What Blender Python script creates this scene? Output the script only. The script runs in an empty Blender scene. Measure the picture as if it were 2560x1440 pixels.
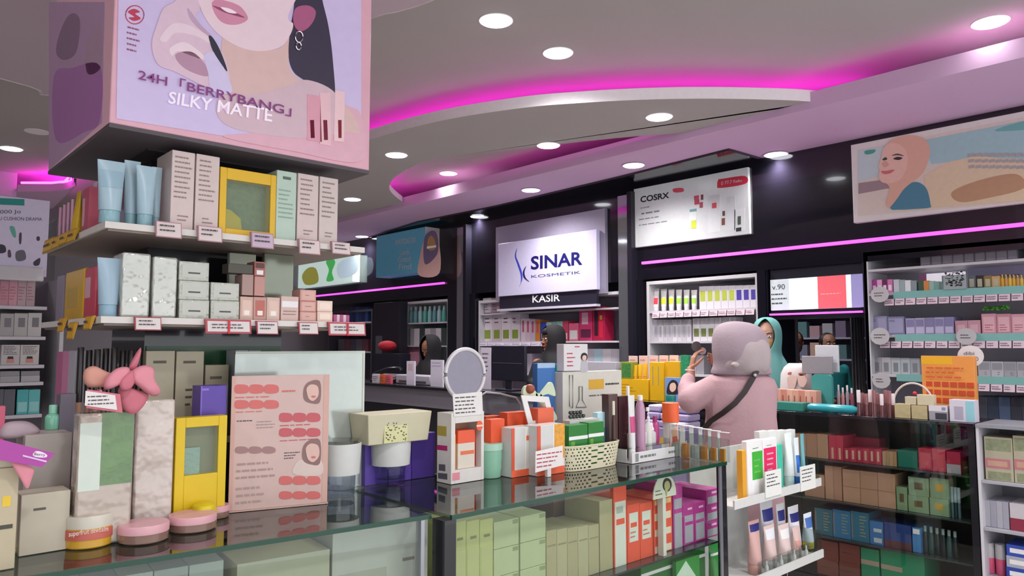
import bpy, bmesh, math, random
from mathutils import Vector, Matrix
random.seed(7)
R = math.radians
S = bpy.context.scene
COL = S.collection
# ---------------------------------------------------------------- camera
F = 1850.0; W2, H2 = 1280.0, 720.0
YAW = R(42.66); PIT = math.atan(145/1850)
FW = Vector((math.sin(YAW)*math.cos(PIT), math.cos(YAW)*math.cos(PIT), math.sin(PIT)))
RT = Vector((math.cos(YAW), -math.sin(YAW), 0)); UP = RT.cross(FW)
CAM = Vector((0, 0, 1.5))
cd = bpy.data.cameras.new('camera'); cam = bpy.data.objects.new('camera', cd); COL.objects.link(cam)
cd.sensor_width = 36; cd.lens = F/2560*36; cd.clip_start = .05
cam.matrix_world = Matrix(((RT.x, UP.x, -FW.x, 0), (RT.y, UP.y, -FW.y, 0), (RT.z, UP.z, -FW.z, 1.5), (0, 0, 0, 1)))
S.camera = cam
# ---------------------------------------------------------------- daylight from the open shop front behind the camera, exposure
wd = bpy.data.worlds.new('world'); S.world = wd; wd.use_nodes = True
bg = wd.node_tree.nodes['Background']; bg.inputs[0].default_value = (.93, .96, 1, 1); bg.inputs[1].default_value = 1.7
S.view_settings.view_transform = 'Standard'; S.view_settings.look = 'None'; S.view_settings.gamma = 1
S.view_settings.use_curve_mapping = False
S.view_settings.exposure = 0.0
SPOT_W = 105.0
S.cycles.transparent_max_bounces = 24; S.cycles.max_bounces = 8; S.cycles.sample_clamp_indirect = 4
# ---------------------------------------------------------------- pixel rays -> points on real planes
def ray(px, py):
    return FW + RT*((px-W2)/F) + UP*((H2-py)/F)
def hit(ax, c, px, py):
    d = ray(px, py); i = 'XYZ'.index(ax)
    return CAM + d*((c-CAM[i])/d[i])
def atd(px, py, d):            # point at horizontal depth d in front of the lens
    v = ray(px, py); h = math.hypot(v.x, v.y)
    f = v.x*math.sin(YAW)+v.y*math.cos(YAW)
    return CAM + v*(d/f)
class PL:                      # a vertical plane seen from its front: 'Y' faces -Y, 'X' faces -X
    def __init__(s, ax, c): s.ax, s.c = ax, c
    def a(s, px, py):
        h = hit(s.ax, s.c, px, py); return h.x if s.ax == 'Y' else -h.y
    def z(s, px, py): return hit(s.ax, s.c, px, py).z
    def pt(s, a, d, z): return Vector((a, s.c+d, z)) if s.ax == 'Y' else Vector((s.c+d, -a, z))
    def uv(s, px, py):
        h = hit(s.ax, s.c, px, py); return (h.x if s.ax == 'Y' else -h.y, h.z)
    def at(s, d): return PL(s.ax, s.c+d)
    def cosf(s, px):                 # how far a width in the plane is foreshortened at this column
        v = ray(px, 720); n = abs(v.y if s.ax == 'Y' else v.x); return n/math.hypot(v.x, v.y)
class PLR(PL):                 # a vertical plane turned away from the room axes
    def cosf(s, px):
        v = ray(px, 720); return abs(v.x*s.n.x+v.y*s.n.y)/math.hypot(v.x, v.y)
    def __init__(s, o, u):
        s.ax = 'Y'; s.o = Vector((*o, 0)); s.u = Vector((*u, 0)).normalized(); s.n = Vector((-s.u.y, s.u.x, 0))
    def h(s, px, py):
        d = ray(px, py); return CAM + d*((s.o-CAM).dot(s.n)/d.dot(s.n))
    def a(s, px, py): return (s.h(px, py)-s.o).dot(s.u)
    def z(s, px, py): return s.h(px, py).z
    def pt(s, a, d, z): p = s.o+s.u*a+s.n*d; return Vector((p.x, p.y, z))
    def uv(s, px, py): return (s.a(px, py), s.z(px, py))
    def at(s, d): p = s.o+s.n*d; return PLR((p.x, p.y), (s.u.x, s.u.y))
def onz(z, x, yb): return PL('Y', hit('Z', z, x, yb).y)      # plane facing the camera side whose foot shows at that row
# ---------------------------------------------------------------- materials
_m = {}
def lin(h):
    v = [int(h[i:i+2], 16)/255 for i in (0, 2, 4)]
    return [(c/12.92 if c <= .04045 else ((c+.055)/1.055)**2.4) for c in v]
def M(h, r=.5, m=0., e=0., k='', coat=0., bump=0., sc=30., var=.06):
    key = (h, r, m, e, k, coat, bump, sc, var)
    if key in _m: return _m[key]
    mt = bpy.data.materials.new('surface_'+h+('_'+k if k else '')); mt.use_nodes = True
    nt = mt.node_tree; b = nt.nodes['Principled BSDF']; c = lin(h)
    no = nt.nodes.new('ShaderNodeTexNoise'); no.inputs['Scale'].default_value = sc; no.inputs['Detail'].default_value = 3
    tc = nt.nodes.new('ShaderNodeTexCoord'); nt.links.new(tc.outputs['Object'], no.inputs['Vector'])
    mx = nt.nodes.new('ShaderNodeMix'); mx.data_type = 'RGBA'
    mx.inputs[6].default_value = (*[x*(1-var) for x in c], 1); mx.inputs[7].default_value = (*[min(1, x*(1+var)) for x in c], 1)
    nt.links.new(no.outputs[0], mx.inputs[0]); nt.links.new(mx.outputs[2], b.inputs['Base Color'])
    b.inputs['Roughness'].default_value = r; b.inputs['Metallic'].default_value = m; b.inputs['Coat Weight'].default_value = coat
    if e:
        nt.links.new(mx.outputs[2], b.inputs['Emission Color']); b.inputs['Emission Strength'].default_value = e
    if bump:
        bp = nt.nodes.new('ShaderNodeBump'); bp.inputs['Strength'].default_value = min(1, bump); bp.inputs['Distance'].default_value = .01*max(1, bump)
        nt.links.new(no.outputs[0], bp.inputs['Height']); nt.links.new(bp.outputs[0], b.inputs['Normal'])
    _m[key] = mt; return mt
def GL(tint='EAF4F0', name='clear_glass', ior=1.45, rough=.01, extra=0.):
    if name in _m: return _m[name]
    mt = bpy.data.materials.new(name); mt.use_nodes = True; nt = mt.node_tree; nt.nodes.clear()
    o = nt.nodes.new('ShaderNodeOutputMaterial'); t = nt.nodes.new('ShaderNodeBsdfTransparent'); g = nt.nodes.new('ShaderNodeBsdfGlossy')
    mx = nt.nodes.new('ShaderNodeMixShader'); t.inputs[0].default_value = (*lin(tint), 1); g.inputs['Roughness'].default_value = rough
    ge = nt.nodes.new('ShaderNodeNewGeometry'); dt = nt.nodes.new('ShaderNodeVectorMath'); dt.operation = 'DOT_PRODUCT'
    nt.links.new(ge.outputs['Incoming'], dt.inputs[0]); nt.links.new(ge.outputs['Normal'], dt.inputs[1])
    def mth(op, a, b_=None):          # Schlick reflectance, the same on both faces of a thin pane
        n = nt.nodes.new('ShaderNodeMath'); n.operation = op; n.use_clamp = op == 'ADD'
        for i, v in enumerate((a, b_)):
            if v is None: continue
            if isinstance(v, (int, float)): n.inputs[i].default_value = v
            else: nt.links.new(v, n.inputs[i])
        return n.outputs[0]
    f0 = ((ior-1)/(ior+1))**2
    nt.links.new(mth('ADD', mth('MULTIPLY', mth('POWER', mth('SUBTRACT', 1., mth('ABSOLUTE', dt.outputs['Value'])), 5.), 1-f0), f0+extra), mx.inputs[0])
    nt.links.new(t.outputs[0], mx.inputs[1]); nt.links.new(g.outputs[0], mx.inputs[2]); nt.links.new(mx.outputs[0], o.inputs[0])
    _m[name] = mt; return mt
# ---------------------------------------------------------------- objects
def tag(o, label=None, cat=None, group=None, kind=None):
    if label: o['label'] = label
    if cat: o['category'] = cat
    if group: o['group'] = group
    if kind: o['kind'] = kind
    return o
def E(name, loc, label, cat, group=None):
    o = bpy.data.objects.new(name, None); COL.objects.link(o); o.location = loc; o.empty_display_size = .05
    return tag(o, label, cat, group)
WORLD = {}
class MB:
    def __init__(s): s.v = []; s.f = []
    def quadbox(s, c8):
        n = len(s.v); s.v += [Vector(p) for p in c8]
        for q in ((0,3,2,1), (4,5,6,7), (0,1,5,4), (1,2,6,5), (2,3,7,6), (3,0,4,7)): s.f.append([n+i for i in q])
        return s
    def box(s, x0, x1, y0, y1, z0, z1):
        return s.quadbox([(x0,y0,z0),(x1,y0,z0),(x1,y1,z0),(x0,y1,z0),(x0,y0,z1),(x1,y0,z1),(x1,y1,z1),(x0,y1,z1)])
    def pb(s, P, a0, a1, d0, d1, z0, z1):
        return s.quadbox([P.pt(*t) for t in ((a0,d0,z0),(a1,d0,z0),(a1,d1,z0),(a0,d1,z0),(a0,d0,z1),(a1,d0,z1),(a1,d1,z1),(a0,d1,z1))])
    def poly(s, P, pts, d, th=.002):
        n = len(s.v); k = len(pts)
        ar = sum(pts[i][0]*pts[(i+1) % k][1]-pts[(i+1) % k][0]*pts[i][1] for i in range(k))
        if ar < 0: pts = pts[::-1]
        s.v += [P.pt(a, d, z) for a, z in pts] + [P.pt(a, d+th, z) for a, z in pts]
        s.f.append([n+i for i in range(k)]); s.f.append([n+k+i for i in reversed(range(k))])
        for i in range(k): j = (i+1) % k; s.f.append([n+j, n+i, n+k+i, n+k+j])
        return s
    def rings(s, rs, cap=True):
        n = len(s.v); k = len(rs[0])
        for r in rs: s.v += [Vector(p) for p in r]
        for i in range(len(rs)-1):
            for j in range(k):
                q = (j+1) % k; s.f.append([n+i*k+j, n+i*k+q, n+(i+1)*k+q, n+(i+1)*k+j])
        if cap: s.f.append([n+j for j in reversed(range(k))]); s.f.append([n+(len(rs)-1)*k+j for j in range(k)])
        return s
    def lathe(s, c, prof, seg=24, sx=1, sy=1, ang=0):
        c = Vector(c); rs = []
        for r, z in prof:
            r = max(r, 1e-5); ring = []
            for j in range(seg):
                t = 2*math.pi*j/seg; x, y = r*math.cos(t)*sx, r*math.sin(t)*sy
                ring.append(c+Vector((x*math.cos(ang)-y*math.sin(ang), x*math.sin(ang)+y*math.cos(ang), z)))
            rs.append(ring)
        return s.rings(rs)
    def tube(s, pts, r, seg=8, closed=False):
        pts = [Vector(p) for p in pts]; n = len(pts); rs = []
        rr = r if isinstance(r, (list, tuple)) else [r]*n
        for i, p in enumerate(pts):
            if closed: t = pts[(i+1) % n]-pts[i-1]
            else: t = pts[min(i+1, n-1)]-pts[max(i-1, 0)]
            t.normalize(); u = t.cross(Vector((0, 0, 1)))
            if u.length < .05: u = t.cross(Vector((1, 0, 0)))
            u.normalize(); w = t.cross(u)
            rs.append([p+(u*math.cos(2*math.pi*j/seg)+w*math.sin(2*math.pi*j/seg))*rr[i] for j in range(seg)])
        if closed:
            n0 = len(s.v); s.rings(rs, cap=False); k = seg; m = len(rs)
            for j in range(k): q = (j+1) % k; s.f.append([n0+(m-1)*k+j, n0+(m-1)*k+q, n0+q, n0+j])
            return s
        return s.rings(rs)
    def ball(s, c, r, seg=16, st=10):
        c = Vector(c); rx, ry, rz = r if isinstance(r, (tuple, list)) else (r, r, r)
        rs = []
        for i in range(st+1):
            t = math.pi*i/st; a = max(math.sin(t), 1e-3); z = -math.cos(t)
            rs.append([c+Vector((rx*a*math.cos(2*math.pi*j/seg), ry*a*math.sin(2*math.pi*j/seg), rz*z)) for j in range(seg)])
        return s.rings(rs)
    def cap2(s, p, q, r1, r2, seg=14):     # tapered limb with round ends
        p, q = Vector(p), Vector(q); s.ball(p, r1, seg, 8); s.ball(q, r2, seg, 8); return s.tube([p, q], [r1, r2], seg)
    def build(s, name, mat, parent=None, smooth=False, bev=0, kind=None, label=None, cat=None, group=None):
        lo = Vector([min(v[i] for v in s.v) for i in range(3)]); hi = Vector([max(v[i] for v in s.v) for i in range(3)])
        if parent is None: org = Vector(((lo.x+hi.x)/2, (lo.y+hi.y)/2, lo.z))
        else: org = WORLD.get(parent.name, parent.location.copy())
        me = bpy.data.meshes.new(name); me.from_pydata([v-org for v in s.v], [], s.f); me.validate(); me.update()
        bm = bmesh.new(); bm.from_mesh(me); bmesh.ops.recalc_face_normals(bm, faces=bm.faces); bm.to_mesh(me); bm.free()
        me.materials.append(mat)
        me.shade_smooth(); me.set_sharp_from_angle(angle=R(60 if smooth else 36))
        o = bpy.data.objects.new(name, me); COL.objects.link(o)
        if parent is None: o.location = org
        else: o.parent = parent
        WORLD[o.name] = org
        if bev:
            b = o.modifiers.new('bevel', 'BEVEL'); b.width = bev; b.segments = 2; b.limit_method = 'ANGLE'
        return tag(o, label, cat, group, kind)
def dup(root, d, label=None, group=None, z=None):
    r = root.copy(); COL.objects.link(r); r.location = root.location+Vector(d)
    if label: r['label'] = label
    if group: r['group'] = group
    for ch in list(root.children):
        c = ch.copy(); COL.objects.link(c); c.parent = r
        for g in ch.children:
            q = g.copy(); COL.objects.link(q); q.parent = c
    return r
def smooth(pts, n=6):              # closed Catmull-Rom through the points
    out = []; k = len(pts)
    for i in range(k):
        p0, p1, p2, p3 = [pts[(i+j-1) % k] for j in range(4)]
        for s_ in range(n):
            t = s_/n
            out.append(tuple(.5*((2*p1[c])+(-p0[c]+p2[c])*t+(2*p0[c]-5*p1[c]+4*p2[c]-p3[c])*t*t+(-p0[c]+3*p1[c]-3*p2[c]+p3[c])*t**3) for c in range(2)))
    return out
def spoly(P, pix, d, mat, parent, name, th=.0015, sm=True, n=6):   # printed shape on a flat sign
    pts = smooth(pix, n) if sm else pix
    return MB().poly(P, [P.at(d).uv(*p) for p in pts], d, th).build(name, mat, parent)
def text(st, P, a0, a1, z0, z1, d, mat, parent, name='lettering', bold=.0, shear=0., th=.0015, quad=None):
    cu = bpy.data.curves.new('t', 'FONT'); cu.body = st; cu.offset = bold; cu.shear = shear; cu.resolution_u = 3
    ob = bpy.data.objects.new('t', cu); me = bpy.data.meshes.new_from_object(ob)
    xs = [v.co.x for v in me.vertices]; ys = [v.co.y for v in me.vertices]
    x0, x1, y0, y1 = min(xs), max(xs), min(ys), max(ys)
    mb = MB()
    for v in me.vertices:
        u, w = (v.co.x-x0)/(x1-x0), (v.co.y-y0)/(y1-y0)
        if quad:        # pixel corners bl, br, tr, tl of the lettering on the plane
            bl, br, tr, tl = quad
            px = (bl[0]*(1-u)+br[0]*u)*(1-w)+(tl[0]*(1-u)+tr[0]*u)*w; py = (bl[1]*(1-u)+br[1]*u)*(1-w)+(tl[1]*(1-u)+tr[1]*u)*w
            a, z = P.at(d).uv(px, py)
        else: a, z = a0+(a1-a0)*u, z0+(z1-z0)*w
        mb.v.append(P.pt(a, d, z))
    mb.f = [list(p.vertices) for p in me.polygons]
    bpy.data.objects.remove(ob); bpy.data.curves.remove(cu); bpy.data.meshes.remove(me)
    o = mb.build(name, mat, parent)
    return o
ORD = ['first', 'second', 'third', 'fourth', 'fifth', 'sixth', 'seventh', 'eighth', 'ninth', 'tenth', 'eleventh', 'twelfth',
       'thirteenth', 'fourteenth', 'fifteenth', 'sixteenth', 'seventeenth', 'eighteenth', 'nineteenth', 'twentieth']
INK = M('4A4048', .6); WHT = M('E9E6E6', .45); 
def lines(P, a0, a1, z0, z1, n, d, mat, parent, name='printed_text', frac=.3):   # rows of small print too fine to read
    mb = MB(); rs = random.Random(int(a0*9999+z0*777)); h = (z1-z0)/n
    for i in range(n):
        z = z1-h*(i+.5); w = (a1-a0); x = a0+w*.04*rs.random(); e = a0+w*rs.uniform(.55, 1)
        while x < e:
            q = min(e, x+w*rs.uniform(.06, .22)); mb.pb(P, x, q, d, d+.0004, z-h*frac*.5, z+h*frac*.5); x = q+w*.035
    return mb.build(name, mat, parent)
def deco(P, o, a0, a1, z0, z1, dec):
    """dec: list of (u0,u1,v0,v1,mat,partname[,n lines])"""
    for k_, t in enumerate(dec):
        e_ = .0003*k_
        u0, u1, v0, v1, m, nm = t[:6]
        A0, A1, Z0, Z1 = a0+(a1-a0)*u0, a0+(a1-a0)*u1, z0+(z1-z0)*v0, z0+(z1-z0)*v1
        if len(t) > 6: lines(P, A0, A1, Z0, Z1, t[6], -.0012-e_, m, o, nm)
        else: MB().pb(P, A0, A1, -.0007-e_, .0004, Z0, Z1).build(nm, m, o)
def carton(P, x0, x1, yt, z0, dep, mat, label, dec=(), cat='box', group=None, name='carton', yb=None, bev=.0015, d=0, h=None, lid=None):
    Q = P.at(d) if d else P
    ym = (yt+(yb or yt+60))/2
    a0, a1 = Q.a(x0, ym), Q.a(x1, ym); g = (a1-a0)*.012; a0 += g; a1 -= g
    z1 = z0+h if h else Q.z((x0+x1)/2, yt)
    o = MB().pb(Q, a0, a1, 0, dep, z0, z1).build(name, mat, None, bev=bev, label=label, cat=cat, group=group)
    deco(Q, o, a0, a1, z0, z1, dec)
    if lid:
        MB().pb(Q, a0-.0008, a1+.0008, -.0008, dep+.0008, z1-(z1-z0)*lid[0], z1+.0008).build('lid', lid[1], o, bev=bev)
    return o
def row(P, x0, x1, n, yt0, yt1, z0, dep, mats, desc, dec=(), group=None, cat='box', name='carton', d=0, gap=.0, kind='carton', lid=None, yb=None, side='left'):
    """n similar products side by side; the label says which one, counted from the left"""
    out = []
    for i in range(n):
        w = (x1-x0)/n; xa, xb = x0+w*i+w*gap/2, x0+w*(i+1)-w*gap/2
        yt = yt0+(yt1-yt0)*(i+.5)/n; mt = mats[i % len(mats)] if isinstance(mats, (list, tuple)) else mats
        lb = f"{desc}, {ORD[i]} from the left" if n > 1 else desc
        dc = dec(i) if callable(dec) else dec
        if kind == 'carton': out.append(carton(P, xa, xb, yt, z0, dep, mt, lb, dc, cat, group, name, d=d, lid=lid, yb=yb))
        elif kind == 'tube': out.append(stube(P, xa, xb, yt, z0, mt, dc or WHT, lb, group, d=d+dep/2))
        else: out.append(bottle(P, xa, xb, yt, z0, mt, dc or WHT, lb, group, d=d+dep/2, shape=kind))
    return out
def stube(P, x0, x1, yt, z0, mat, capm, label, group=None, d=.02, patch=None, yb=None, cat='tube', lean=0, capf=.2, name='squeeze_tube'):
    """squeeze tube standing on its cap, crimped flat at the top"""
    Q = P.at(d); ym = (yt+(yb or yt+60))/2
    a0, a1 = Q.a(x0, ym), Q.a(x1, ym); ac = (a0+a1)/2; w = (a1-a0)/2; z1 = Q.z((x0+x1)/2, yt); H = z1-z0
    root = E(name, Q.pt(ac, 0, z0), label, cat, group); r = w*.78*(.4+.6*Q.cosf((x0+x1)/2)); w *= .35+.65*Q.cosf((x0+x1)/2)**.5; ang = 0 if P.ax == 'Y' else math.pi/2
    MB().lathe(Q.pt(ac, 0, z0), [(r*.9, 0), (r*.94, .002), (r*.94, H*capf-.002), (r*.9, H*capf)], 20).build('cap', capm, root, smooth=False)
    def ring(f, k=24):
        z = z0+H*(capf+(1-capf)*f); aw = r+(w-r)*f; dw = r*(1-f**1.3)*.95+.0012
        return [Q.pt(ac+aw*math.cos(2*math.pi*j/k)+lean*f*H, dw*math.sin(2*math.pi*j/k), z) for j in range(k)]
    fs = [0, .03, .15, .3, .45, .6, .75, .86, .93, 1]
    MB().rings([ring(f) for f in fs]).build('body', mat, root, smooth=True)
    if patch:
        def arc(f, k=10):
            z = z0+H*(capf+(1-capf)*f); aw = r+(w-r)*f+.0006; dw = r*(1-f**1.3)*.95+.0022
            return [Q.pt(ac+aw*math.cos(t)*1+lean*f*H, dw*math.sin(t), z) for t in [R(-150+120*j/(k-1)) for j in range(k)]]
        for (f0, f1, pm) in patch:
            mb = MB(); fr = [f0+(f1-f0)*i/5 for i in range(6)]; rr = [arc(f) for f in fr]; n0 = 0
            for q in rr: mb.v += q
            for i in range(5):
                for j in range(9): mb.f.append([i*10+j, i*10+j+1, (i+1)*10+j+1, (i+1)*10+j])
            mb.build('printed_panel', pm, root, smooth=True)
    return root
def bottle(P, x0, x1, yt, z0, mat, capm, label, group=None, d=.02, shape='bottle', yb=None, cat='bottle', band=None, name=None, capf=None):
    Q = P.at(d); ym = (yt+(yb or yt+60))/2
    a0, a1 = Q.a(x0, ym), Q.a(x1, ym); ac = (a0+a1)/2; r = (a1-a0)/2*Q.cosf((x0+x1)/2); H = Q.z((x0+x1)/2, yt)-z0; c = Q.pt(ac, 0, z0)
    nm = name or {'jar': 'cosmetic_jar', 'dropper': 'dropper_bottle', 'stick': 'lipstick', 'pump': 'pump_bottle'}.get(shape, 'cosmetic_bottle')
    root = E(nm, c, label, 'jar' if shape == 'jar' else cat, group)
    if shape == 'jar':
        f = capf or .45
        MB().lathe(c, [(r*.93, 0), (r*.98, .003), (r*.98, H*(1-f))], 28).build('body', mat, root, smooth=False)
        MB().lathe(c+Vector((0, 0, H*(1-f))), [(r, 0), (r, H*f-.004), (r*.96, H*f)], 28).build('lid', capm, root, smooth=False)
    elif shape == 'stick':
        f = capf or .5
        MB().lathe(c, [(r*.9, 0), (r*.9, H*(1-f))], 16).build('base', mat, root)
        MB().lathe(c+Vector((0, 0, H*(1-f))), [(r, 0), (r, H*f-.002), (r*.9, H*f)], 16).build('cap', capm, root)
    elif shape == 'dropper':
        MB().lathe(c, [(r*.95, 0), (r, .003), (r, H*.5), (r*.5, H*.6), (r*.5, H*.62)], 20).build('body', mat, root, smooth=False)
        MB().lathe(c+Vector((0, 0, H*.62)), [(r*.62, 0), (r*.58, H*.12), (r*.4, H*.16), (r*.34, H*.34), (r*.2, H*.38)], 16).build('dropper_cap', capm, root, smooth=False)
    elif shape == 'pump':
        MB().lathe(c, [(r*.95, 0), (r, .003), (r, H*.62), (r*.45, H*.7)], 20).build('body', mat, root, smooth=False)
        MB().lathe(c+Vector((0, 0, H*.7)), [(r*.45, 0), (r*.45, H*.1), (r*.15, H*.11), (r*.15, H*.22)], 14).build('pump', capm, root)
        MB().pb(Q, ac-r*.9, ac+r*.3, -r*.2, r*.2, z0+H*.92, z0+H).build('spout', capm, root, bev=.001)
    else:
        f = capf or .22
        MB().lathe(c, [(r*.93, 0), (r, .004), (r, H*(.86-f)), (r*.8, H*(.94-f)), (r*.5, H*(1-f))], 22).build('body', mat, root, smooth=False)
        MB().lathe(c+Vector((0, 0, H*(1-f))), [(r*.56, 0), (r*.56, H*f-.002), (r*.5, H*f)], 18).build('cap', capm, root, smooth=False)
    if band:
        for (f0, f1, bm_) in band:
            MB().lathe(c, [(r*1.012, H*f0), (r*1.012, H*f1)], 28).build('label_band', bm_, root, smooth=False)
    return root
# ================================================================ THE ROOM
XW = 5.6                                   # the long shop wall
PW, PB = PL('X', XW), PL('X', 5.66)
BLK = M('15131D', .12, coat=.6, k='gloss'); BLK2 = M('1D1B27', .3); DARK = M('25222B', .45)
GREYW = M('8C888E', .7); CEIL = M('B4AEAC', .85, sc=3, var=.03); SOF_LEDTINT = M('DCB6DA', .75, sc=3, var=.03)  # soffit colour has the magenta LED glow painted into it as lilac
LIP = M('FBF2F5', .7); MAG = M('F02ED4', .5, e=17., k='led'); MAGT = M('F45CEB', .5, e=1.25, k='ledtube'); FLOOR = M('A8A29C', .25, sc=5)
GLS = GL(); GTOP = GL('CDD3D0', 'counter_top_glass', 1.6, .012, .05); GEDGE = M('1F5A46', .15, k='edge'); CHROME = M('B9B9BE', .25, m=.9)
def st(name, mb, mat, **k): return mb.build(name, mat, None, kind='structure', **k)
st('floor', MB().box(-4, 9.2, -1.5, 11.2, -.1, 0), FLOOR)
st('wall_back', MB().box(-4, 9.2, 11, 11.2, 0, 3.4), GREYW)
st('wall_left', MB().box(-4.2, -4, -1.5, 11.2, 0, 3.4), GREYW)
YO0, YO1 = -PL('X', XW).a(2163, 860), -PL('X', XW).a(1922, 860)   # opening in the wall
ZO = 2.12
mb = MB()
# black fascia above the shelving, run as one long gloss wall with the opening under it
mb.box(XW, XW+.45, -1.5, 11, 2.12, 3.12)
st('wall_right', mb, BLK)
mb = MB(); mb.box(6.05, 6.15, -1.5, YO0-.02, 0, 2.15); mb.box(6.05, 6.15, YO1+.02, 11, 0, 2.15)
st('wall_right', mb, M('6E6C78', .6))
st('ceiling', MB().box(-4, 9.2, -1.5, 11.2, 3.3, 3.4), CEIL)
# soffit along the wall
st('ceiling', MB().box(4.68, 5.61, -1.5, 11, 3.05, 3.08).box(4.65, 4.68, -1.5, 11, 3.05, 3.16), SOF_LEDTINT)
# glossy black wedge let into the soffit above the cashier
zw = 3.046
wp = [hit('Z', zw, *p) for p in ((1822, 372), (1560, 438), (1240, 514), (1045, 553))]
mb = MB(); base = [(p.x, p.y) for p in wp]+[(XW, base_y) for base_y in (9.2,)]+[(XW, 3.02)]
n = len(base); mb.v = [Vector((x, y, 3.03)) for x, y in base]+[Vector((x, y, 3.0499)) for x, y in base]
mb.f = [list(range(n)), list(range(2*n-1, n-1, -1))]+[[i, (i+1) % n, n+(i+1) % n, n+i] for i in range(n)]
st('trim_1', mb, BLK)
# curved drop panels with a hidden magenta strip on their lip
def zpts(pix, z): return [(p.x, p.y) for p in (hit('Z', z, *q) for q in pix)]
def slab(name, pts, z0, z1, mat, k='ceiling'):
    mb = MB(); n = len(pts); mb.v = [Vector((x, y, z0)) for x, y in pts]+[Vector((x, y, z1)) for x, y in pts]
    mb.f = [list(range(n)), list(range(2*n-1, n-1, -1))]+[[i, (i+1) % n, n+(i+1) % n, n+i] for i in range(n)]
    return st(k, mb, mat)
def cr(pts, n=6):                           # open smooth curve
    q = [pts[0]]+list(pts)+[pts[-1]]; out = []
    for i in range(1, len(q)-2):
        for s_ in range(n):
            t = s_/n; p0, p1, p2, p3 = q[i-1:i+3]
            out.append(tuple(.5*((2*p1[c])+(-p0[c]+p2[c])*t+(2*p0[c]-5*p1[c]+4*p2[c]-p3[c])*t*t+(-p0[c]+3*p1[c]-3*p2[c]+p3[c])*t**3) for c in range(2)))
    return out+[tuple(pts[-1])]
ZP = 3.10
arc = cr(zpts([(2146, 266), (2020, 253), (1900, 248), (1750, 246), (1600, 249), (1450, 257), (1300, 270), (1100, 302), (920, 350)], ZP)+[(3.0, 6.0), (3.1, 7.4), (3.3, 9.0), (3.4, 11)])
tip = cr(zpts([(1032, 521), (1000, 500), (976, 478), (974, 460), (990, 440), (1030, 417), (1100, 396), (1250, 378), (1420, 358), (1600, 340), (1760, 330), (1868, 322)], ZP))
# drop panel between the arc and the recess beside the soffit
edge_x = 4.645
tip = [(min(x, edge_x), y) for x, y in tip]
arc = [(min(x, edge_x+.1), y) for x, y in arc]
ty = tip
panel = arc+[(edge_x, 11), (edge_x, ty[0][1])]+ty
slab('ceiling', panel, ZP, ZP+.035, CEIL)
def lip(curve, z0, z1, th, mat, inward=1):  # vertical lip following a curve
    mb = MB(); n = len(curve); o = []
    for i, (x, y) in enumerate(curve):
        a, b = curve[max(i-1, 0)], curve[min(i+1, n-1)]; tx, ty_ = b[0]-a[0], b[1]-a[1]; L = math.hypot(tx, ty_) or 1
        o.append((x+ty_/L*th*inward, y-tx/L*th*inward))
    for i in range(n):
        (x, y), (u, v) = curve[i], o[i]
        du, dv = (u-x)*.15, (v-y)*.15; mb.v += [Vector((x-du, y-dv, z0-.003)), Vector((x-du, y-dv, z1)), Vector((u, v, z1)), Vector((u, v, z0+.04))]
    for i in range(n-1):
        for j in range(4): k = (j+1) % 4; mb.f.append([i*4+j, (i+1)*4+j, (i+1)*4+k, i*4+k])
    mb.f += [[0, 1, 2, 3], [(n-1)*4+j for j in (3, 2, 1, 0)]]
    return st('trim_2', mb, mat)
lip(arc, ZP, ZP+.075, .03, LIP, 1)
lip(tip[:30], ZP, ZP+.06, .02, LIP, 1)
def led(curve, z, off, inward, label):
    n = len(curve); o = []
    for i, (x, y) in enumerate(curve):
        a, b = curve[max(i-1, 0)], curve[min(i+1, n-1)]; tx, ty_ = b[0]-a[0], b[1]-a[1]; L = math.hypot(tx, ty_) or 1
        o.append(Vector((x+ty_/L*off*inward, y-tx/L*off*inward, z)))
    return MB().tube(o, .012, 6).build('led_strip', MAG, None, label=label, cat='led strip')
led(arc, ZP+.052, .27, 1, 'magenta strip light hidden behind the lip of the long curved ceiling arc')
led(tip[:24], ZP+.048, .16, 1, 'magenta strip light behind the small curled tip of the ceiling')
# strips on the soffit edge: glow along its upper line
MB().tube([(4.72, y, 3.135) for y in (-1.2, 2, 5, 7, 10.8)], .008, 6).build('led_strip', M('F040C8', .5, e=5., k='ledsoft'), None, label='soft pink strip light resting on the long straight soffit edge', cat='led strip')
# panel around the display tower, and the far left drop panel
near = [(4.5, -1.4)]+cr(zpts([(1330, -110), (1085, 0), (1000, 28), (920, 50)], ZP)+[(1.75, 3.9), (1.5, 4.9)]+zpts([(118, 238), (0, 196)], ZP)+[(-1.5, 5.0), (-3.9, 4.9)])+[(-3.9, -1.4)]
slab('ceiling', near, ZP, ZP+.04, M('C4B4BE', .85, sc=3, var=.03))
lip(near[1:-1], ZP, ZP+.06, .02, LIP, 1)
fl = zpts([(44, 478), (120, 478), (165, 474), (190, 464)], ZP)
pts = [(fl[0][0], 11)]+[fl[0]]+fl[1:]+[(fl[-1][0]+.1, 9.9), (fl[-1][0]-.1, 11)]
slab('ceiling', pts, ZP, ZP+.04, SOF_LEDTINT); lip(pts[1:-1], ZP, ZP+.07, .02, SOF_LEDTINT, -1)
led(pts[1:-1], ZP+.1, .05, -1, 'magenta strip light at the far left corner of the ceiling')
st('trim_3', MB().box(-1.2, fl[0][0], 9.1, 9.3, ZP-.05, 3.3), SOF_LEDTINT)
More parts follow.
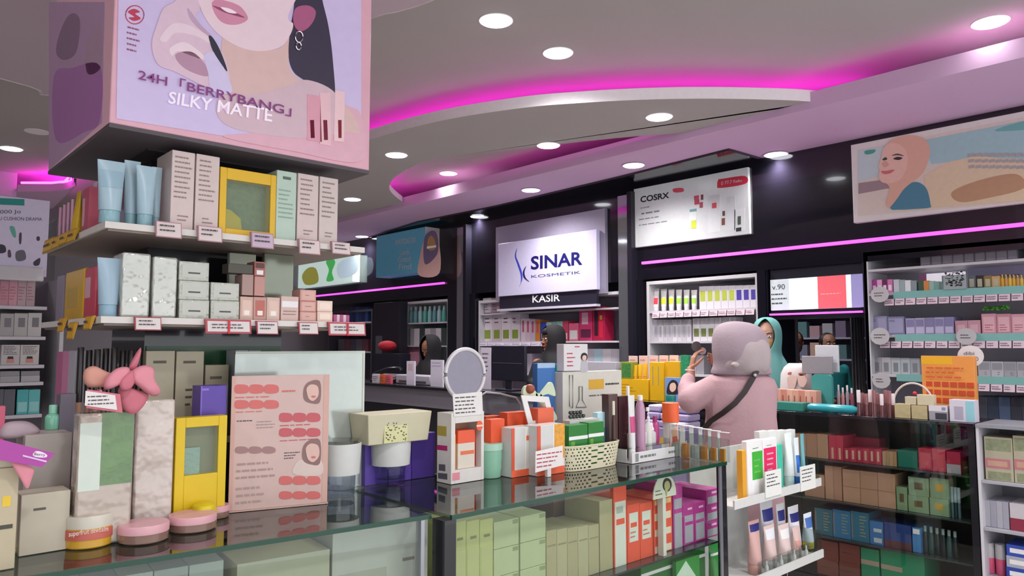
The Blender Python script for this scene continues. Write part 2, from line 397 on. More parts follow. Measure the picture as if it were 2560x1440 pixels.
# downlights
def downlight(px, py, z, label, w=1.):
    p = hit('Z', z, px, py); r = .085
    t = E('downlight', (p.x, p.y, z), label, 'ceiling light', 'round recessed downlights')
    MB().lathe((p.x, p.y, z), [(r*1.12, -.004), (r*1.12, .0)], 32).build('trim_ring', LIP, t)
    MB().lathe((p.x, p.y, z), [(r, -.008), (r, -.0045)], 32).build('lens', M('F4F6FF', .5, e=9., k='lamp', var=0), t)
    ld = bpy.data.lights.new('bulb', 'SPOT'); ld.energy = SPOT_W*w; ld.spot_size = R(150); ld.spot_blend = .9; ld.shadow_soft_size = .08; ld.color = (1, .97, .95)
    lo = bpy.data.objects.new('bulb', ld); COL.objects.link(lo); lo.parent = t; lo.location = (0, 0, -.03)
for a in ((1240, 51, 3.3, 'round downlight nearest the pink hanging sign, highest of the left ones'), (1395, 132, 3.3, 'round downlight just above the long magenta arc, left of centre'),
          (2476, 55, 3.3, 'round downlight in the top right corner of the view', .3), (1648, 292, ZP, 'round downlight under the right half of the magenta arc'),
          (1371, 363, ZP, 'round downlight under the middle of the magenta arc'), (991, 387, ZP, 'round downlight close right of the pink hanging sign below the arc'),
          (1121, 433, 3.3, 'round downlight inside the curled magenta tip'), (881, 498, ZP, 'round downlight just right of the tower top shelf'),
          (1327, 475, 3.045, 'round downlight on the lilac-lit soffit above the cashier sign'), (1584, 413, 3.045, 'round downlight on the lilac-lit soffit above the gloss black wedge'),
          (1940, 386, 3.045, 'round downlight at the notch of black wall and lilac-lit soffit'), (1195, 541, 3.03, 'small downlight on black soffit left of the cashier sign'),
          (28, 371, 3.3, 'round downlight at the left edge beside the pink hanging box'), (905, 591, 3.045, 'distant downlight above the shelf end of the tower')):
    downlight(*a)
# downlights of the same grid just behind and over the camera
for i, (x, y) in enumerate(((.6, .3), (2.6, .2), (-1.5, 1.6), (2.6, -.8), (4.2, .6), (-1.6, 4.2), (-1., 7.), (1.2, 7.2))):
    t = E('downlight', (x, y, ZP if y < 5 else 3.3), 'round downlight outside the view of the photograph', 'ceiling light', 'round recessed downlights')
    MB().lathe(t.location, [(.095, -.004), (.095, 0)], 24).build('trim_ring', LIP, t)
    ld = bpy.data.lights.new('bulb', 'SPOT'); ld.energy = SPOT_W; ld.spot_size = R(150); ld.spot_blend = .9; ld.shadow_soft_size = .08
    lo = bpy.data.objects.new('bulb', ld); COL.objects.link(lo); lo.parent = t; lo.location = (0, 0, -.03)
# magenta tubes along the wall
zt = PW.z(2100, 609)
def wtube(x0, x1, y, label, P=PW, dz=.012, mat=None):
    a0, a1 = P.a(x0, y), P.a(x1, y); z = P.z((x0+x1)/2, y)
    t = E('led_tube', P.pt((a0+a1)/2, -.03, z), label, 'led tube')
    MB().pb(P, a0, a1, -.03, -.002, z-dz, z+dz).build('tube', mat or MAGT, t); MB().pb(P, a0, a1, -.004, 0, z-dz*1.3, z+dz*1.3).build('holder', BLK2, t)
wtube(1608, 2700, (658+548)/2, 'long glowing magenta tube on the black wall under the two right posters')
wtube(792, 1113, 724, 'glowing magenta tube on the black wall under the teal portrait sign')
wtube(1928, 2158, 783, 'short magenta tube under the backlit panel above the opening', P=PL('X', 5.60), dz=.007)
# ================================================================ WALL SHELVING, POSTERS, CASHIER BAY
WFR = M('C9C6CC', .4); SHW = M('C4C0C6', .45); TEALS = M('7FB3AE', .4); PINKTAG = M('D8BFCB', .5)
def zat(P, x, y): return P.z(x, y)
def bay(x0, x1, name, label, shelves, top, wood=WFR, dep=.36, back=M('A5A3AC', .6), z_bottom=1.02):
    """open shelving unit let into the wall; shelves = pixel rows of each shelf top at the unit's middle"""
    P = PW; a0, a1 = P.a(x0, 850), P.a(x1, 850); t = E(name, P.pt((a0+a1)/2, dep/2, 0), label, 'shelving unit', 'shelving units along the black wall')
    MB().pb(P, a0, a1, dep, dep+.02, .05, top).build('back_panel', back, t)
    for a, b in ((a0, a0+.03), (a1-.03, a1)): MB().pb(P, a, b, 0, dep, 0, top).build('side_panel', wood, t)
    MB().pb(P, a0+.03, a1-.03, 0, dep, top-.03, top).build('top_panel', wood, t)
    MB().pb(P, a0+.03, a1-.03, 0, dep, 0, .08).build('plinth', wood, t)
    zs = []
    for y in shelves:
        z = P.z((x0+x1)/2, y) if y > 10 else y
        MB().pb(P, a0+.03, a1-.03, .0, dep, z-.018, z).build('shelf', SHW, t, bev=.001); zs.append(z)
    return t, a0, a1, zs
def tagrow(P, x0, x1, n, z, desc, h=.04, d=-.006, mat=PINKTAG):
    a0, a1 = P.a(x0, 850), P.a(x1, 850)
    for i in range(n):
        A0 = a0+(a1-a0)*i/n+.004; A1 = a0+(a1-a0)*(i+1)/n-.004
        o = MB().quadbox([P.pt(*q) for q in ((A0, d-.008, z-h-.01), (A1, d-.008, z-h-.01), (A1, d-.006, z-h-.01), (A0, d-.006, z-h-.01), (A0, d, z-.004), (A1, d, z-.004), (A1, d+.004, z-.004), (A0, d+.004, z-.004))]).build('price_tag', mat, None, label=f'{desc}, {ORD[i]} from the left', cat='price tag', group=desc.replace('blank ', '')+' row')
        lines(P, A0+.005, A1-.005, z-h, z-.012, 2, d-.0092, INK, o)
# ---- right bay
t, ba0, ba1, (z5, z1, z2, z3, z4) = bay(2166, 2760, 'wall_shelving', 'white shelving bay at the right edge with mint shelf edges', (2.06, PW.z(2560, 715), PW.z(2560, 834), PW.z(2560, 945), PW.z(2560, 1055)), 2.19)
for z in (z1, z2, z3):
    MB().pb(PW, ba0+.2, ba1-.03, -.004, 0, z-.045, z+.004).build('shelf_edging', TEALS, t)
tagrow(PW, 2215, 2600, 13, z1-.042, 'blank pink price tag hung under the top mint shelf edge')
tagrow(PW, 2200, 2600, 13, z2-.042, 'blank pink price tag hung under the middle mint shelf edge')
tagrow(PW, 2440, 2600, 5, z3-.042, 'blank pink price tag hung under the lowest mint shelf edge')
C_ = lambda *h: [M(x, .45) for x in h]
row(PB, 2300, 2545, 9, 625, 612, z5, .18, C_('6E6B76', '7A7580', '7E737E', '8A8490'), 'dull grey carton on the highest shelf at the right edge', lambda i: [(.1, .9, .1, .8, M('8F8894', .5), 'label')], 'grey cartons on the highest right shelf')
row(PB, 2180, 2232, 4, 700, 698, z1, .1, C_('B24A9A', 'E5A9CE', '6A2458', 'D77BB4'), 'small magenta and white carton on the top mint shelf', lambda i: [(.2, .8, .2, .6, M('F3DDEA', .5), 'label')], 'small magenta cartons')
row(PB, 2234, 2292, 4, 698, 702, z1, .1, C_('C8CBD0', '9FAEB4', 'E6E7EA', '8E9AA0'), 'small pale clear carton on the top mint shelf', (), 'pale cartons on the top mint shelf')
row(PB, 2296, 2350, 4, 700, 704, z1, .1, C_('3E5A4A', 'D98A4A', '9FC0B4', '86B3A8'), 'small orange or green carton mid top mint shelf', (), 'orange and green cartons')
carton(PB, 2298, 2415, 682, z1+.001, .02, M('F1EBF4', .4, e=.6, k='screen'), 'bright white picture panel leaning at the back of the top shelf', [(.0, .16, .3, 1, M('E08DBE', .5), 'pink_stripe'), (.5, .8, .4, .85, M('C9D6E8', .5), 'print')], 'picture panel', d=.2, name='picture_panel')
carton(PB, 2418, 2600, 658, z1+.001, .02, M('B3A9CC', .5), 'lilac backing panel at the back of the top right shelf', [(.25, .75, .3, .6, INK, 'printed_text', 2)], 'panel', d=.2, name='backing_board')
o = carton(PW, 2358, 2416, 687, z1, .012, M('9AA3A5', .5), 'grey and black patterned card standing on the mint shelf', (), 'card', name='pattern_card', d=-.01)
mb = MB(); rs = random.Random(3); q0, q1 = PW.a(2364, 710), PW.a(2410, 710)
for i in range(70):
    a = rs.uniform(q0, q1); z = rs.uniform(z1+.02, z1+.115); mb.pb(PW, a, a+rs.uniform(.004, .014), -.0125, -.0105, z, z+rs.uniform(.003, .009))
mb.build('pattern', M('2A2A2E', .5), o)
row(PB, 2420, 2500, 4, 688, 690, z1, .08, C_('5E6A6E', '2E2A28', '8A7340', 'C99F6A'), 'dark perfume bottle in a gold frame on the top mint shelf', lambda i: [(.2, .8, .15, .75, M('B8B29A', .4), 'label')], 'dark perfume cartons')
row(PB, 2502, 2560, 6, 686, 688, z1, .06, C_('D9A93A', 'C79A58', 'E3B84A'), 'amber bottle with gold cap on the top mint shelf', M('C8A45A', .3, m=.7), 'amber bottles', kind='bottle')
row(PB, 2176, 2262, 2, 790, 792, z2, .2, C_('8C89A8', '7C789A'), 'wide lilac carton on the middle mint shelf', lambda i: [(.08, .92, .12, .9, M('9C99B8', .5), 'label'), (.12, .5, .7, .85, M('3E3A66', .5), 'printed_text', 2)], 'lilac cartons')
row(PB, 2264, 2385, 5, 796, 792, z2, .2, C_('9D97B6', 'A9A3BF', '8983A5', 'A79FC2', '8D84B0'), 'lilac carton on the middle mint shelf', lambda i: [(.1, .9, .1, .45, M('B9B2CE', .5), 'label'), (.1, .9, .5, .9, M('847DA6', .5), 'label')], 'upright lilac cartons')
row(PB, 2388, 2452, 2, 802, 800, z2, .2, C_('B98B99', 'C08E9C'), 'dusty pink carton beside the lilac cartons', lambda i: [(.2, .8, .1, .7, M('CDA3AE', .5), 'label')], 'dusty pink cartons')
row(PB, 2454, 2640, 5, 784, 786, z2, .2, C_('C78F9C', 'BF8391', 'C994A0'), 'pink carton with red outlines at the right of the middle shelf', lambda i: [(.12, .88, .1, .85, M('D9A9B2', .5), 'label'), (.2, .8, .15, .5, M('9E4E5E', .5), 'printed_text', 3)], 'pink cartons with red outlines')
mb = MB(); rs = random.Random(5)
for i in range(60):
    c = PW.pt(PW.a(rs.uniform(2452, 2512), 775), .05+rs.uniform(0, .05), z2+.158+rs.uniform(0, .028)); mb.ball(c, (.009, .009, .006), 6, 4)
g = mb.build('garland', M('4FA03A', .6), None, label='green leafy garland lying on top of the pink cartons', cat='garland')
row(PB, 2180, 2300, 5, 893, 896, z3, .2, C_('A3A0A6', 'B3AFB4', 'B0B4BA', 'A9AEB6', '9BA0A8'), 'pale grey carton with grey window on the lowest mint shelf', lambda i: [(.25, .75, .15, .7, M('7C7F86', .5), 'window')], 'pale grey cartons')
row(PB, 2445, 2640, 6, 903, 906, z3, .2, C_('A8A6AC', 'B2B0B6', '9C9BA2'), 'off-white carton right of the round disc sign', lambda i: [(.1, .9, .45, .9, M('8F8F96', .5), 'label'), (.5, .8, .1, .35, M('77777E', .5), 'printed_text', 2)], 'off-white cartons at right')
for x0, x1, y0, y1, lb, tx in ((2175, 2224, 823, 858, 'round grey disc sign on the left of the middle mint shelf', 0), (2390, 2441, 816, 866, 'round grey disc sign in the centre of the middle mint shelf', 1),
                           (2176, 2222, 715, 757, 'faceted grey disc sign on the left of the top mint shelf', 0), (2180, 2226, 932, 970, 'round grey disc sign on the left of the lowest mint shelf', 0),
                           (2393, 2459, 864, 917, 'large round white disc sign above the orange grid box', 2)):
    P = PL('X', 5.56) if tx < 2 else PL('X', 5.0)
    cx, cz = P.uv((x0+x1)/2, (y0+y1)/2); r = (P.a(x1, 850)-P.a(x0, 850))/2
    pts = [(cx+r*math.cos(R(a)), cz+r*.92*math.sin(R(a))) for a in range(0, 360, 15 if tx else 30)]
    o = MB().poly(P, pts, 0, .005).build('disc_sign', M('BBB7BA' if tx < 2 else 'D6D0D2', .5), None, label=lb, cat='sign')
    if tx == 2:
        text('dibi', P, cx-r*.5, cx+r*.3, cz+r*.1, cz+r*.4, -.001, M('5A565A'), o); text('SOMO', P, cx-r*.65, cx+r*.6, cz-r*.4, cz-r*.05, -.001, M('5A565A'), o)
        MB().pb(P, cx-.006, cx+.006, .005, .012, 1.076, cz+r*.3).build('stem', WHT, o)
    else: lines(P, cx-r*.6, cx+r*.6, cz-r*.3, cz+r*.3, 2, -.0015, INK, o)
row(PB, 2440, 2640, 7, 992, 994, z4, .2, C_('3A3C48', '2C3444', '42506A', '30303A'), 'dark navy carton on the bottom shelf at right', (), 'dark cartons at right')
# ---- left bay beside the cashier
t, ga0, ga1, (y1_, y2_, y3_) = bay(1618, 1900, 'wall_shelving', 'white shelving bay left of the head scarves with long white cartons', (PW.z(1758, 773), PW.z(1758, 853), 1.25), 2.10)
tagrow(PW, 1632, 1890, 12, y1_-.012, 'pale pink price tag under the upper shelf left of the opening')
for i in range(6):
    x = 1633+i*19; stube(PB, x, x+16, 722+i*.6, y1_, WHT, M('D9D5DC', .4), f'white squeeze tube with bright label on upper bay shelf, {ORD[i]} from the left', 'white tubes on the upper bay shelf', d=.03,
        patch=[(.15, .5, M('D23A4A' if i == 0 else ('CBE32E' if i < 3 else '9BCB4A'), .5))])
row(PB, 1748, 1893, 8, 716, 712, y1_, .12, C_('D6D1DA'), 'white carton with coloured window on the upper bay shelf', lambda i: [(.15, .85, .35, .8, M('AEB84A' if i < 5 else '4A3E9A', .45), 'window')], 'white cartons on the upper bay shelf')
row(PB, 1622, 1728, 9, 800, 798, y2_, .12, C_('BDB9C0', 'B3AFB8', 'C6C1C8'), 'slim white carton on the second bay shelf', lambda i: [(.25, .75, .2, .7, M('A29EA8', .5), 'label')], 'slim white cartons')
row(PB, 1732, 1840, 6, 796, 792, y2_, .12, C_('C9C5CC'), 'white carton with olive window on second bay shelf', lambda i: [(.15, .85, .2, .55, M('6E7848', .45), 'window')], 'white cartons with olive windows')
row(PB, 1625, 1760, 7, 890, 888, y3_, .12, C_('8F8C94', 'A09CA4'), 'grey carton on the lowest bay shelf behind the yellow stand', (), 'grey cartons on the lowest bay shelf')
# ---- far left bays
t, fa0, fa1, (f1, f2, f3) = bay(1002, 1121, 'wall_shelving', 'lit white shelving bay behind the seated black hijab figure', (PW.z(1062, 806), PW.z(1062, 864), 1.25), 2.08, back=M('9FB6BC', .5))
row(PB, 1010, 1116, 9, 768, 764, f1, .12, C_('5FB5A8', '8FC4C4', '6E9EA8', 'A8C8CC'), 'teal bottle on the top shelf under the teal portrait sign', M('D9E6E8', .4), 'teal bottles', kind='bottle')
row(PB, 1008, 1116, 8, 822, 820, f2, .12, C_('C4BFC6', 'A29DA6', 'D4CFD4', '3E4A4A'), 'pale carton on second shelf above the seated figure', (), 'pale cartons on the second shelf')
row(PB, 1004, 1060, 3, 868, 868, f3, .2, C_('C98AA2', 'D293AA'), 'pink bag on the shelf left of the seated figure', (), 'pink bags', name='gift_bag', cat='bag')
t, ha0, ha1, (h1, h2) = bay(820, 930, 'wall_shelving', 'dim grey shelving bay at the right end of the display tower', (PW.z(875, 806), 1.42), 2.02, back=M('4A4650', .5), wood=M('4A4852', .5))
row(PB, 842, 872, 4, 775, 775, h1, .12, C_('7A2E5C', 'A04A78'), 'dark magenta carton on the dim far shelf', (), 'dark magenta cartons')
row(PB, 873, 920, 6, 768, 768, h1, .12, C_('2E4A86', '25356A', '3A5E96'), 'blue spine carton on the dim far shelf', (), 'blue cartons')
row(PB, 845, 920, 5, 848, 848, h2, .12, C_('5E5C66', '6A3E48', '4A4852'), 'dim grey carton on the lower far shelf', (), 'dim grey cartons')
# red cloth and black cabinet by the seated figure
Pk = PL('X', 5.45)
carton(Pk, 932, 1000, 745, .6, .12, M('26242E', .4), 'tall black cabinet between the two far shelving bays', [(.1, .35, .3, .7, M('5E6468', .4), 'hanging_sample')], 'cabinet', name='cabinet', yb=950, h=1.48)
# ---- opening with a room behind
Y0, Y1 = YO0, YO1; xo = XW
mb = MB().box(xo, xo+.45, Y0-.03, Y0, 0, ZO).box(xo, xo+.45, Y1, Y1+.03, 0, ZO); st('trim_4', mb, BLK2)
st('wall_right', MB().box(9.0, 9.2, 0, 9, 0, 3.3), M('4E4652', .6)); st('wall_right', MB().box(6.15, 9, 8.8, 9, 0, 3.3).box(6.15, 9, -.2, 0, 0, 3.3), M('5E5662', .6))
zl0, zl1 = PW.z(2040, 772), PW.z(2040, 692)
t = E('light_box', PW.pt(-(Y0+Y1)/2, .05, zl0), 'bright backlit panel with a red square above the opening', 'light box')
A0, A1 = PW.a(1924, 730), PW.a(2160, 730)
MB().pb(PW, A0, A1, .02, .16, zl0-.06, ZO-.001).build('housing', BLK2, t)
MB().pb(PW, A0+.01, A1-.03, .005, .02, zl0, zl1).build('panel', M('DDF0F0', .3, e=.75, k='screen'), t)
for (x0, x1, h, nm) in ((1926, 1972, 'BFC6CA', 'text_panel'), (2044, 2115, 'E0606A', 'red_panel'), (2128, 2158, '8F88B8', 'photo_panel')):
    MB().pb(PW, PW.a(x0, 730), PW.a(x1, 730), .002, .006, zl0, zl1).build(nm, M(h, .4, e=.5, k='screen'), t)
text('v.90', PW, PW.a(1930, 710), PW.a(1962, 710), PW.z(1945, 724), PW.z(1945, 711), .0, M('3A3E44'), t); lines(PW, PW.a(1928, 740), PW.a(1970, 740), PW.z(1945, 764), PW.z(1945, 730), 3, .0, M('4A4E54'), t)
lines(PW, PW.a(2050, 730), PW.a(2110, 730), PW.z(2080, 737), PW.z(2080, 731), 1, .0, M('F6D0D2'), t)
mb = MB(); c = PW.pt(PW.a(2002, 730), 0, PW.z(2002, 728)); rr = .1
mb.poly(PW, [(PW.a(2005, 728)+.04*math.cos(R(q)), PW.z(2005, 728)+.06*math.sin(R(q))) for q in range(0, 360, 60)], .001, .004).build('hexagon', M('F4FFFF', .3, e=1.2, k='screen'), t)
MB().pb(PW, A0, A1, .001, .02, zl0-.075, zl0-.02).build('sill', BLK, t)
# ---- posters on the wall
def poster(P, q, name, label, cat, mat, dep=.03, fr=None):   # q: pixel x0,x1, ytop/ybottom at x0 and x1
    x0, x1, yt0, yb0, yt1, yb1 = q; a0, a1 = P.a(x0, (yt0+yb0)/2), P.a(x1, (yt1+yb1)/2)
    z1 = (P.z(x0, yt0)+P.z(x1, yt1))/2; z0 = (P.z(x0, yb0)+P.z(x1, yb1))/2
    t = E(name, P.pt((a0+a1)/2, -dep/2, z0), label, cat)
    MB().pb(P, a0, a1, -dep, 0, z0, z1).build('board', mat, t, bev=.004)
    return t, P.at(-dep), a0, a1, z0, z1
t, Q, a0, a1, z0, z1 = poster(PW, (1590, 1877, 474, 620, 418, 586), 'wall_poster', 'white product poster with red badge and row of bottles beside the cashier bay', 'poster', M('CDCFD2', .25, e=.12, k='lit'))
text('COSRX', Q, 0, 0, 0, 0, -.001, M('22262A'), t, bold=.03, quad=((1601, 507), (1673, 495), (1673, 480), (1601, 491)))
spoly(Q, [(1805, 447), (1862, 440), (1864, 459), (1800, 470), (1793, 462), (1796, 449)], -.001, M('DA3450'), t, 'red_badge')
text('0 77.7 Rebu', Q, 0, 0, 0, 0, -.0035, WHT, t, quad=((1803, 463), (1855, 454), (1855, 447), (1803, 454)))
spoly(Q, [(1683, 472), (1706, 470), (1708, 479), (1686, 481)], -.001, M('E2566A'), t, 'pink_mark')
for i, (x0, x1, y0, y1) in enumerate(((1600, 1640, 514, 521), (1600, 1695, 521, 534), (1597, 1660, 540, 549), (1597, 1672, 554, 562))):
    lines(Q, Q.a(x0, y0), Q.a(x1, y0), Q.z((x0+x1)/2, y1), Q.z((x0+x1)/2, y0), 1, -.001, M('7C8088'), t)
for x0, x1, y0, y1, h, nm in ((1735, 1747, 490, 500, 'C84A62', 'swatch'), (1752, 1758, 487, 500, '8E2A3E', 'swatch'), (1736, 1748, 500, 512, 'C03A58', 'swatch'), (1749, 1757, 506, 520, 'A8324A', 'swatch'),
        (1771, 1800, 490, 583, 'D9DBDF', 'printed_bottle'), (1780, 1791, 508, 521, 'D2344A', 'red_label'), (1723, 1741, 530, 574, 'DDDFE0', 'printed_bottle'), (1724, 1741, 524, 530, '5FA0A4', 'teal_label'),
        (1728, 1740, 552, 572, 'C9D23A', 'yellow_label'), (1806, 1812, 528, 540, '4A2A24', 'printed_bottle'), (1804, 1812, 546, 563, '6E3A2A', 'printed_bottle'), (1836, 1862, 524, 580, 'DADCE0', 'printed_bottle'),
        (1844, 1852, 541, 562, '3E4E3E', 'green_label'), (1840, 1853, 570, 579, '16161A', 'black_label'), (1818, 1838, 492, 578, 'D5D7DC', 'printed_bottle')):
    spoly(Q, [(x0, y1), (x1, y1-(x1-x0)*.13), (x1, y0-(x1-x0)*.16), (x0, y0)], -.001 if h[0] == 'D' and h[1] in '59AD' else -.0028, M(h), t, nm, sm=False)
t, Q, a0, a1, z0, z1 = poster(PW, (2137, 2700, 363, 548, 258, 508), 'wall_poster', 'wide poster of a smiling woman in a peach head scarf at the right edge', 'poster', M('D9CFCF', .4, e=.1, k='lit'), dep=.05)
K = lambda h: M(h, .45, e=.1, k='print')
spoly(Q, [(2145, 375), (2700, 265), (2700, 495), (2145, 540)], -.001, K('D5C4BC'), t, 'picture', sm=False)
spoly(Q, [(2300, 352), (2700, 275), (2700, 400), (2480, 395), (2330, 410)], -.0025, K('9FBCC4'), t, 'sky', sm=False)
spoly(Q, [(2145, 376), (2300, 350), (2330, 412), (2200, 440), (2145, 455)], -.0026, K('BFC9CE'), t, 'haze', sm=False)
spoly(Q, [(2310, 440), (2370, 405), (2440, 390), (2560, 400), (2700, 395), (2700, 490), (2320, 520)], -.004, K('D9BFA4'), t, 'stone', sm=False)
spoly(Q, [(2380, 480), (2450, 450), (2540, 435), (2560, 470), (2470, 495), (2400, 505)], -.005, K('B98E72'), t, 'stone_shadow')
spoly(Q, [(2146, 458), (2220, 448), (2225, 470), (2146, 485)], -.004, K('9A8288'), t, 'far_wall', sm=False)
mb = MB()
for i in range(9):
    for j in range(3): A = Q.a(2420+i*17, 380); mb.pb(Q, A, A+.035, -.006, -.004, Q.z(2420+i*17, 385)-.02-j*.04, Q.z(2420+i*17, 385)-j*.04)
mb.build('buildings', K('A9A0A4'), t)
spoly(Q, [(2226, 520), (2240, 480), (2285, 455), (2315, 470), (2326, 510), (2324, 519), (2290, 522), (2250, 524)], -.007, K('4F7F96'), t, 'blue_top')
spoly(Q, [(2215, 365), (2240, 345), (2280, 338), (2312, 348), (2325, 375), (2318, 410), (2300, 440), (2262, 470), (2240, 500), (2222, 519), (2216, 505), (2224, 470), (2205, 440)], -.0085, K('D9A796'), t, 'head_scarf')
spoly(Q, [(2208, 372), (2225, 358), (2250, 362), (2268, 385), (2266, 420), (2250, 448), (2225, 458), (2204, 455), (2197, 440), (2199, 425), (2196, 415), (2203, 395)], -.010, K('E2B4A8'), t, 'face')
for p_, h, nm in (([(2203, 428), (2216, 427), (2236, 424), (2226, 433), (2210, 435)], 'C86A72', 'lips'), ([(2233, 397), (2244, 392), (2256, 395), (2246, 400)], '3A3036', 'eye'), ([(2206, 398), (2214, 393), (2218, 398), (2210, 401)], '3A4A42', 'eye'),
                  ([(2229, 389), (2244, 384), (2260, 390), (2244, 388)], '5A4040', 'brow'), ([(2205, 409), (2214, 402), (2222, 412), (2212, 418)], 'D29C92', 'nose')):
    spoly(Q, p_, -.0115, K(h), t, nm)
spoly(Q, [(2163, 377), (2188, 374), (2183, 383), (2165, 386)], -.0045, K('4F9A8E'), t, 'green_mark')
spoly(Q, [(2495, 322), (2560, 303), (2600, 300), (2590, 320), (2500, 328)], -.0045, K('6FA8A8'), t, 'green_mark')
t, Q, a0, a1, z0, z1 = poster(PW, (975, 1098, 592, 695, 575, 683), 'wall_poster', 'teal poster of a veiled woman with white hand lettering, far left', 'poster', M('4F8CA4', .4, e=.2, k='lit'), dep=.22)
MB().pb(PW, a1, a1+.004, -.22, 0, z0, z1).build('side_panel', M('D9D3D8', .5), t)
spoly(Q, [(1047, 688), (1050, 640), (1060, 600), (1073, 580), (1090, 578), (1097, 600), (1098, 683)], -.001, K('C9A29A'), t, 'veil')
spoly(Q, [(1062, 660), (1060, 600), (1074, 579), (1090, 580), (1096, 610), (1090, 640)], -.0025, K('6A5E78'), t, 'dark_scarf')
spoly(Q, [(1068, 612), (1072, 594), (1080, 590), (1088, 605), (1088, 622), (1074, 626)], -.004, K('A98250'), t, 'face')
spoly(Q, [(1067, 616), (1090, 613), (1090, 618), (1067, 622)], -.0055, K('E9E2E2'), t, 'veil_band', sm=False)
text('ANNYEONG OKK', Q, 0, 0, 0, 0, -.001, M('D9D3CC'), t, quad=((988, 613), (1040, 606), (1040, 592), (988, 599)))
text('Look', Q, 0, 0, 0, 0, -.001, M('D9D3CC'), t, quad=((1000, 638), (1024, 636), (1024, 622), (1000, 624)))
text('Good', Q, 0, 0, 0, 0, -.001, M('D9D3CC'), t, quad=((995, 656), (1026, 654), (1026, 640), (995, 642)))
text('Find', Q, 0, 0, 0, 0, -.001, M('D9D3CC'), t, quad=((997, 674), (1028, 672), (1028, 658), (997, 660)))
t, Q, a0, a1, z0, z1 = poster(PW, (738, 900, 675, 722, 626, 708), 'light_box', 'glowing pale green aquatic light box behind the tower shelf end', 'light box', M('CFE6DE', .3, e=.6, k='lit'), dep=.12)
spoly(Q, [(815, 655), (828, 646), (838, 655), (830, 680), (834, 700), (816, 702), (822, 675)], -.001, M('4FC060', .4, e=.5, k='print'), t, 'leaf')
spoly(Q, [(845, 660), (890, 640), (892, 680), (850, 695)], -.001, M('B9CEDA', .4, e=.6, k='print'), t, 'glass_print')
spoly(Q, [(755, 690), (770, 670), (790, 672), (795, 705), (765, 712)], -.001, M('A9A64A', .4, e=.4, k='print'), t, 'leaf')
# ---- cashier bay
Pc = PL('X', 5.55)
a0, a1 = PW.a(1246, 650), PW.a(1520, 650); zt = PW.z(1383, 540); zb = PW.z(1383, 745)
t = E('cashier_sign', PW.pt((a0+a1)/2, 0, zb), 'large lilac lit cashier sign with blue wave logo over the till', 'sign')
MB().pb(PW, a0, a1, -.04, -.001, PW.z(1500, 735), PW.z(1500, 525)).build('backboard', M('A59FB4', .35), t)
B0, B1 = Pc.a(1254, 650), Pc.a(1500, 650); Z0, Z1 = Pc.z(1500, 724), Pc.z(1500, 574)
MB().pb(Pc, B0, B1, -.05, 0, Z0, Z1).build('light_panel', M('D3CFEC', .4, e=.12, k='lit'), t, bev=.004)
Q = Pc.at(-.05); NV = M('1A1A66', .4)
text('SINAR', Q, 0, 0, 0, 0, -.002, NV, t, 'logo_lettering', bold=.025, quad=((1327, 675), (1456, 662), (1456, 628), (1327, 641)))
text('KOSMETIK', Q, 0, 0, 0, 0, -.002, M('4A4A86'), t, 'logo_lettering', quad=((1328, 695), (1451, 684), (1451, 677), (1328, 688)))
spoly(Q, [(1292, 621), (1287, 640), (1293, 660), (1301, 685), (1302, 705), (1297, 718), (1305, 700), (1305, 682), (1297, 658), (1290, 640)], -.003, M('3E4FD0', .4), t, 'logo_wave')
spoly(Q, [(1315, 665), (1307, 680), (1310, 695), (1323, 704), (1314, 694), (1311, 680)], -.003, NV, t, 'logo_wave')
MB().pb(Pc, B0, B1-.02, -.03, 0, Pc.z(1500, 760), Pc.z(1500, 722)-.005).build('name_strip', M('2A2836', .3), t)
text('KASIR', Pc.at(-.03), 0, 0, 0, 0, -.002, M('F2F2F6', .4, e=.12, k='lit'), t, 'lettering', bold=.015, quad=((1331, 757), (1400, 753), (1400, 735), (1331, 739)))
MB().pb(Pc, B0-.01, B1, -.06, 0, Pc.z(1500, 766), Pc.z(1500, 760)).build('ledge', M('CFC9DC', .4), t)
t, ka0, ka1, (k1, k2, k3) = bay(1196, 1556, 'wall_shelving', 'white shelving behind the till under the cashier sign', (PW.z(1370, 853), PW.z(1370, 936), 1.875), 2.03, back=M('B9AEC0', .5))
row(PB, 1207, 1270, 3, 745, 745, k3, .14, C_('C9BFC8', 'A88E9A', 'D9D0D6'), 'small white carton at the left of the high till shelf', lambda i: [(.15, .85, .2, .8, INK, 'printed_text', 4)], 'small white cartons on the high till shelf')
row(PB, 1208, 1300, 4, 782, 780, k1, .14, C_('E3D9E2', 'D9CDD8', 'EADFEA'), 'white carton with green sprig on the till shelf', lambda i: [(.15, .8, .1, .4, M('8AA03E', .5), 'printed_sprig'), (.2, .8, .6, .85, INK, 'printed_text', 2)], 'white sprig cartons')
row(PB, 1302, 1350, 4, 795, 800, k1, .14, C_('E8DCE6', 'E2C9D6', 'CFC0D6', 'D98A3E'), 'slim white carton with pink stripe on the till shelf', lambda i: [(.3, .7, .4, .9, M('C95A7A', .5), 'stripe')], 'slim striped cartons')
row(PB, 1352, 1420, 5, 806, 802, k1, .14, C_('2E4FC0', 'B9D0CC', '8FBFB0', '9FC8BC', 'D04A6A'), 'coloured carton on the till shelf left of the red cartons', lambda i: [(.15, .85, .1, .4, WHT, 'label')], 'coloured cartons on the till shelf')
row(PB, 1422, 1446, 1, 808, 808, k1, .14, C_('E26A8A'), 'pink lidded carton beside the cashier head', [(.1, .9, .1, .6, WHT, 'label')])
row(PB, 1448, 1480, 1, 769, 769, k1, .14, C_('D23A72'), 'tall hot pink carton on the right of the till shelf', [(.2, .7, .5, .85, M('E8B9CC', .5), 'label'), (.1, .9, .1, .35, M('6A2A4A', .5), 'label')])
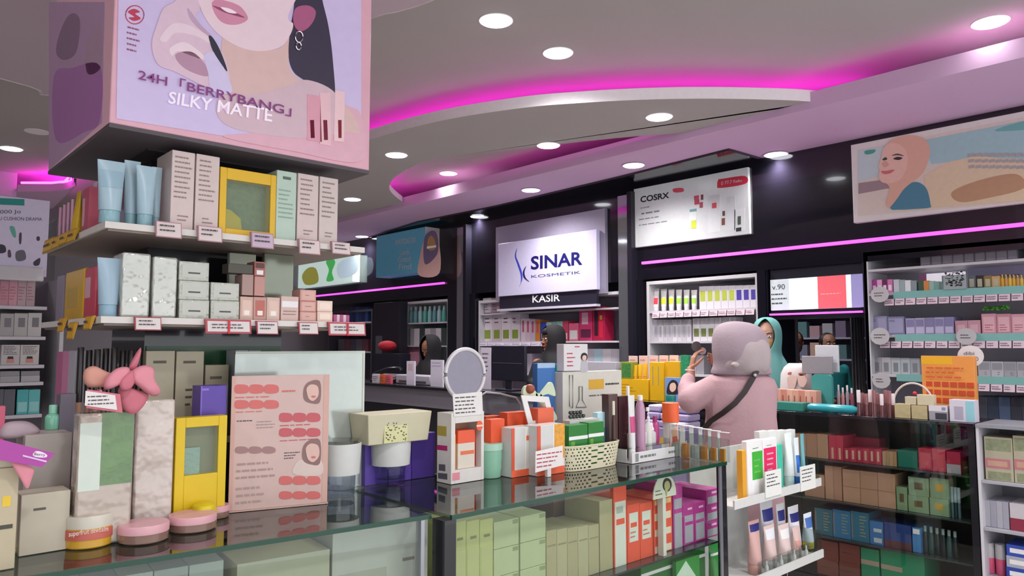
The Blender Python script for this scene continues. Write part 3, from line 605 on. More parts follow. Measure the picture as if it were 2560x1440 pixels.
row(PB, 1481, 1512, 1, 767, 767, k1, .14, C_('B31F4A'), 'tall crimson carton at the right end of the till shelf', [(.15, .45, .15, .9, M('3A1A2A', .5), 'label'), (.55, .85, .1, .6, M('D9264A', .5), 'label'), (.6, .8, .62, .75, M('D9A23A', .5), 'gold_mark')])
row(PB, 1440, 1550, 5, 872, 872, k2, .16, C_('C9C2CC', 'B9B2BE', 'A9C0D0'), 'pale carton low behind the cashier', (), 'pale cartons low behind the cashier')
row(PB, 1210, 1330, 6, 884, 884, k2, .16, C_('B9AEBE', 'A69CAE'), 'pale lilac carton low behind the monitor', (), 'lilac cartons behind the monitor')
tagrow(PW, 1200, 1400, 9, k1-.01, 'small lilac price tag under the till shelf', h=.03, mat=M('D9CFE2', .5))
# mirror columns
MIR = M('B9BAC2', .06, m=.85)
for x0, x1, yt, lb in ((1152, 1172, 570, 'narrow mirrored column left of the cashier bay'), (1556, 1584, 490, 'narrow mirrored column between cashier bay and product poster')):
    A0, A1 = PW.a(x0, 700), PW.a(x1, 700); t = E('mirror_column', PW.pt((A0+A1)/2, -.03, 0), lb, 'column')
    MB().pb(PW, A0, A1, -.06, -.002, 0, PW.z((x0+x1)/2, yt)).build('mirror', MIR, t); MB().pb(PW, A1, A1+.05, -.09, 0, 0, PW.z((x0+x1)/2, yt)+.02).build('frame', BLK2, t)
for x0, x1, lb in ((1174, 1193, 'black gloss pier just left of the till shelving'), (1592, 1613, 'black gloss pier right of the mirrored column'), (1901, 1921, 'black gloss pier at the left jamb of the opening'), (1123, 1150, 'black gloss pier right of the far lit bay')):
    A0, A1 = PW.a(x0, 860), PW.a(x1, 860); MB().pb(PW, A0, A1, -.03, .4, 0, 2.119).build('pier', BLK, None, label=lb, cat='pier')
# ================================================================ DISPLAY TOWER, HANGING SIGN
XL, XR, YF, YR = .54, 1.358, 2.23, 3.0
zA, zB, zC = 1.843, 1.582, 1.21
PF, PS = PL('Y', YF), PL('X', XL)
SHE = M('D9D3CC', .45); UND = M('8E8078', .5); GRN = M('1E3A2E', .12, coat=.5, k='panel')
tw = E('display_tower', ((XL+XR)/2, (YF+YR)/2, 0), 'tall four-sided display tower of cream shelves around a dark gloss pillar', 'display stand')
MB().box(.74, 1.2, 2.53, 2.9, 1.0, 2.1).build('pillar', M('1A191F', .12, coat=.5, k='pillar'), tw)
MB().box(.745, 1.195, 2.522, 2.53, 1.22, 1.50).build('green_panel', M('2E5A3A', .2), tw)
MB().box(XL+.02, XR-.02, 2.43, YR, 0, .985).build('base_cabinet', BLK2, tw)
for z in (zA, zB): MB().box(XL, XR, YF, YR, z-.02, z-.001).build('shelf', SHE, tw, bev=.001)
MB().box(XL+.04, XR-.04, 2.40, YR-.02, zC-.02, zC-.001).build('shelf', M('A59A8A', .4), tw, bev=.001)
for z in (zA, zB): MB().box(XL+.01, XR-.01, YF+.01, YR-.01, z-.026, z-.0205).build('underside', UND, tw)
# hanging box
Pn, Pm = PL('Y', 2.23), PL('X', .54)
zb = 2.105
hb = E('hanging_sign', ((.54+1.372)/2, 2.62, zb), 'large pink cosmetics light box with a woman portrait hung round the pillar', 'sign')
PK = M('D9A6B4', .35, e=.12, k='lit'); LIL = M('C9B9DC', .3, e=.15, k='lit')
MB().box(.54, 1.372, 2.232, 3.01, zb+.012, 3.099).build('box', PK, hb, bev=.004)
MB().box(.54, 1.372, 2.232, 3.01, zb, zb+.012).build('bottom_board', M('5A5358', .6), hb)
MB().box(.69, 1.22, 2.4, 2.8, zb-.004, zb).build('bottom_hatch', M('2A282E', .6), hb)
q = lambda h, e=.12: M(h, .35, e=e, k='print')
spoly(Pn, [(297, -40), (903, -40), (903, 385), (740, 375), (560, 340), (291, 296)], -.001, LIL, hb, 'poster', sm=False)
spoly(Pn, [(560, 342), (735, 378), (903, 402), (903, 290), (870, 265), (820, 250), (780, 300), (640, 330)], -.0022, q('D9A9B8'), hb, 'pink_base')
# portrait
spoly(Pn, [(745, -70), (790, -60), (808, 10), (822, 70), (832, 150), (836, 250), (800, 232), (768, 205), (735, 180), (722, 140), (725, 80), (735, 20)], -.0036, q('3A3346'), hb, 'hair')
spoly(Pn, [(560, 90), (620, 125), (700, 120), (725, 80), (722, 160), (745, 195), (800, 215), (870, 270), (900, 330), (860, 330), (640, 320), (560, 270), (555, 180)], -.0030, q('D6B4B0'), hb, 'neck')
spoly(Pn, [(555, 240), (640, 235), (720, 215), (770, 200), (840, 235), (860, 320), (760, 345), (600, 325), (545, 290)], -.0037, q('CFB2BC'), hb, 'blouse')
spoly(Pn, [(720, 40), (733, 60), (724, 90), (700, 118), (650, 128), (600, 118), (552, 90), (520, 55), (498, 10), (480, -60), (740, -60)], -.0048, q('E6CCD4'), hb, 'face')
spoly(Pn, [(530, 8), (545, -2), (565, 2), (585, 8), (605, 20), (620, 45), (605, 58), (580, 62), (555, 55), (538, 35)], -.0060, q('D08AA4'), hb, 'lips')
spoly(Pn, [(532, 14), (560, 22), (590, 32), (612, 44), (585, 38), (555, 28)], -.0070, q('8E4A66'), hb, 'mouth_line')
spoly(Pn, [(552, 18), (575, 22), (592, 33), (570, 31)], -.0075, q('F3E3EC'), hb, 'teeth')
spoly(Pn, [(738, 22), (755, 14), (775, 15), (789, 28), (785, 50), (770, 70), (752, 78), (738, 68), (733, 45)], -.0060, q('A85A7E'), hb, 'ear')
for c, r in (((748, 92), 12), ((747, 115), 8)):
    pts = [Pn.at(-.009).uv(c[0]+r*.8*math.cos(R(a)), c[1]+r*1.15*math.sin(R(a))) for a in range(0, 360, 30)]
    MB().tube([Pn.pt(a, -.009, z) for a, z in pts], .0022, 6, closed=True).build('earring', M('E8DDE0', .15, m=.9), hb)
spoly(Pn, [(480, -40), (500, 20), (490, 40), (520, 90), (560, 140), (575, 200), (560, 225), (510, 215), (440, 180), (395, 160), (380, 110), (395, 55), (410, 20), (440, 0), (440, -40)], -.0055, q('D9BCCB'), hb, 'hand')
for pts, h in (([(400, 95), (430, 60), (470, 62), (520, 90), (528, 110), (490, 90), (440, 82), (415, 105)], 'E6CDD8'), ([(425, 120), (460, 105), (500, 130), (515, 150), (480, 140), (445, 128), (430, 140)], 'E9D3DC'),
               ([(440, 135), (480, 130), (512, 160), (520, 190), (480, 180), (450, 160)], 'B58CA2'), ([(470, 20), (500, 60), (530, 90), (515, 85), (478, 50)], 'BFA0B8')):
    spoly(Pn, pts, -.0068, q(h), hb, 'finger')
spoly(Pn, [(522, 92), (530, 92), (545, 115), (560, 150), (568, 178), (550, 155), (532, 125)], -.0078, q('2E2E3E'), hb, 'dark_strand')
spoly(Pn, [(510, 140), (535, 130), (560, 170), (580, 230), (530, 225), (520, 180)], -.0073, q('CFC3E3'), hb, 'sleeve')
for pts, h, nm in (([(768, 235), (800, 240), (805, 355), (768, 350)], 'D79AAA', 'printed_tube'), ([(800, 232), (826, 232), (828, 365), (800, 360)], 'E3B9C0', 'printed_tube'), ([(838, 225), (862, 230), (860, 355), (835, 352)], 'E6C3C6', 'printed_tube'),
                   ([(808, 300), (818, 300), (820, 350), (810, 350)], 'B85A78', 'tube_core'), ([(845, 300), (854, 300), (854, 345), (846, 345)], 'C05A70', 'tube_core'), ([(775, 300), (785, 300), (787, 345), (777, 345)], 'A8486A', 'tube_core')):
    spoly(Pn, pts, -.0052, q(h), hb, nm, sm=False)
MAU = M('8E3F86', .4, k='ink'); 
text('24H「BERRYBANG」', Pn, 0, 0, 0, 0, -.009, MAU, hb, bold=.012, quad=((345, 200), (728, 292), (730, 263), (347, 170)))
text('SILKY MATTE', Pn, 0, 0, 0, 0, -.009, M('F0E4F0', .35, e=.2, k='print'), hb, bold=.015, quad=((420, 258), (680, 305), (682, 273), (424, 228)))
mb = MB(); pts = [Pn.at(-.002).uv(337+23*math.cos(R(a)), 37+23*math.sin(R(a))) for a in range(0, 360, 20)]
RED = M('C8405A', .4); MB().tube([Pn.pt(a, -.002, z) for a, z in pts], .0014, 5, closed=True).build('logo_ring', RED, hb)
spoly(Pn, [(320, 30), (335, 22), (350, 30), (338, 34), (352, 46), (335, 52), (322, 44), (336, 42)], -.002, RED, hb, 'logo_mark')
lines(Pn, Pn.a(316, 90), Pn.a(358, 90), Pn.z(337, 135), Pn.z(337, 66), 5, -.002, M('9A5A7A'), hb)
# left side of the box: soft prints
for pts, h in (([(170, 40), (190, 35), (200, 60), (190, 130), (160, 150), (140, 130), (150, 80)], '8A6A88'), ([(135, 190), (180, 170), (250, 165), (250, 300), (210, 330), (140, 350)], 'B070B0'), ([(215, 120), (250, 60), (256, 160), (220, 185)], 'B894AC')):
    spoly(Pm, pts, -.001, q(h, .05), hb, 'side_print')
spoly(Pm, [(122, 5), (262, 5), (255, 306), (122, 425)], -.0005, q('B48FB0', .08), hb, 'side_poster', sm=False)
# ---------------------------------------------------------------- top shelf goods
P1 = PL('Y', 2.262)
BL = M('A9C3CE', .3); BLC = M('8FB6BE', .3)
for i, (x0, x1, yt, d) in enumerate(((240, 312, 402, .02), (308, 350, 402, .06), (338, 390, 415, .02), (378, 404, 418, .06))):
    stube(P1, x0, x1, yt, zA, BL, BLC, ('wide pale blue squeeze tube at the front left corner of the top tower shelf', 'pale blue tube second from the corner on the top tower shelf', 'pale blue tube with bright glint third from the corner, top tower shelf', 'narrow pale blue tube pressed against the white cartons, top tower shelf')[i], 'pale blue tubes on the top tower shelf', d=d, yb=545, patch=[(.45, .8, M('9AB8C6', .3))] if i == 0 else None, cat='tube')
PKW = M('D6C3BE', .45); PKL = M('96807C', .6)
def scratch(n=6): return [(.12, .88, .38, .95, PKL, 'printed_text', n), (.3, .8, .1, .2, PKL, 'small_print', 2)]
carton(P1, 427, 486, 378, zA, .14, PKW, 'tall blush white carton left one of the pair on the top tower shelf', scratch(9), group='tall blush white cartons', yb=565)
carton(P1, 488, 548, 388, zA, .14, PKW, 'tall blush white carton right one of the pair, left of the yellow frame', scratch(9), group='tall blush white cartons', yb=570)
YEL = M('E3B51E', .35); 
def window_box(P, x0, x1, yt, yb, z0, label, mat, winpix, inner, dep=.05, cat='box', h=None):
    a0, a1 = P.a(x0, (yt+yb)/2), P.a(x1, (yt+yb)/2); z1 = P.z((x0+x1)/2, yt) if h is None else z0+h
    t = E('window_box', P.pt((a0+a1)/2, dep/2, z0), label, cat)
    w0, w1 = P.a(winpix[0], 0+(yt+yb)/2), P.a(winpix[1], (yt+yb)/2); v1, v0 = P.z(winpix[0], winpix[2]), P.z(winpix[0], winpix[3])
    mb = MB().pb(P, a0, w0, 0, dep, z0, z1).pb(P, w1, a1, 0, dep, z0, z1).pb(P, w0, w1, 0, dep, z0, v0).pb(P, w0, w1, 0, dep, v1, z1)
    mb.build('frame', mat, t, bev=.0015); MB().pb(P, w0, w1, dep*.75, dep, v0, v1).build('inner_card', inner, t)
    MB().pb(P, w0, w1, .003, .004, v0, v1).build('window_film', GL(), t)
    return t, w0, w1, v0, v1
t, w0, w1, v0, v1 = window_box(P1, 549, 690, 427, 580, zA, 'big yellow frame carton with a clear window on the top tower shelf', YEL, (566, 676, 447, 570), M('8F8A66', .35, bump=.4, sc=60, var=.25))
MB().poly(P1, [(w0, v0), (w0+(w1-w0)*.42, v0), (w0+(w1-w0)*.38, v0+(v1-v0)*.25), (w0+(w1-w0)*.15, v0+(v1-v0)*.4), (w0, v0+(v1-v0)*.42)], .02, .003).build('curved_card', YEL, t)
carton(P1, 690, 741, 428, zA, .12, M('B9CDBC', .4), 'tall mint green carton right of the yellow frame on the tower', [(.1, .9, .3, .75, M('8FA898', .5), 'printed_text', 7), (.3, .7, .88, .92, M('5A6A60', .5), 'dash')], yb=595)
carton(P1, 743, 796, 436, zA, .12, PKW, 'tall blush carton with fine print between mint carton and shelf end', scratch(8), group='blush cartons at shelf end', yb=600)
carton(P1, 798, 845, 444, zA, .12, M('D3C4BE', .45), 'rightmost tall blush carton on the top tower shelf', scratch(8), group='blush cartons at shelf end', yb=605)
# left side of the top shelf
P2 = PL('X', .565)
for i, (x0, x1, yt, h) in enumerate(((146, 155, 520, 'D79DB4'), (156, 165, 513, 'DDA3BA'), (166, 175, 508, 'D79DB4'), (176, 185, 500, 'E0A9C0'))):
    bottle(P2, x0, x1, yt, zA, M(h, .3), M(h, .3), f'slender pink wand on the left side of the top tower shelf, {ORD[i]} from the left', 'slender pink wands', shape='stick', yb=600, d=.015)
stube(P2, 187, 203, 480, zA, YEL, YEL, 'yellow tube between the pink wands and the red carton on the tower', None, yb=590, d=.02)
carton(P2, 205, 222, 472, zA, .06, M('C4556A', .45), 'rose red carton on the left side of the top tower shelf', [(.1, .4, .2, .8, M('E6A9B4', .5), 'label')], yb=565)
stube(P2, 228, 243, 458, zA, M('D9C0CE', .35), M('CDB2C2', .35), 'pinkish white tube behind the corner of the top tower shelf', None, yb=540, d=.02)
def ptag(P, x0, x1, yt, yb, label, mat=None, rim='B0808A', group='price tags on the tower', sl=0, n=2, d=-.012, nm='price_tag', cat='price tag'):
    a0, a1 = P.a(x0, (yt+yb)/2), P.a(x1, (yt+yb)/2); z1, z0 = P.z((x0+x1)/2, yt), P.z((x0+x1)/2, yb)
    o = MB().quadbox([P.pt(*q_) for q_ in ((a0, d-.006, z0), (a1, d-.006, z0), (a1, d-.004, z0), (a0, d-.004, z0), (a0, d, z1), (a1, d, z1), (a1, -.0002, z1), (a0, -.0002, z1))]).build(nm, M(rim, .5), None, label=label, cat=cat, group=group)
    g = (a1-a0)*.04
    MB().quadbox([P.pt(*q_) for q_ in ((a0+g, d-.0068, z0+g), (a1-g, d-.0068, z0+g), (a1-g, d-.0058, z0+g), (a0+g, d-.0058, z0+g), (a0+g, d-.002, z1-g), (a1-g, d-.002, z1-g), (a1-g, d, z1-g), (a0+g, d, z1-g))]).build('paper', mat or M('D9C9C6', .5), o)
    lines(P, a0+g*3, a1-g*4, z0+(z1-z0)*.3, z1-g*2, n, d-.0078, INK, o)
    return o
for x0, x1, yt, yb, lb in ((385, 450, 556, 596, 'price tag under the left blush carton on the top tower shelf'), (490, 551, 567, 606, 'price tag at the left foot of the yellow frame carton'),
        (623, 679, 583, 622, 'lilac price tag under the right corner of the yellow frame carton'), (742, 795, 600, 637, 'price tag under the blush carton with fine print'), (824, 870, 606, 637, 'price tag at the right end of the top tower shelf')):
    ptag(PF, x0, x1, yt, yb, lb, M('C4AFC0', .5) if x0 == 623 else None)
for i, (x0, x1, yt, yb) in enumerate(((118, 140, 598, 632), (141, 158, 592, 622), (160, 178, 582, 612), (180, 198, 575, 606))):
    ptag(PS, x0, x1, yt, yb, f'yellow hanging price tab on left edge of top tower shelf, {ORD[i]} from the left', M('D9A81E', .5), 'B98A18', 'yellow price tabs', n=1, d=-.008)
# ---------------------------------------------------------------- middle shelf goods
SIL = M('C4C5BE', .22, m=.35, bump=3., sc=10, var=.15); SIL2 = M('B4B7AB', .28, m=.2, bump=2, sc=20, var=.12)
stube(P1, 240, 303, 645, zB, M('9DB6C6', .3), M('8FAEC0', .3), 'large pale blue tube left of the silver pouches on the middle tower shelf', None, yb=785, d=.03)
carton(P1, 303, 377, 632, zB, .1, SIL, 'crinkled silver foil pouch on the middle tower shelf, left one', (), 'pouch', 'silver foil pouches', 'foil_pouch', yb=790, bev=.006)
carton(P1, 381, 444, 642, zB, .09, SIL, 'crinkled silver foil pouch on the middle tower shelf, right one', (), 'pouch', 'silver foil pouches', 'foil_pouch', yb=790, bev=.006)
dd = [(.1, .9, .15, .9, M('C2C3B9', .3), 'film'), (.3, .7, .36, .44, M('4A4A46', .5), 'dash')]
def stack(P, x0, x1, ys, z0, dep, mats, desc, dec, group, d=0, cat='box', name='carton'):
    z = z0
    for i, (ya, yb_) in enumerate(ys):      # from the bottom up, (top row, bottom row)
        Q = P.at(d); h = Q.z((x0+x1)/2, ya)-Q.z((x0+x1)/2, yb_)-.001
        wd = ('bottom', 'middle', 'top') if len(ys) == 3 else ('lower', 'upper')
        carton(P, x0, x1, ya, z, dep, mats[i % len(mats)], f'{desc}, {wd[i]} one of its stack', dec, cat, group, name, d=d, h=h, yb=yb_); z += h+.0005
stack(P1, 447, 524, ((743, 790), (694, 742), (645, 693)), zB, .1, [SIL2], 'silver grey carton in the left stack by the foil pouches', dd, 'stacked silver cartons')
stack(P1, 526, 599, ((746, 793), (700, 745)), zB, .1, [SIL2], 'silver grey carton in the right stack by the foil pouches', dd, 'stacked silver cartons')
carton(P1, 659, 735, 636, zB, .02, M('8A9080', .15, m=.5), 'greenish mirror panel standing behind the small pink cartons', (), 'panel', d=.16, name='mirror_panel', yb=740)
carton(P1, 572, 640, 634, zB, .02, M('A9AE9A', .3), 'pale grey-green sheet behind the dark cartons on the middle tower shelf', (), 'panel', d=.165, name='backing_sheet', yb=740)
row(P1, 600, 700, 3, 741, 744, zB, .07, [M('C9A79A', .35), M('BE9488', .4), M('D0B4A8', .4)], 'clear-fronted peach carton on the middle tower shelf', lambda i: [(.15, .85, .15, .85, M('DDBDAE' if i != 1 else 'B8665A', .35), 'window'), (.3, .7, .2, .4, M('EFE6DC', .3), 'label')], 'peach window cartons', yb=798)
zz = zB+PF.z(650, 744)-PF.z(650, 797)+.01
carton(P1, 605, 634, 682, zz, .06, M('A98A82', .45), 'brownish carton stacked upon the peach window carton', (), 'box', yb=740, h=.066)
carton(P1, 636, 663, 686, zz, .06, M('C08D84', .45), 'terracotta pink carton stacked beside the brownish carton', (), 'box', yb=740, h=.062)
carton(P1, 636, 664, 646, zz+.063, .06, M('A8645C', .4), 'small dark rose carton on top of the terracotta carton', [(.1, .9, .55, .9, M('5E3A36', .5), 'dark_band'), (.2, .8, .1, .4, WHT, 'label')], 'box', yb=684, h=.046)
carton(P1, 570, 634, 650, zz+.067, .05, M('4A463C', .4), 'wide dark brown carton lying on top of the stack by the mirror panel', (), 'box', yb=680, h=.03)
carton(P1, 702, 747, 741, zB, .07, M('D3B6AC', .45), 'square blush carton with white band left of the pink stack', [(.05, .95, .55, .8, WHT, 'label'), (.1, .9, .2, .45, PKL, 'printed_text', 2)], 'box', yb=800)
stack(P1, 750, 791, ((776, 800), (748, 775), (718, 747)), zB, .06, [M('D0A096', .45), M('C9948A', .45), M('CC988E', .45)], 'dusty pink carton of the tower end stack', [(.1, .9, .1, .9, M('D9ACA0', .45), 'label'), (.3, .7, .4, .6, PKL, 'printed_text', 1)], 'stacked dusty pink cartons')
stack(P1, 793, 832, ((777, 803), (749, 776)), zB, .06, [M('E3C3B4', .35), M('E8CDBE', .3)], 'shiny peach carton in the short stack at the shelf end', [(.15, .85, .2, .8, M('F0DCCB', .25), 'film')], 'stacked shiny peach cartons')
row(P1, 834, 874, 5, 786, 788, zB, .05, [M('A84A7A', .4), M('D9B4C4', .4)], 'tiny magenta bottle beyond the peach cartons on the middle tower shelf', (), 'tiny magenta bottles', 'bottle', 'nail_polish', yb=803)
PSm = PL('X', .565)
carton(PSm, 141, 158, 690, zB, .05, M('8F8494', .4), 'narrow grey purple carton at the far left of the middle tower shelf', (), yb=790)
carton(PSm, 162, 208, 676, zB, .05, M('D9A81E', .3), 'yellow pouch on the left side of the middle tower shelf', [(.15, .75, .25, .65, M('C9A23A', .3), 'film')], 'pouch', name='foil_pouch', yb=785, bev=.006)
carton(PSm, 210, 236, 668, zB, .05, M('C8465A', .4), 'red pouch between the yellow pouch and the blue tube', [(.1, .6, .4, .8, M('DDA9B4', .4), 'label')], 'pouch', name='foil_pouch', yb=785, bev=.006)
for x0, x1, yt, yb, lb, st_ in ((333, 399, 793, 826, 'red rimmed price tag on the middle tower shelf under the foil pouches', 0), (509, 623, 799, 834, 'double price tag with red divider under the silver stacks', 1), (637, 690, 803, 836, 'price tag below the peach window cartons', 0),
        (742, 790, 806, 836, 'price tag below the dusty pink stack', 0), (816, 908, 806, 839, 'double price tag with red divider at the end of the middle shelf', 1)):
    o = ptag(PF, x0, x1, yt, yb, lb, M('D9CFCC', .5), 'B04A56')
    if st_: A = PF.a((x0+x1)/2, 815); MB().pb(PF, A-.003, A+.003, -.022, -.018, PF.z(x0, yb)-.0, PF.z(x0, yt)-.002).build('divider', M('D02A3A', .5), o)
for i, (x0, x1, yt, yb) in enumerate(((156, 170, 795, 830), (180, 196, 806, 848), (222, 240, 790, 824))):
    ptag(PS, x0, x1, yt, yb, f'yellow hanging tab on the left edge of the middle tower shelf, {ORD[i]} from the left', M('D9A01E', .5), 'B98A18', 'yellow tabs of the middle shelf', n=1, d=-.008)
# ---------------------------------------------------------------- lower shelf goods (behind the counter display)
P3 = PL('Y', 2.415)
CRM = M('B5AB92', .4); 
carton(P3, 362, 436, 877, zC, .1, CRM, 'tall khaki cream carton at the left on the lowest tower shelf', [(.25, .7, .86, .89, M('5A5444', .5), 'dash')], group='khaki cream cartons', yb=1040)
carton(P3, 438, 509, 878, zC, .1, CRM, 'tall khaki cream carton with small emblem beside the left one', [(.25, .7, .86, .89, M('5A5444', .5), 'dash'), (.35, .6, .35, .6, M('4A463C', .5), 'printed_text', 3)], group='khaki cream cartons', yb=1040)
carton(P3, 512, 572, 912, zC, .1, M('A59B82', .4), 'shorter khaki carton behind the purple box', [(.2, .7, .8, .84, M('5A5444', .5), 'dash')], yb=1000)
carton(P3, 513, 566, 896, zC+.14, .08, M('C4BC9C', .3), 'flat shiny cream box lying on the shorter khaki carton', (), yb=910, h=.022)
row(P3, 588, 652, 2, 875, 876, zC, .08, [M('B9BEC0', .35)], 'grey white carton peeking above the pink board', lambda i: [(.1, .9, .4, .85, M('D9DEDF', .3), 'label')], 'grey white cartons', yb=960)
for i in range(8):
    x = 192+i*21
    bottle(P3, x, x+17, 868+((i*7) % 9), zC, M('B58A72', .35), M('2A2422', .25), f'dark capped bottle in the row behind the pink bow, {ORD[i]} from the left', 'dark capped bottles', shape='stick', yb=960, capf=.55, d=.01+.02*(i % 2))
row(PL('X', .60), 140, 186, 3, 880, 876, zC, .04, [M('C06A92', .4), M('D98AAE', .4), M('B9B4C0', .4)], 'pink hanging sample on the left side of the lowest tower shelf', (), 'pink samples', 'box', yb=990)
# ---------------------------------------------------------------- far left rack
P5 = PL('Y', 5.0); A0, A1 = -.6, P5.a(112, 850)
zr = [P5.z(60, y) for y in (765, 841, 912, 955, 1036)]
t = E('display_rack', ((A0+A1)/2, 5.2, 0), 'white rack with stacked boxes and a product poster at the left edge', 'display stand')
MB().pb(P5, A0, A1+.1, .36, .38, 0, P5.z(60, 690)).build('back_panel', M('8A868C', .6), t)
for z in zr: MB().pb(P5, A0, A1, -.02, .36, z-.02, z-.001).build('shelf', SHW, t, bev=.001)
for a in (A0, A1+.09): MB().pb(P5, a-.02, a, -.02, .36, 0, P5.z(60, 690)).build('side_panel', SHW, t)
row(P5, 0, 88, 4, 702, 702, zr[0], .2, C_('C98F9C', 'D39AA8', 'BFA4A8', 'B9A0A4'), 'pink patterned carton on the top shelf of the left rack', lambda i: [(.1, .9, .2, .8, M('B86A7C', .5), 'printed_text', 5)], 'pink patterned cartons')
row(P5, 0, 104, 3, 784, 782, zr[1], .2, C_('A9A6A6', 'B4B0AE', 'C0BCBA'), 'white grey carton on the second shelf of the left rack', lambda i: [(.3, .8, .4, .8, M('77757A', .5), 'label')], 'white grey cartons')
row(P5, 2, 98, 2, 862, 862, zr[2], .2, C_('BFBABA', 'C6C0BE'), 'carton with a small printed face on the third rack shelf', lambda i: [(.1, .9, .5, .95, INK, 'printed_text', 6), (.3, .7, .1, .35, M('C98A80', .5), 'printed_face'), (.35, .65, .3, .42, M('2A2424', .5), 'printed_hair')], 'face cartons')
stack(P5, 0, 50, ((938, 954), (924, 937)), zr[3], .2, C_('A5A2A6', '96949A'), 'flat grey carton at the left of the fourth rack shelf', (), 'flat grey cartons')
stack(P5, 52, 100, ((938, 954), (925, 937)), zr[3], .2, C_('B0ADB0', '8E8C92'), 'flat grey carton at the right of the fourth rack shelf', (), 'flat grey cartons')
row(P5, 42, 100, 2, 974, 974, zr[4], .2, C_('4FA9AC', '62B4B4'), 'teal carton on the fifth shelf of the left rack', lambda i: [(.1, .9, .1, .5, M('8FC9C8', .5), 'label')], 'teal cartons', yb=1030)
row(P5, -20, 38, 2, 973, 973, zr[4], .2, C_('5E6068'), 'dull grey carton left of the teal cartons on the rack', (), 'dull grey cartons on the rack', yb=1030)
Pp = PL('Y', 4.95); zp0, zp1 = Pp.z(60, 690), Pp.z(60, 495)
A0p, A1p = -.6, Pp.a(121, 590)
t = E('rack_poster', ((A0p+A1p)/2, 4.96, zp0), 'lilac white product poster with green banner on top of the left rack', 'poster')
MB().pb(Pp, A0p, A1p, 0, .03, zp0+.001, zp1).build('board', M('C2BAD0', .4, e=.1, k='lit'), t, bev=.003)
spoly(Pp, [(-40, 493), (61, 498), (61, 514), (-40, 510)], -.001, M('1F9088', .4), t, 'green_banner', sm=False)
text('000 Jo', Pp, 0, 0, 0, 0, -.001, M('3A4A4E'), t, quad=((0, 537), (52, 536), (52, 524), (0, 525)))
text('URTU CUSHION DRAMA', Pp, 0, 0, 0, 0, -.001, M('3A3A4A'), t, quad=((-25, 550), (105, 552), (105, 544), (-25, 541)))
for pts, h in (([(24, 567), (36, 568), (40, 592), (32, 590)], '5FB09A'), ([(48, 585), (54, 583), (53, 608), (48, 608)], '4A4650'), ([(92, 592), (99, 592), (99, 601), (92, 601)], '4A3A48'), ([(-5, 612), (12, 614), (14, 630), (-5, 632)], '3A3444'), ([(40, 630), (60, 626), (64, 648), (42, 652)], '6A6470'), ([(84, 655), (100, 645), (98, 662), (86, 664)], '3E3848'), ([(20, 626), (26, 626), (28, 642), (20, 642)], '5A4A50')):
    spoly(Pp, pts, -.001, M(h), t, 'printed_product')
MB().pb(Pp, A0p, A1p-.02, -.05, 0, zp0-.03, zp0+.05).build('sleeve', M('CFCBD0', .1, coat=.6), t, bev=.01)
# grey cabinets and wall between the rack and the tower
carton(PL('Y', 6.4), 132, 420, 560, 0, .3, M('77737A', .6), 'wide plain grey partition behind the tower', (), 'partition', name='partition', yb=800)
# ================================================================ FRONT GLASS COUNTERS
BK = M('17161C', .25, coat=.4, k='frame'); STEEL = M('A6A6AE', .3, m=.8)
GFR = GL('F7F9F7', 'case_front_glass', 1.45, .01)
def prism(pts, z0, z1):
    mb = MB(); n = len(pts); mb.v = [Vector((x, y, z0)) for x, y in pts]+[Vector((x, y, z1)) for x, y in pts]
    mb.f = [list(range(n)), list(range(2*n-1, n-1, -1))]+[[i, (i+1) % n, n+(i+1) % n, n+i] for i in range(n)]; return mb
PR = PLR((1.350, 1.822), (.9934, -.1146))       # front of the left case
P4 = PL('Y', 1.765); X0, X1 = 1.405, 2.865        # front of the right case
c1 = E('glass_counter', (.5, 2.1, 0), 'glass display counter in the left foreground with dark green edged top', 'display counter', 'glass display counters')
def rq(a, d): v = PR.pt(a, d, 0); return (v.x, v.y)
prism([rq(-1.9, .004), rq(0, .004), (1.36, 2.40), (-.5, 2.40)], .988, .999).build('glass_top', GTOP, c1)
prism([rq(-1.9, -.004), rq(0, -.004), rq(0, .004), rq(-1.9, .004)], .987, 1.0).build('glass_edge', M('14402F', .15, k='edge'), c1)
prism([rq(-1.9, .006), rq(-.03, .006), rq(-.03, .010), rq(-1.9, .010)], .05, .985).build('front_glass', GFR, c1)
prism([rq(-1.9, .03), rq(-.03, .03), (1.34, 2.39), (-.45, 2.39)], .655, .663).build('glass_shelf', GTOP, c1)
prism([rq(-1.9, .03), rq(-.03, .03), (1.34, 2.39), (-.45, 2.39)], .3, .308).build('glass_shelf', GTOP, c1)
MB().pb(PR, -.034, -.022, -.002, .03, .05, .986).build('post', STEEL, c1)
prism([rq(-1.9, .0), rq(-.0, .0), (1.36, 2.40), (-.45, 2.40)], .0, .05).build('base', BK, c1)
MB().box(-.45, 1.36, 2.385, 2.395, .05, .985).build('back_panel', M('B9BEB8', .3), c1)
c2 = E('glass_counter', (2.13, 2.05, 0), 'glass display counter in the centre foreground filled with green and orange cartons', 'display counter', 'glass display counters')
MB().box(X0-.02, X1+.03, 1.775, 2.39, .988, .999).build('glass_top', GTOP, c2)
MB().box(X0-.02, X1+.03, 1.765, 1.775, .986, 1.0).build('glass_edge', M('14402F', .15, k='edge'), c2)
MB().box(X0, X1, 1.78, 1.784, .05, .985).build('front_glass', GFR, c2)
for z in (.655, .3): MB().box(X0, X1, 1.80, 2.36, z, z+.008).build('glass_shelf', M('1E2A2A', .15, coat=.4, k='shelf'), c2)
MB().box(1.362, X0, 1.77, 1.83, 0, .985).build('post', BK, c2); MB().box(X1, X1+.03, 1.77, 1.80, 0, .985).build('post', BK, c2)
MB().box(X1-.022, X1-.001, 1.772, 1.778, .05, .985).build('post_strip', STEEL, c2)
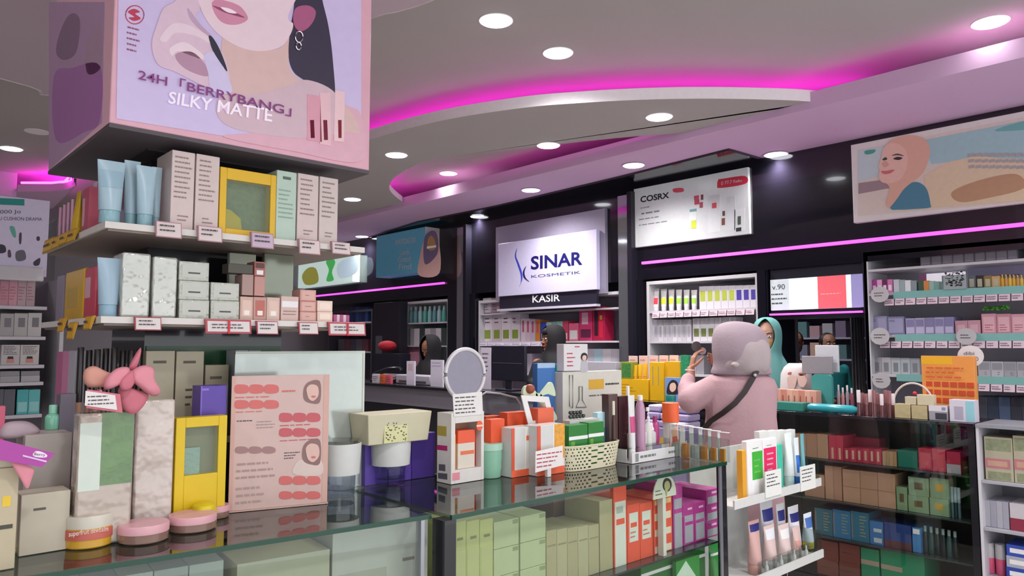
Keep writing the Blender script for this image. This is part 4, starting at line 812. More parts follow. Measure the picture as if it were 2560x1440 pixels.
MB().box(X1, X1+.03, 2.36, 2.39, 0, .985).build('post', BK, c2); MB().box(1.37, X1, 2.37, 2.385, .05, .985).build('back_panel', M('8E948E', .3), c2)
MB().box(1.37, X1+.03, 1.79, 2.39, 0, .05).build('base', BK, c2)
# ---------------------------------------------------------------- inside the right case
z6 = .6635; P6 = PL('Y', 1.85)
YG, GG, BG = M('B9BF7E', .45), M('B3BF93', .45), M('A9A47C', .45)
dsh = lambda i: [(.3, .75, .8, .83, M('7F865A', .5), 'dash'), (.06, .94, .04, .7, M('B4BA80', .45), 'printed_panel')]
row(P6, 1132, 1233, 3, 1306, 1296, z6, .18, [YG], 'tall lime green carton at the left of the centre case', dsh, 'tall lime cartons', yb=1440)
h6 = .088
for c_, (x0, x1, yt) in enumerate(((1234, 1298, 1296), (1300, 1365, 1284))):
    for r_ in range(3):
        carton(P6, x0, x1, yt, z6+h6*r_, .2, GG, f'sage carton, {("bottom", "middle", "top")[r_]} of the {("left", "right")[c_]} stack beside the lime cartons', [(.75, .97, .8, .95, M('8F9A6E', .5), 'label')], 'box', 'stacked sage cartons', h=h6-.001, yb=1400)
row(P6, 1366, 1498, 5, 1328, 1310, z6, .18, [BG, M('AFAB84', .45)], 'tall olive beige carton right of the sage stacks', lambda i: [(.1, .9, .72, .75, M('8E8A66', .5), 'dash')], 'tall olive cartons', yb=1440)
carton(P6, 1499, 1532, 1250, z6, .18, BG, 'tallest olive beige carton touching the orange cartons', (), yb=1400)
row(P6, 1385, 1530, 4, 1240, 1232, z6, .12, [M('8E7460', .5), M('9A8068', .5)], 'brownish carton in the back row of the centre case', (), 'brownish back row cartons', d=.25, yb=1330)
ORG = M('E8583A', .45); OW = M('D9DFD2', .4)
row(P6, 1415, 1530, 4, 1214, 1210, z6, .12, [ORG, M('DD5236', .45)], 'orange carton in the back row above the brownish cartons', (), 'orange back row cartons', d=.385, yb=1300)
carton(P6, 1534, 1567, 1208, z6, .2, ORG, 'tallest orange carton with a long white label', [(.08, .92, .0, .78, OW, 'label'), (.18, .82, .5, .57, ORG, 'orange_bar'), (.2, .7, .64, .72, M('AEB8A8', .5), 'printed_mark')], yb=1370)
row(P6, 1568, 1632, 2, 1262, 1254, z6, .2, [ORG], 'orange carton with white label beside the arched sign', lambda i: [(.15, .85, .35, .85, OW, 'label'), (.25, .75, .6, .68, ORG, 'orange_bar'), (.2, .8, .4, .55, M('D9765E', .5), 'printed_text', 2)], 'orange labelled cartons', yb=1370)
carton(P6, 1634, 1681, 1243, z6, .2, ORG, 'wide orange display pack under the arched sign', [(.06, .94, .88, .97, M('F0C98A', .4), 'band'), (.05, .92, .6, .73, M('E8DCC0', .4), 'label'), (.05, .92, .32, .44, M('E6DCC4', .4), 'label'), (.05, .92, .02, .14, M('E6DCC4', .4), 'label')], yb=1370)
MGT = M('B5368E', .45); GLB = M('A9A9B2', .45)
carton(P6, 1683, 1707, 1212, z6, .2, MGT, 'tallest magenta carton with long grey label', [(.1, .9, .0, .78, GLB, 'label'), (.1, .9, .55, .62, MGT, 'magenta_bar')], yb=1360)
row(P6, 1708, 1764, 2, 1262, 1252, z6, .2, [MGT], 'magenta carton with grey label in the centre case', lambda i: [(.12, .88, .05, .72, GLB, 'label'), (.15, .85, .48, .56, MGT, 'magenta_bar'), (.4, .8, .85, .9, M('E8B9D6', .5), 'dash')], 'magenta labelled cartons', yb=1360)
stack(P6, 1766, 1798, ((1318, 1358), (1276, 1317), (1235, 1275)), z6, .2, [MGT], 'magenta square carton near the right post', [(.08, .92, .1, .55, GLB, 'label'), (.4, .8, .72, .85, M('E8B9D6', .5), 'dash')], 'stacked magenta cartons')
carton(P6, 1800, 1809, 1228, z6, .2, MGT, 'slim magenta carton touching the right post', [(.1, .9, .1, .75, GLB, 'label')], yb=1350)
row(P6, 1640, 1780, 4, 1215, 1212, z6, .1, [M('9A2E7C', .5)], 'magenta carton in the back row under the glass', (), 'magenta back row cartons', d=.22, yb=1300)
Pg = PL('Y', 1.81); a0, a1 = Pg.a(1633, 1210), Pg.a(1690, 1210); zz0, zz1 = Pg.z(1660, 1244), Pg.z(1660, 1188); ac = (a0+a1)/2; rr = (a1-a0)/2
pts = [(a0, zz0), (a1, zz0)]+[(ac+rr*math.cos(R(t_)), zz1-rr+rr*math.sin(R(t_))) for t_ in range(0, 181, 15)]
o = MB().poly(Pg, pts, 0, .004).build('arched_sign', M('D6D9C6', .4), None, label='small cream arched sign with a veiled face above the orange pack', cat='sign')
spoly(Pg, [(1657, 1215), (1660, 1200), (1668, 1195), (1677, 1201), (1679, 1215), (1672, 1228), (1662, 1226)], -.001, M('26241E', .5), o, 'printed_hair')
spoly(Pg, [(1661, 1216), (1663, 1206), (1669, 1202), (1674, 1207), (1675, 1218), (1669, 1228), (1667, 1240), (1664, 1228)], -.0025, M('B5B078', .5), o, 'printed_face')
lines(Pg, Pg.a(1638, 1230), Pg.a(1660, 1230), Pg.z(1650, 1240), Pg.z(1650, 1222), 2, -.001, M('6A6A4A'), o)
MB().pb(Pg, ac-.01, ac+.01, .004, .03, z6, zz0+.01).build('bracket', OW, o)
# green packs on the lower shelf
GR = M('1F8A2E', .3); GRD = M('136A22', .35); z7 = .3085
carton(P6, 1600, 1765, 1376, z7, .2, GRD, 'dark green flat pack with white stripe, bottom of the centre case', [(.0, 1, .86, .9, WHT, 'stripe')], 'pouch', yb=1440, h=.33)
o = carton(PL('Y', 1.82), 1690, 1750, 1395, z7, .02, GR, 'green pouch with a pale diamond, leaning in front on the lower shelf', (), 'pouch', name='green_pouch', yb=1440)
Pq = PL('Y', 1.82); spoly(Pq, [(1692, 1440), (1715, 1402), (1740, 1440)], -.001, M('C9E0CC', .4), o, 'diamond', sm=False)
stube(PL('Y', 1.83), 1768, 1806, 1356, z7, GR, GRD, 'glossy green tube with white outline near the right post', None, yb=1440, patch=[(.3, .34, WHT), (.8, .84, WHT)], d=.03)
# ---------------------------------------------------------------- inside the left case
P7 = PLR((PR.pt(0, .07, 0).x, PR.pt(0, .07, 0).y), (.9934, -.1146))
z8 = .6640
carton(P7, 828, 1072, 1312, z8, .25, M('AEB3AA', .4), 'wide pale grey carton at the right of the left case', [(.72, .85, .62, .65, M('6A6A5E', .5), 'dash'), (.0, .55, .0, .6, M('9EA496', .4), 'darker_panel')], yb=1440)  # front is slightly darker at its lower left
carton(P7, 590, 826, 1392, z8, .25, M('C2BE9A', .4), 'flat cream green carton in the middle of the left case', [(.0, 1, .6, 1, M('A9AE96', .4), 'label')], yb=1440)
carton(P7.at(.27), 640, 835, 1345, z8, .16, M('B4AE8E', .4), 'pale khaki carton behind the flat cream green one', [(.3, .6, .8, .86, M('6A664E', .5), 'dash')], yb=1400)
row(P7, 120, 560, 5, 1470, 1400, z8, .2, [M('9AA69E', .4), M('8F9A94', .4)], 'dim grey green carton low in the left case', (), 'dim cartons of the left case', yb=1440)
# ---------------------------------------------------------------- goods on the right counter
zt_ = 1.0005
def tp(x, yb): return onz(zt_, x, yb)
def lim(P, m): return PL('Y', min(P.c, m))
# window box with price card
P = tp(1168, 1205); a0, a1 = P.a(1128, 1120), P.a(1210, 1120); z1 = P.z(1168, 1031); D = .085
t = E('window_box', P.pt((a0+a1)/2, D/2, zt_), 'white cosmetic display box with cut-out window and orange carton inside', 'box')
WB = M('D9D4CE', .4); w0, w1, v0, v1 = P.a(1138, 1120), P.a(1203, 1120), P.z(1168, 1172), P.z(1168, 1056)
MB().pb(P, a0, w0, 0, D, zt_, z1).pb(P, w1, a1, 0, D, zt_, z1).pb(P, w0, w1, 0, D, zt_, v0).pb(P, w0, w1, 0, D, v1, z1).pb(P, w0, w1, D-.004, D, v0, v1).build('shell', WB, t, bev=.001)
MB().pb(P, w0, w1, D-.007, D-.0042, v0, v1).build('liner', M('D2A688', .5), t)
b0, b1 = P.a(1150, 1130), P.a(1192, 1130)
o = MB().pb(P, b0, b1, .012, .065, v0+.0005, v0+(v1-v0)*.82).build('inner_carton', M('D9CDBE', .4), t, bev=.001)
MB().pb(P, b0-.0006, b1+.0006, .0112, .0658, v0+(v1-v0)*.55, v0+(v1-v0)*.825).build('lid', M('E85A38', .4), o); MB().pb(P, b0+.012, b1-.004, .0112, .012, v0+(v1-v0)*.3, v0+(v1-v0)*.38).build('orange_bar', M('E0704A', .4), o)
MB().pb(P, w0+.001, b0-.004, .02, .06, v0+.0005, v0+(v1-v0)*.75).build('amber_panel', M('E8962E', .4), t); MB().pb(P, b1+.003, w1-.001, .03, .05, v0+.0005, v0+(v1-v0)*.8).build('red_panel', M('C23A26', .4), t)
MB().pb(P, a0+.006, a0+.04, -.0008, 0, v0-.035, v0-.008).build('pink_label', M('D98A96', .4), t)
pts = [(P.a(1198, 1064)+.0155*math.cos(R(q_)), P.z(1198, 1064)+.0185*math.sin(R(q_))) for q_ in range(0, 360, 20)]
MB().poly(P, pts, -.003, .002).build('round_sticker', M('E86038', .4), t); MB().pb(P, P.a(1190, 1064), P.a(1206, 1064), -.0038, -.003, P.z(1198, 1066), P.z(1198, 1062)).build('sticker_stripe', M('F0D2C6', .4), t)
PX = PL('X', P.pt(a0, 0, 0).x)
for (x0, x1, y0, y1, h, nm) in ((1094, 1116, 1064, 1088, 'A8963A', 'gold_emblem'), (1092, 1118, 1112, 1124, 'B0206A', 'magenta_label'), (1097, 1113, 1160, 1176, '5E5C62', 'printed_block'), (1095, 1118, 1182, 1196, '5E5C62', 'printed_block')):
    spoly(PX, [(x0, y1-(x1-x0)*.0), (x1, y1+(x1-x0)*.14), (x1, y0+(x1-x0)*.1), (x0, y0)], -.0006, M(h, .4), t, nm, sm=False)
a2, a3 = P.a(1131, 1010), P.a(1207, 1010)
o = MB().poly(P, [(a2+.006, z1-.012), (a3-.001, z1-.012), (a3-.006, P.z(1168, 981)), (a2-.001, P.z(1168, 984))], -.0025, .001).build('price_card', M('E3DEDA', .5), None, label='white handwritten style price card on top of the window display box', cat='price card')
lines(P, a2+.008, a3-.008, z1-.006, P.z(1168, 988), 5, -.0032, M('4A4448'), o)
# mint tubs and orange box
def tub(x0, x1, yb, yt, mat, label, cat='tub', name='stacked_tub', lid=None, z0=zt_, rings=3, group=None, sx=1):
    P = onz(z0, (x0+x1)/2, yb); a0, a1 = P.a(x0, yb), P.a(x1, yb); r = (a1-a0)/2*P.cosf((x0+x1)/2); c = P.pt((a0+a1)/2, r*.0+.001, z0); c.y += r; H = P.at(r).z((x0+x1)/2, yt)-z0
    t = E(name, c, label, cat, group); mb = MB(); pr = [(r*.86, 0), (r*.9, .003)]
    for i in range(rings):
        f = (i+1)/rings; pr += [(r*(.9+.08*f), H*.8*f-.004), (r*(.93+.07*f), H*.8*f)]
    mb.lathe(c, pr, 30).build('body', mat, t); MB().lathe(c+Vector((0, 0, H*.8)), [(r*1.03, 0), (r*1.03, H*.19), (r*.98, H*.2)], 30).build('lid', lid or mat, t)
    return t, P, r, c, H
tub(1212, 1278, 1196, 1104, M('8FC2A6', .2, coat=.5), 'tall mint green ribbed tub between window box and orange striped carton', lid=M('A9CDB8', .3))
Pz = tp(1244, 1165)
carton(PL('Y', tp(1245, 1196).c+.03), 1227, 1262, 1048, zt_+.098, .04, M('E2552E', .45), 'small orange carton standing on the lid of the mint tub', yb=1108)
row(lim(Pz.at(.14), 2.30), 1215, 1290, 2, 1040, 1040, zt_, .05, [M('E06038', .4)], 'orange carton behind the mint tub', (), 'orange cartons behind the tub', yb=1120)
CLW = M('CFCFCB', .25)
def striped(x0, x1, yt, yb, label, extra=()):
    P = tp((x0+x1)/2, yb); return carton(P, x0, x1, yt, zt_, .07, CLW, label, [(0, 1, 0, .14, M('E8623E', .4), 'orange_foot'), (.55, 1, .14, 1, M('DEDAD2', .35), 'label'), (.62, .92, .72, .82, M('E86A42', .4), 'orange_bar'), (.0, .12, .14, 1, M('D9573C', .4), 'red_edge')]+list(extra), yb=yb)
striped(1278, 1338, 1068, 1190, 'white carton with orange foot right of the mint tub')
striped(1342, 1412, 1062, 1186, 'white and orange carton with flame pattern right of the first striped one', [(.62, 1, .3, 1, M('E8A03E', .35, bump=.5, sc=60, var=.35), 'flame_print')])
carton(tp(1330, 1180).at(.09), 1268, 1320, 1030, zt_, .05, M('E25C38', .4), 'orange topped carton standing behind the first striped carton', [(.1, .9, .0, .3, WHT, 'label')], yb=1110)
carton(tp(1400, 1180).at(.09), 1345, 1385, 1020, zt_, .05, M('E4694A', .4), 'coral carton seen through the white tote frame', yb=1100)
P = tp(1374, 1192); a0, a1 = P.a(1338, 1150), P.a(1408, 1150)
o = MB().poly(P, [(a0, P.z(1374, 1176)), (a1, P.z(1374, 1168)), (a1-.003, P.z(1374, 1118)), (a0+.002, P.z(1374, 1124))], 0, .001).build('price_card', M('E6DEDC', .5), None, label='white price card with red print leaning on the striped cartons', cat='price card')
lines(P, a0+.006, a1-.006, P.z(1374, 1168), P.z(1374, 1128), 4, -.0007, M('B04A5A'), o)
MB().pb(P, (a0+a1)/2-.01, (a0+a1)/2+.01, .001, .014, zt_, P.z(1374, 1150)).build('clip', CLW, o)
# white tote frame, clear tote, bow
P = tp(1345, 1180).at(.045)
px = [(1303, 988), (1372, 992), (1388, 1060), (1322, 1066)]; inn = [(1319, 1003), (1362, 1006), (1374, 1048), (1332, 1052)]
t = E('gift_bag', P.pt(P.a(1345, 1050), 0, P.z(1345, 1066)), 'white square gift bag handle frame tilted above the orange cartons', 'gift bag')
mb = MB(); n = len(mb.v)
for i in range(4):
    j = (i+1) % 4; A, B_, C1, D1 = (P.uv(*px[i]), P.uv(*px[j]), P.uv(*inn[j]), P.uv(*inn[i])); mb.poly(P, [A, B_, C1, D1], 0, .004)
mb.build('frame', M('E4E0DC', .4), t)
mb = MB(); mb.poly(P, [P.uv(1322, 1066), P.uv(1388, 1060), P.uv(1392, 1120), P.uv(1320, 1125)], .004, .002).build('bag_front', M('DDD9D4', .4), t)
o = MB().ball(P.pt(P.a(1337, 973), .03, P.z(1337, 973)), (.022, .022, .02), 14, 8).build('ornament_ball', M('9A4A30', .5), None, label='brown round ornament held by the pale green bow', cat='ornament')
P_ = P.at(.03); mb = MB()
for pp in ([(1308, 985), (1315, 965), (1330, 968), (1345, 990), (1330, 1002)], [(1350, 990), (1365, 968), (1378, 955), (1386, 970), (1388, 990), (1370, 985)], [(1340, 990), (1356, 988), (1392, 1040), (1380, 1048)]):
    mb.poly(P_, [P_.uv(*q_) for q_ in smooth(pp, 4)], 0, .012)
mb.build('ribbon_bow', M('C9D6B9', .5), None, label='pale green fabric bow on top of the white gift frame', cat='bow')
P = lim(tp(1260, 1120).at(.16), 2.3); mb = MB(); 
mb.tube([P.pt(*q_) for q_ in ((P.a(1200, 990), 0, P.z(1200, 990)), (P.a(1215, 980), 0, P.z(1215, 981)), (P.a(1250, 982), 0, P.z(1250, 984)), (P.a(1290, 990), 0, P.z(1290, 994)), (P.a(1300, 1003), 0, P.z(1300, 1010)))], .004, 8)
t = E('plastic_tote', P.pt(P.a(1255, 1050), .04, zt_), 'clear crumpled plastic tote with grey handle behind the orange cartons', 'bag')
mb.build('handle', M('8A8C92', .3), t)
MB().rings([[P.pt(P.a(x, 1050)+.0, d, z) for x, d in ((1205, 0), (1300, 0), (1296, .07), (1209, .07))] for x_, z in ((0, zt_), (0, 1.1), (0, P.z(1250, 996)))], cap=False).build('film', GL('E4E6E8', 'plastic_film', 1.35, .12), t)
# round vanity mirror
P = PL('Y', 2.31); cx, cz = P.uv(1163, 935); r = (P.a(1211, 935)-P.a(1115, 935))/2
t = E('vanity_mirror', P.pt(cx, 0, zt_), 'round white framed vanity mirror on the counter before the till', 'mirror')
pts = [P.pt(cx+r*math.cos(R(a)), 0, cz+r*math.sin(R(a))) for a in range(0, 360, 8)]
MB().tube(pts, .0085, 10, closed=True).build('rim', M('D9D6DA', .35), t); MB().poly(P, [(cx+(r-.003)*math.cos(R(a)), cz+(r-.003)*math.sin(R(a))) for a in range(0, 360, 8)], -.001, .004).build('mirror_glass', M('7E7882', .1, m=1.), t)
MB().tube([P.pt(cx, .01, cz-r), P.pt(cx, .01, zt_+.01)], .008, 10).lathe(P.pt(cx, .01, zt_), [(.045, 0), (.045, .006), (.02, .012)], 28).build('stand', M('D9D6DA', .35), t)
# woven basket helper: real holes in the wall
def basket(c, rx, ry, h, mat, label, name='basket', nu=44, nv=7, flare=1.12, seed=1, group=None, handle=None):
    t = E(name, c, label, 'basket', group); rs = random.Random(seed); c = Vector(c); bm = bmesh.new(); V = []
    def sq(t_, e=.55): return (abs(math.cos(t_))**e*math.copysign(1, math.cos(t_)), abs(math.sin(t_))**e*math.copysign(1, math.sin(t_)))
    NU, NV = nu*2, nv*2+1
    for j in range(NV+1):
        f = j/NV; s_ = 1+(flare-1)*f; V.append([bm.verts.new(c*0+Vector((rx*s_*sq(2*math.pi*i/NU)[0], ry*s_*sq(2*math.pi*i/NU)[1], h*f))) for i in range(NU)])
    for j in range(NV):
        for i in range(NU):
            if j % 2 == 1 and (i+(j//2)) % 2 == 0 and 0 < j < NV-1 and rs.random() < .93: continue
            bm.faces.new((V[j][i], V[j][(i+1) % NU], V[j+1][(i+1) % NU], V[j+1][i]))
    bm.faces.new(V[0][::-1]); me = bpy.data.meshes.new('wall'); bm.to_mesh(me); bm.free(); me.materials.append(mat)
    o = bpy.data.objects.new('wall', me); COL.objects.link(o); o.parent = t; m_ = o.modifiers.new('thick', 'SOLIDIFY'); m_.thickness = .003; m_.offset = 0
    rim = [c+Vector((rx*flare*sq(2*math.pi*i/48)[0], ry*flare*sq(2*math.pi*i/48)[1], h)) for i in range(48)]
    MB().tube(rim, .0035, 8, closed=True).build('rim', mat, t)
    return t
P = tp(1490, 1172); a0, a1 = P.a(1422, 1165), P.a(1562, 1150); zh = P.z(1490, 1112)-zt_
bx = (a0+a1)/2; basket(P.pt(bx, .075, zt_+.001), (a1-a0)/2*.9, .068, zh, M('D6CFB2', .5), 'cream perforated basket holding green boxes on the centre counter', seed=2)
G1 = M('2A7A30', .35)
Pb = P.at(.03)
for i, (x0, x1, yt, d) in enumerate(((1422, 1470, 1062, 0), (1471, 1510, 1055, .0))):
    carton(Pb, x0, x1, yt, zt_+.008, .05, G1, f'green box with white band standing in the cream basket, {("left", "right")[i]} one', [(0, 1, .66, .74, WHT, 'white_band'), (.1, .3, .05, .62, M('6A9A40', .4), 'stripe')], group='green boxes in the basket', yb=1120)
rs = random.Random(4)
mbx = carton(Pb.at(.055), 1424, 1500, 1048, zt_+.008, .04, M('C6C4C0', .4), 'shallow white tray behind the green boxes holding dark marbles', name='small_tray', cat='tray', yb=1110)
zc_ = Pb.at(.055).z(1450, 1048)
for i in range(9):
    q_ = Pb.at(.07); o = MB().ball(q_.pt(q_.a(1426+i % 5*8+(i//5)*4, 1040), .008*(i//5), zc_+.011+.016*(i//5)), .0095, 12, 8).build('marble', M('2E3230', .08, coat=.8, k='marble'), None, label='dark shiny marble bead heaped on the tray behind the green boxes', cat='bead', group='dark marble beads')
carton(Pb.at(.06), 1494, 1530, 1030, zt_, .03, M('BFE0E8', .3), 'small white carton with blue print between basket and dropper bottles', [(.1, .9, .2, .7, M('6FB4C6', .4), 'label')], yb=1085)
# tall white holder with portrait box and blue box
PH = PL('Y', 2.3)
carton(PH, 1405, 1556, 928, zt_, .05, M('D3CFC4', .45), 'large white sign holder with gold mark behind the green boxes', [(.42, .68, .78, .9, M('D9A93A', .4), 'gold_mark'), (.7, .95, .8, .87, M('3A3A30', .5), 'printed_text', 1), (.42, .95, .68, .73, M('6A6A5E', .5), 'printed_text', 1)], cat='sign holder', name='sign_holder', yb=1040)
mb = MB(); Q = PH.at(-.004)
for pl in ([(1424, 938), (1424, 1015), (1432, 1020), (1432, 938)], [(1448, 966), (1448, 1000), (1440, 1018), (1466, 1018), (1456, 1000), (1456, 966)]):
    mb.tube([Q.pt(*[Q.uv(*p_)[0], 0, Q.uv(*p_)[1]]) for p_ in pl], .0016, 6, closed=True)
mb.build('wire_tongs', M('3A3A36', .4, m=.5), None, label='two dark wire cosmetic tongs hooked on the white sign holder', cat='tongs')
o = carton(PH, 1409, 1470, 860, PH.z(1440, 927), .045, M('DEDADA', .4), 'white box with red characters and portrait on top of the sign holder', [(.12, .55, .12, .72, M('C23A52', .4), 'printed_text', 4), (.45, .65, .88, .92, M('C23A52', .4), 'dash')], yb=927)
spoly(PH, [(1452, 930), (1453, 905), (1455, 893), (1465, 894), (1468, 905), (1469, 928)], -.001, M('BDB9BE'), o, 'printed_portrait')
spoly(PH, [(1453, 896), (1455, 885), (1462, 882), (1468, 887), (1468, 898), (1460, 902)], -.0025, M('1E1A20'), o, 'printed_hair'); spoly(PH, [(1456, 897), (1458, 889), (1465, 889), (1466, 897), (1461, 902)], -.004, M('E3BFB0'), o, 'printed_face')
carton(PL('Y', 2.34), 1343, 1388, 908, zt_, .03, M('3E72B4', .4), 'upright blue box left of the white portrait box', [(.1, .9, .15, .45, M('7FA6D2', .4), 'printed_text', 3), (0, 1, .95, 1, M('A9C4E4', .4), 'rim')], yb=970)
carton(PL('Y', 2.345), 1391, 1404, 910, zt_, .03, M('2FA0A0', .4), 'slim teal box squeezed between blue box and sign holder', yb=970)
# tester tray with droppers
P = tp(1650, 1148); a0, a1 = P.a(1580, 1140), P.a(1731, 1130); 
t = E('tester_tray', P.pt((a0+a1)/2, .09, zt_), 'white tester tray with clear riser and grey print on the front edge', 'tray')
zf = P.z(1650, 1122)
MB().pb(P, a0, a1, 0, .004, zt_, zf).pb(P, a0, a1, .004, .18, zt_, zt_+.006).build('tray', M('D9D8D6', .4), t, bev=.001)
MB().pb(P, a0, a1, .03, .17, zf+.012, zf+.016).build('riser', GL('DDE4E2', 'acrylic', 1.45, .03), t)
MB().pb(P, a0, a0+.004, .03, .17, zt_+.006, zf+.012).pb(P, a1-.004, a1, .03, .17, zt_+.006, zf+.012).build('riser_leg', M('C9CCCA', .3), t)
for u0, u1 in ((.12, .42), (.58, .85)): lines(P, a0+(a1-a0)*u0, a0+(a1-a0)*u1, zt_+.006, zf-.004, 1, -.0006, M('7A7A7C'), t)
MB().pb(P, a0+(a1-a0)*.05, a0+(a1-a0)*.10, -.0006, .0002, zt_+.006, zf-.005).build('printed_block', M('8A8A8E'), t)
zrs = zf+.0165
for i, x in enumerate((1540, 1570, 1597, 1620)):
    Pd = P.at(.05); w = 24; bottle(Pd if i else P.at(.12), x-w/2+8, x+w/2+8, 1058-i*.5, zrs if i else zt_, M('CFCFD0', .25), M('E6E6E6', .4), f'clear dropper bottle with white bulb on the tester riser, {ORD[i]} from the left', 'white bulb droppers', shape='dropper', yb=1098, d=.03)
bottle(P.at(.11), 1655, 1698, 1006, zt_+.0065, M('C9C6C4', .3), M('E8622E', .4), 'tall bottle with wide orange cap on the tester tray', None, shape='stick', capf=.42, yb=1110, d=.03)
bottle(P.at(.06), 1627, 1648, 1040, zrs, M('B03A78', .3), M('8E2A5E', .3), 'small magenta bottle left of the orange capped bottle', None, yb=1090, d=.02)
stube(P.at(.01), 1673, 1695, 1060, zt_+.0065, M('D9563E', .35), WHT, 'small red and white tube on the tray front', None, yb=1118, d=.015, patch=[(.5, .9, M('E8B08A', .4))])
Pt = PL('Y', 1.96)
bottle(Pt.at(.05), 1588, 1613, 988, zt_, M('B98AA6', .2, coat=.4), M('E3E0E0', .4), 'tall pinkish violet bottle with white cap behind the droppers', None, yb=1090, d=.03, capf=.08)
stube(Pt.at(.06), 1569, 1588, 988, zt_, M('DEDADA', .35), WHT, 'white tube with pink label left of the violet bottle', None, yb=1090, d=.02, patch=[(.3, .6, M('C94A7E', .4))])
carton(Pt.at(.13), 1547, 1572, 990, zt_, .04, M('3A1216', .3), 'dark red black carton behind the dropper bottles', yb=1090)
carton(Pt.at(.13), 1522, 1545, 985, zt_, .04, M('5A4440', .4), 'brown carton left of the dark red one', yb=1090)
bottle(Pt.at(.18), 1562, 1578, 965, zt_, M('D9CDB0', .3), M('F0ECE0', .4), 'cream capped slender bottle rising behind the dark red carton', None, yb=1080, d=.02)
bottle(Pt.at(.10), 1612, 1630, 1018, zt_, M('D9D6D0', .3), M('E3E0D9', .4), 'white pump bottle behind the magenta bottle', None, shape='pump', yb=1090, d=.02)
bottle(Pt.at(.08), 1528, 1540, 1003, zt_, M('4A2E26', .3), M('E6E2CC', .4), 'slim brown bottle with cream cap next to the blue printed carton', None, yb=1090, d=.02)
# sachet racks at the end of the counter
AMB = M('D98A1E', .3)
for i in range(6):
    x0 = 1699+i*24; Pk_ = tp(x0+15, 1141+i*2.6); a0, a1 = Pk_.a(x0, 1110), Pk_.a(x0+22, 1110); z1 = Pk_.z(x0+22, 1062+i*4)
    if a1 > X1+.02: a1 = X1+.02
    t = E('sachet_holder', Pk_.pt((a0+a1)/2, .03, zt_), f'white edged clear sachet holder at counter end, {ORD[i]} from the left', 'holder', 'clear sachet holders')
    dz = .0006*i
    MB().pb(Pk_, a0, a1, .047, .05, zt_, z1+.004).build('back_plate', M('DEDDDA', .35), t); MB().pb(Pk_, a0, a0+.002, 0, .047, zt_, z1-.02).build('side_plate', GL('EEF2F0', 'clear_film', 1.4, .05), t); MB().pb(Pk_, a0, a1, -.002, .05, z1+.004, z1+.006).build('top_fold', M('E6E5E2', .35), t)
    MB().pb(Pk_, a0+.0032, a1-.002, .02, .04, zt_+.0005, zt_+(z1-zt_)*.45).build('amber_sachet', AMB if i in (1, 3, 4, 5) else M('B9B9B4', .3), t)
    MB().pb(Pk_, a0+.0022, a1, .0, .001, zt_, zt_+(z1-zt_)*.8).build('front_film', GL('EEF2F0', 'clear_film', 1.4, .05), t)
# purple boxes, cups, cream tray (between the two counters)
PU = M('5B3FA0', .35)
Pv = PL('Y', 2.335)
row(Pv, 912, 1088, 3, 1083, 1083, zt_, .035, [PU, M('6448AC', .35), M('4F3692', .35)], 'purple carton behind the white banded cups', (), 'purple cartons behind the cups', yb=1190)
P = PL('Y', 2.2); t = E('cream_tray', P.pt(P.a(1010, 1060), .05, P.z(1010, 1082)), 'cream leopard print tray resting on the purple cartons', 'tray')
a0, a1, Z0, Z1 = P.a(932, 1060), P.a(1092, 1060), 1.155, P.z(1010, 1034)
MB().quadbox([P.pt(*q_) for q_ in ((a0+.012, .045, Z0), (a1-.006, .045, Z0), (a1-.006, .15, Z0), (a0+.012, .15, Z0), (a0, .03, Z1), (a1, .03, Z1), (a1, .16, Z1), (a0, .16, Z1))]).build('body', M('CFC8AA', .45), t, bev=.003)
mb = MB(); rs = random.Random(8)
for i in range(60):
    a = a0+.075+rs.random()*.085; z = Z0+.008+rs.random()*(Z1-Z0-.014); mb.pb(P, a, a+.004, .0345, .0385, z, z+.0035)
MB().pb(P, a0+.07, a0+.168, .036, .0395, Z0+.004, Z1-.006).build('print_panel', M('D6D39E', .45), t); mb.build('spots', M('4A4430', .5), t)
def cup(x0, x1, yb, yt, ym, label):
    z0 = zt_; P = onz(z0, (x0+x1)/2, yb); r = (P.a(x1, ym)-P.a(x0, ym))/2*P.cosf((x0+x1)/2); c = P.pt((P.a(x0, ym)+P.a(x1, ym))/2, r, z0); Q = P.at(r); H = Q.z((x0+x1)/2, yt)-z0; Hm = Q.z((x0+x1)/2, ym)-z0
    t = E('banded_cup', c, label, 'cup', 'white banded clear cups')
    MB().lathe(c, [(r*.68, 0), (r*.70, .003), (r*.74, Hm)], 36).lathe(c, [(r*.66, Hm*.3), (r*.68, Hm*.34)], 36).build('clear_base', GL('DADCE6', 'clear_cup', 1.5, .03, .08), t)
    MB().lathe(c+Vector((0, 0, Hm)), [(r*.93, 0), (r*1.0, H-Hm-.012), (r*.97, H-Hm-.011)], 36).build('white_band', M('D3D3CE', .4), t)
    MB().lathe(c+Vector((0, 0, H-.0108)), [(r*.95, 0), (r*.9, .010)], 36).build('clear_lid', GL('D6DAD8', 'clear_lid', 1.45, .05, .1), t)
cup(822, 930, 1246, 1096, 1180, 'white banded clear cup in front of the large mirror panel')
cup(950, 1058, 1216, 1084, 1156, 'white banded clear cup left of the window display box')
